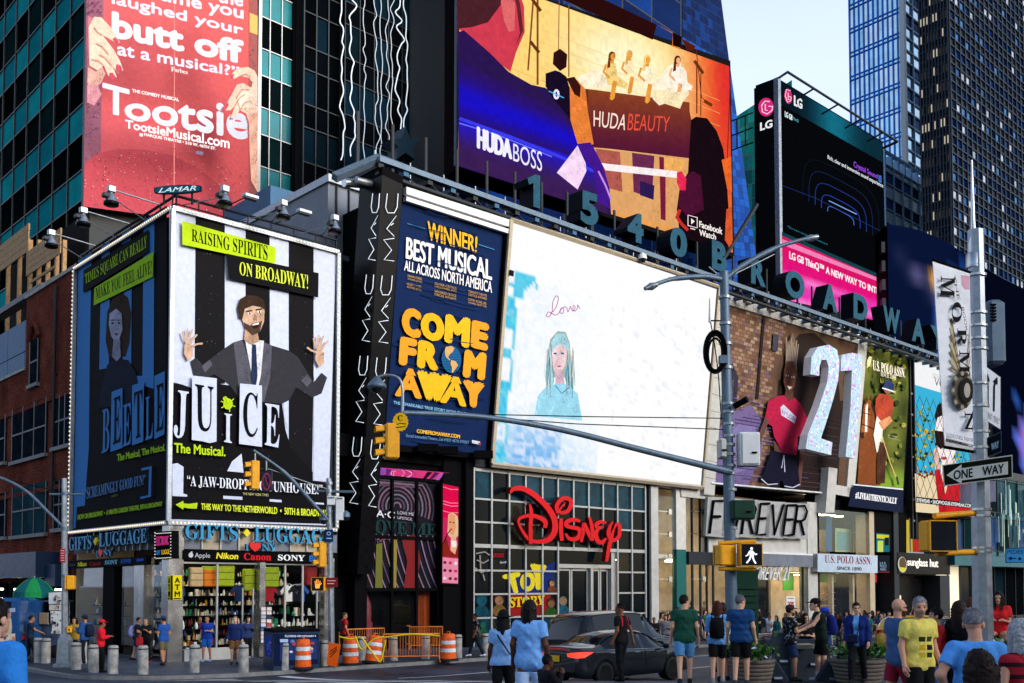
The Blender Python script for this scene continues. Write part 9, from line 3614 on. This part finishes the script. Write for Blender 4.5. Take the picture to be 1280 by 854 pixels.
person('woman in a black hat and pale blue top, long black hair',629,14.6,1.57,8,DK,('long','0d0b0b'),('8fbcf4','short',.9),('trousers','141416'),female=True,extra=('hat:0e0e10','bag:15151a'))
person('tall man with long dreadlocks in a pale blue polo shirt',662,14.0,1.74,18,DK,('dread','120e0c'),('78b0f4','short',.72),('shorts','a8c4ee'),'c8c8cc',('relax','relax'),turn=-.5)  # blue shade on white shirt and shorts is put into their colours
person('small boy in a dark tracksuit with a purple stripe',683,12.0,1.13,60,DK,('short','0c0a0a'),('15141c','long'),('trousers','15141c'),arms=('mouth','mouth'),extra=('purple',))
person('man in an all black polo shirt and trousers before the sedan',776,23.0,1.77,-55,'7a4c36',('fade','120e0c'),('131216','short',.8),('trousers','121216'),'101012',('relax','back'),.1,turn=.5,extra=('piping',))
person('man in a dark green polo shirt and blue shorts',855,20.2,1.79,8,W1,('short','20160f'),('1d5040','short',.82),('shorts','5a96cc'),'1a2430',('relax','relax'),.28,turn=-.7)
person('woman with brown bob in a blue shirt and black shorts',896,20.6,1.68,14,W1,('bob','4a2416'),('6aaaf0','long',.84),('shorts','141418'),'8a8a90',('fold','fold'),.3,True,extra=('pack:0e0f14',))
person('woman half hidden behind the brown bobbed woman',903,21.8,1.70,10,W1,('long','2c1a12'),('c8c4c0','short'),('shorts','1c1c22'),female=True,turn=-.6)
person('grey haired man in a navy tee and black shorts',925,19.8,1.79,18,W1,('short','6a6a70'),('1f4c84','short',.84),('shorts','121216'),'3a3a40',('relax','relax'),.2,turn=-.7,extra=('stripes',))
person('bearded man in a flat cap and dark speckled tee',986,22.6,1.70,75,'c08c70',('short','1c1410'),('16181e','short'),('shorts','22365c'),'3a3420',('phone','fold'),.12,extra=('beard','cap:3a2a28','dots'))
person('smiling dark haired woman between the two capped men',1006,24.4,1.62,200,'d0a084',('long','16100e'),('121418','short'),('trousers','1c1c22'),arms=('fold','fold'),female=True,turn=.5)
person('tall man in a black cap and dark tank top',1026,22.9,1.88,-85,W1,('short','181210'),('17261f','none'),('shorts','111114'),'c8ccd8',('fwd','fwd'),.15,lean=.16,extra=('cap:121216','pack:1c2c7a','socks'))
person('person in a bright blue cap behind the tall tank top man',1031,25.2,1.80,-60,W1,('short','181210'),('203a70','short'),('trousers','1c1c22'),extra=('cap:1c44c8',))
person('woman in an open navy jacket with a crossbody bag',1070,20.9,1.66,-150,'d8a488',('short','14100e'),('16296e','long',.8),('trousers','15161c'),'1c1c20',('relax','relax'),.42,True,turn=.4,extra=('jacket','open','bag:1a2444'))
person('bald man in sunglasses, grey-blue tee and maroon shorts',1121,14.4,1.76,78,'d49c80',('none',''),('3a5c8c','short',.8),('shorts','8a1c34'),'2a2a2e',('relax','relax'),.4,extra=('glasses:1','beard'))
person('man in a yellow printed tee and black shorts',1147,13.1,1.80,165,'d49c80',('short','8a8a90'),('f0dc6a','short',.84),('shorts','111113'),'2a2a30',('relax','relax'),.15,turn=-.4,extra=('print','beard'))
person('woman in a red jacket and pale jeans',1171,14.8,1.62,-70,'d8a488',('short','100c0c'),('a01a28','long',.86),('trousers','5a90d8'),arms=('fold','relax'),female=True,extra=('jacket',))
person('woman in sunglasses and a black cardigan',1197,14.6,1.72,70,W1,('long','2c1a14'),('121216','long'),('trousers','16161a'),female=True,extra=('glasses:1',))
person('woman with light brown hair behind the signpost',1213,17.0,1.74,80,W1,('long','5a3420'),('4a4a52','short'),('trousers','22242a'),female=True)
person('grey haired man in a sky blue polo seen from behind',1217,8.7,1.75,6,'d09a80',('fade','7a7c84'),('58a2f4','short',.78),('trousers','2a2c34'),arms=('hip','hip'),turn=-.5)
person('long dark haired woman nearest the camera',1223,5.8,1.58,4,W1,('long','1c100e'),('2a2026','short'),('trousers','1c1c20'),female=True)
person('grey haired woman in a patterned red dress',1275,8.3,1.67,-10,'c8947a',('bob','a8aab0'),('9a1a2c','none',.5),('shorts','6a1420'),female=True,turn=.4,extra=('weave',))
person('seated woman in a red tee and black shorts',1247,19.0,1.66,-150,'c08c70',('long','120e0e'),('d8222a','short'),('shorts','141416'),'2a2a2e',('fold','fold'),0,True,sit=True,ground=zr(19)+.18)
K='people outside the gift shop'
for a in(('food cart vendor in a dark navy tee',40,38.5,1.74,60,'a87858',('short','16110f'),('1a2c44','short'),('trousers','16181e'),'1a1a1e',('fwd','fwd')),('woman in a mustard top at the food cart',95,38.6,1.66,190,'b88868',('long','1c1412'),('a8842c','short'),('trousers','1c1c22'),'1a1a1e',('phone','fold')),('man in a blue jacket and cap by the souvenir window',108,37.4,1.80,-70,'a87858',('short','16110f'),('23508c','long'),('trousers','141a2a'),'1a1a1e',('phone','fold'),.1,False,0,0,('jacket','cap:22304a','pack:1a2038')),('person in a bright red hood reading a leaflet',128,33.6,1.74,70,'8a5a40',('short','2a0c0c'),('d81c2c','long'),('trousers','101014'),'1a1a1e',('fold','fold'),.1,False,0,0,('jacket','cap:d81c2c')),('woman with a lavender backpack',172,39.0,1.66,80,'c89878',('short','16110f'),('1a1c24','short'),('shorts','1c2c5c'),'1a1a1e',('relax','phone'),.3,True,.1,0,('pack:8a8ac8',)),('woman in black with a red carrier bag',184,37.6,1.68,190,'c08c70',('short','3a3432'),('131318','short'),('trousers','131318'),'c02a30',('phone','fold'),.2,True,0,0,('tote:c82a34',)),('man in a blue tee and khaki shorts facing the wall',206,36.6,1.76,-60,'b88060',('short','16110f'),('23509c','short'),('shorts','6a6448'),'2a2622',('fold','relax'),.2,False,0,0,('cap:2a3a5a',)),('man in a royal blue tee and blue shorts',260,38.2,1.74,185,'b88060',('short','16110f'),('1c3c9c','short'),('shorts','1c5cb4'),'8ab0d8',('fold','relax'),.2),('dark clothed person beside the royal blue tee',247,39.8,1.70,120,'a87858',('short','16110f'),('15161c','short'),('trousers','15161c'),'1a1a1e',('fold','relax'),.1,False,.2,0,('pack:16181e',)),('man in a navy sweater and brown shorts',295,37.0,1.76,175,'d8a488',('fade','6a625c'),('182a5c','long'),('shorts','7a5434'),'2a3a4a',('relax','relax'),.1),('woman in blue and black with a white tote bag',311,40.0,1.66,150,'d0a084',('bob','1c1412'),('2c3c6a','long'),('trousers','121216'),'c8c8cc',('phone','relax'),.2,True,0,0,('tote:c8c8d0',)),('man in a red tee right of the signal pole',431,42.0,1.78,60,'b88060',('fade','3a3432'),('b01c28','short'),('trousers','17171c'),'1a1a1e',('relax','relax'),.2,False,0,0,('pack:131318',)),('man in a dark printed tee walking past the toy shop',595,41.0,1.76,-95,'7a4c36',('short','100c0c'),('131318','short'),('trousers','1a1c22'),'c8d4e8',('relax','back'),.5,False,0,0,('dots',))):
 a=list(a)
 Yq=a[2]
 t_=FI@Vector(((a[1]-640)*Yq/FPX,Yq,0))
 person(*a,ground=zs(Yq)if t_.y>KY else None,group=K)
K='distant people on the pavement'
COLN={'black':'131318','red':'b01c28','blue':'3a6cc8','navy':'1c2c5c','grey':'6a6c74','white':'c8ccd4','maroon':'5a1c28','pale blue':'7aa4dc','green':'2c5a3c','tan':'9a7a58','pink':'c87a90','teal':'1c5c64'}
WHERE=[(725,46,'black','at the toy shop doors, left of the next person'),(735,46.5,'navy','at the toy shop doors beside a person in black'),(785,46,'red','beyond the black car at the toy shop'),(800,46.5,'blue','with fair hair beyond the black car'),(817,45,'black','at the foot of the pale stone pier'),(826,47,'tan','among the group under the glass bay'),(831,45.5,'grey','in the group beside the man in the green polo'),(834,48,'maroon','in the group under the teal column'),(868,50,'maroon','right of the man in the green polo'),(948,52,'black','standing left of the fashion store doors'),(960,51,'pale blue','with an arm held out by the fashion store doors'),(999,52,'black','beside the white sale board'),(1036,53,'pink','behind the dark tank top man'),(1048,52,'black','in a sleeveless top by the warm lit shop'),(1056,54,'navy','right of the sleeveless black top'),(1073,55,'blue','in front of the warm lit shop windows'),(1082,53,'maroon','in a long coat right of the warm lit shop'),(1090,56,'black','under the black sunglasses shop edge'),(1097,54,'grey','between two people in black near the bald man'),(1103,57,'black','just left of the bald man'),(1110,58,'blue','behind the bald man'),(1060,58,'green','deep in the crowd by the pale box sign'),(1080,60,'teal','deep in the crowd left of the sunglasses shop'),(1128,60,'red','between the bald man and the yellow tee'),(1137,62,'blue','far behind the yellow tee')]
rr_=random.Random(77)
SPOT=['before the fashion store glass','before the pale store pier','by the fashion store doors','under the pale box sign','before the warm lit shop','left of the sunglasses shop','before the sunglasses shop','near the teal glass building']
for i in range(30):
 px=838+i*11.2+rr_.uniform(-4,4)
 cn_=['black','navy','grey','maroon','teal','blue','tan','white','green','red'][(i*7)%10]
 WHERE.append((px,rr_.uniform(47,60),cn_,SPOT[min(7,int(i*8/30))]+', '+['in the thick of the crowd','at the front of the crowd','at the back of the crowd','half hidden by others'][i%4]))
for i,(px,Yq,cn_,wh)in enumerate(WHERE):
 rr_=random.Random(i+50)
 fem=rr_.random()<.5
 t_=FI@Vector(((px-640)*Yq/FPX,Yq,0))
 person(f'distant person in {cn_} {wh}',px,Yq,rr_.uniform(1.6,1.8),rr_.uniform(90,270),rr_.choice([W1,'8a5a40','c08c70']),(rr_.choice(['long','bob'])if fem else 'short','b89a68' if 'fair' in wh else rr_.choice(['16110f','2c1c14','3a2a20'])),(COLN[cn_],rr_.choice(['short','long'])),(rr_.choice(['trousers','shorts']),rr_.choice(['16181e','22304a','3a3430'])),arms=(rr_.choice(['relax','fold','phone']),'out' if 'arm held' in wh else 'relax'),stride=rr_.uniform(.05,.4),female=fem,ground=zs(Yq)if t_.y>KY else None,group=K)
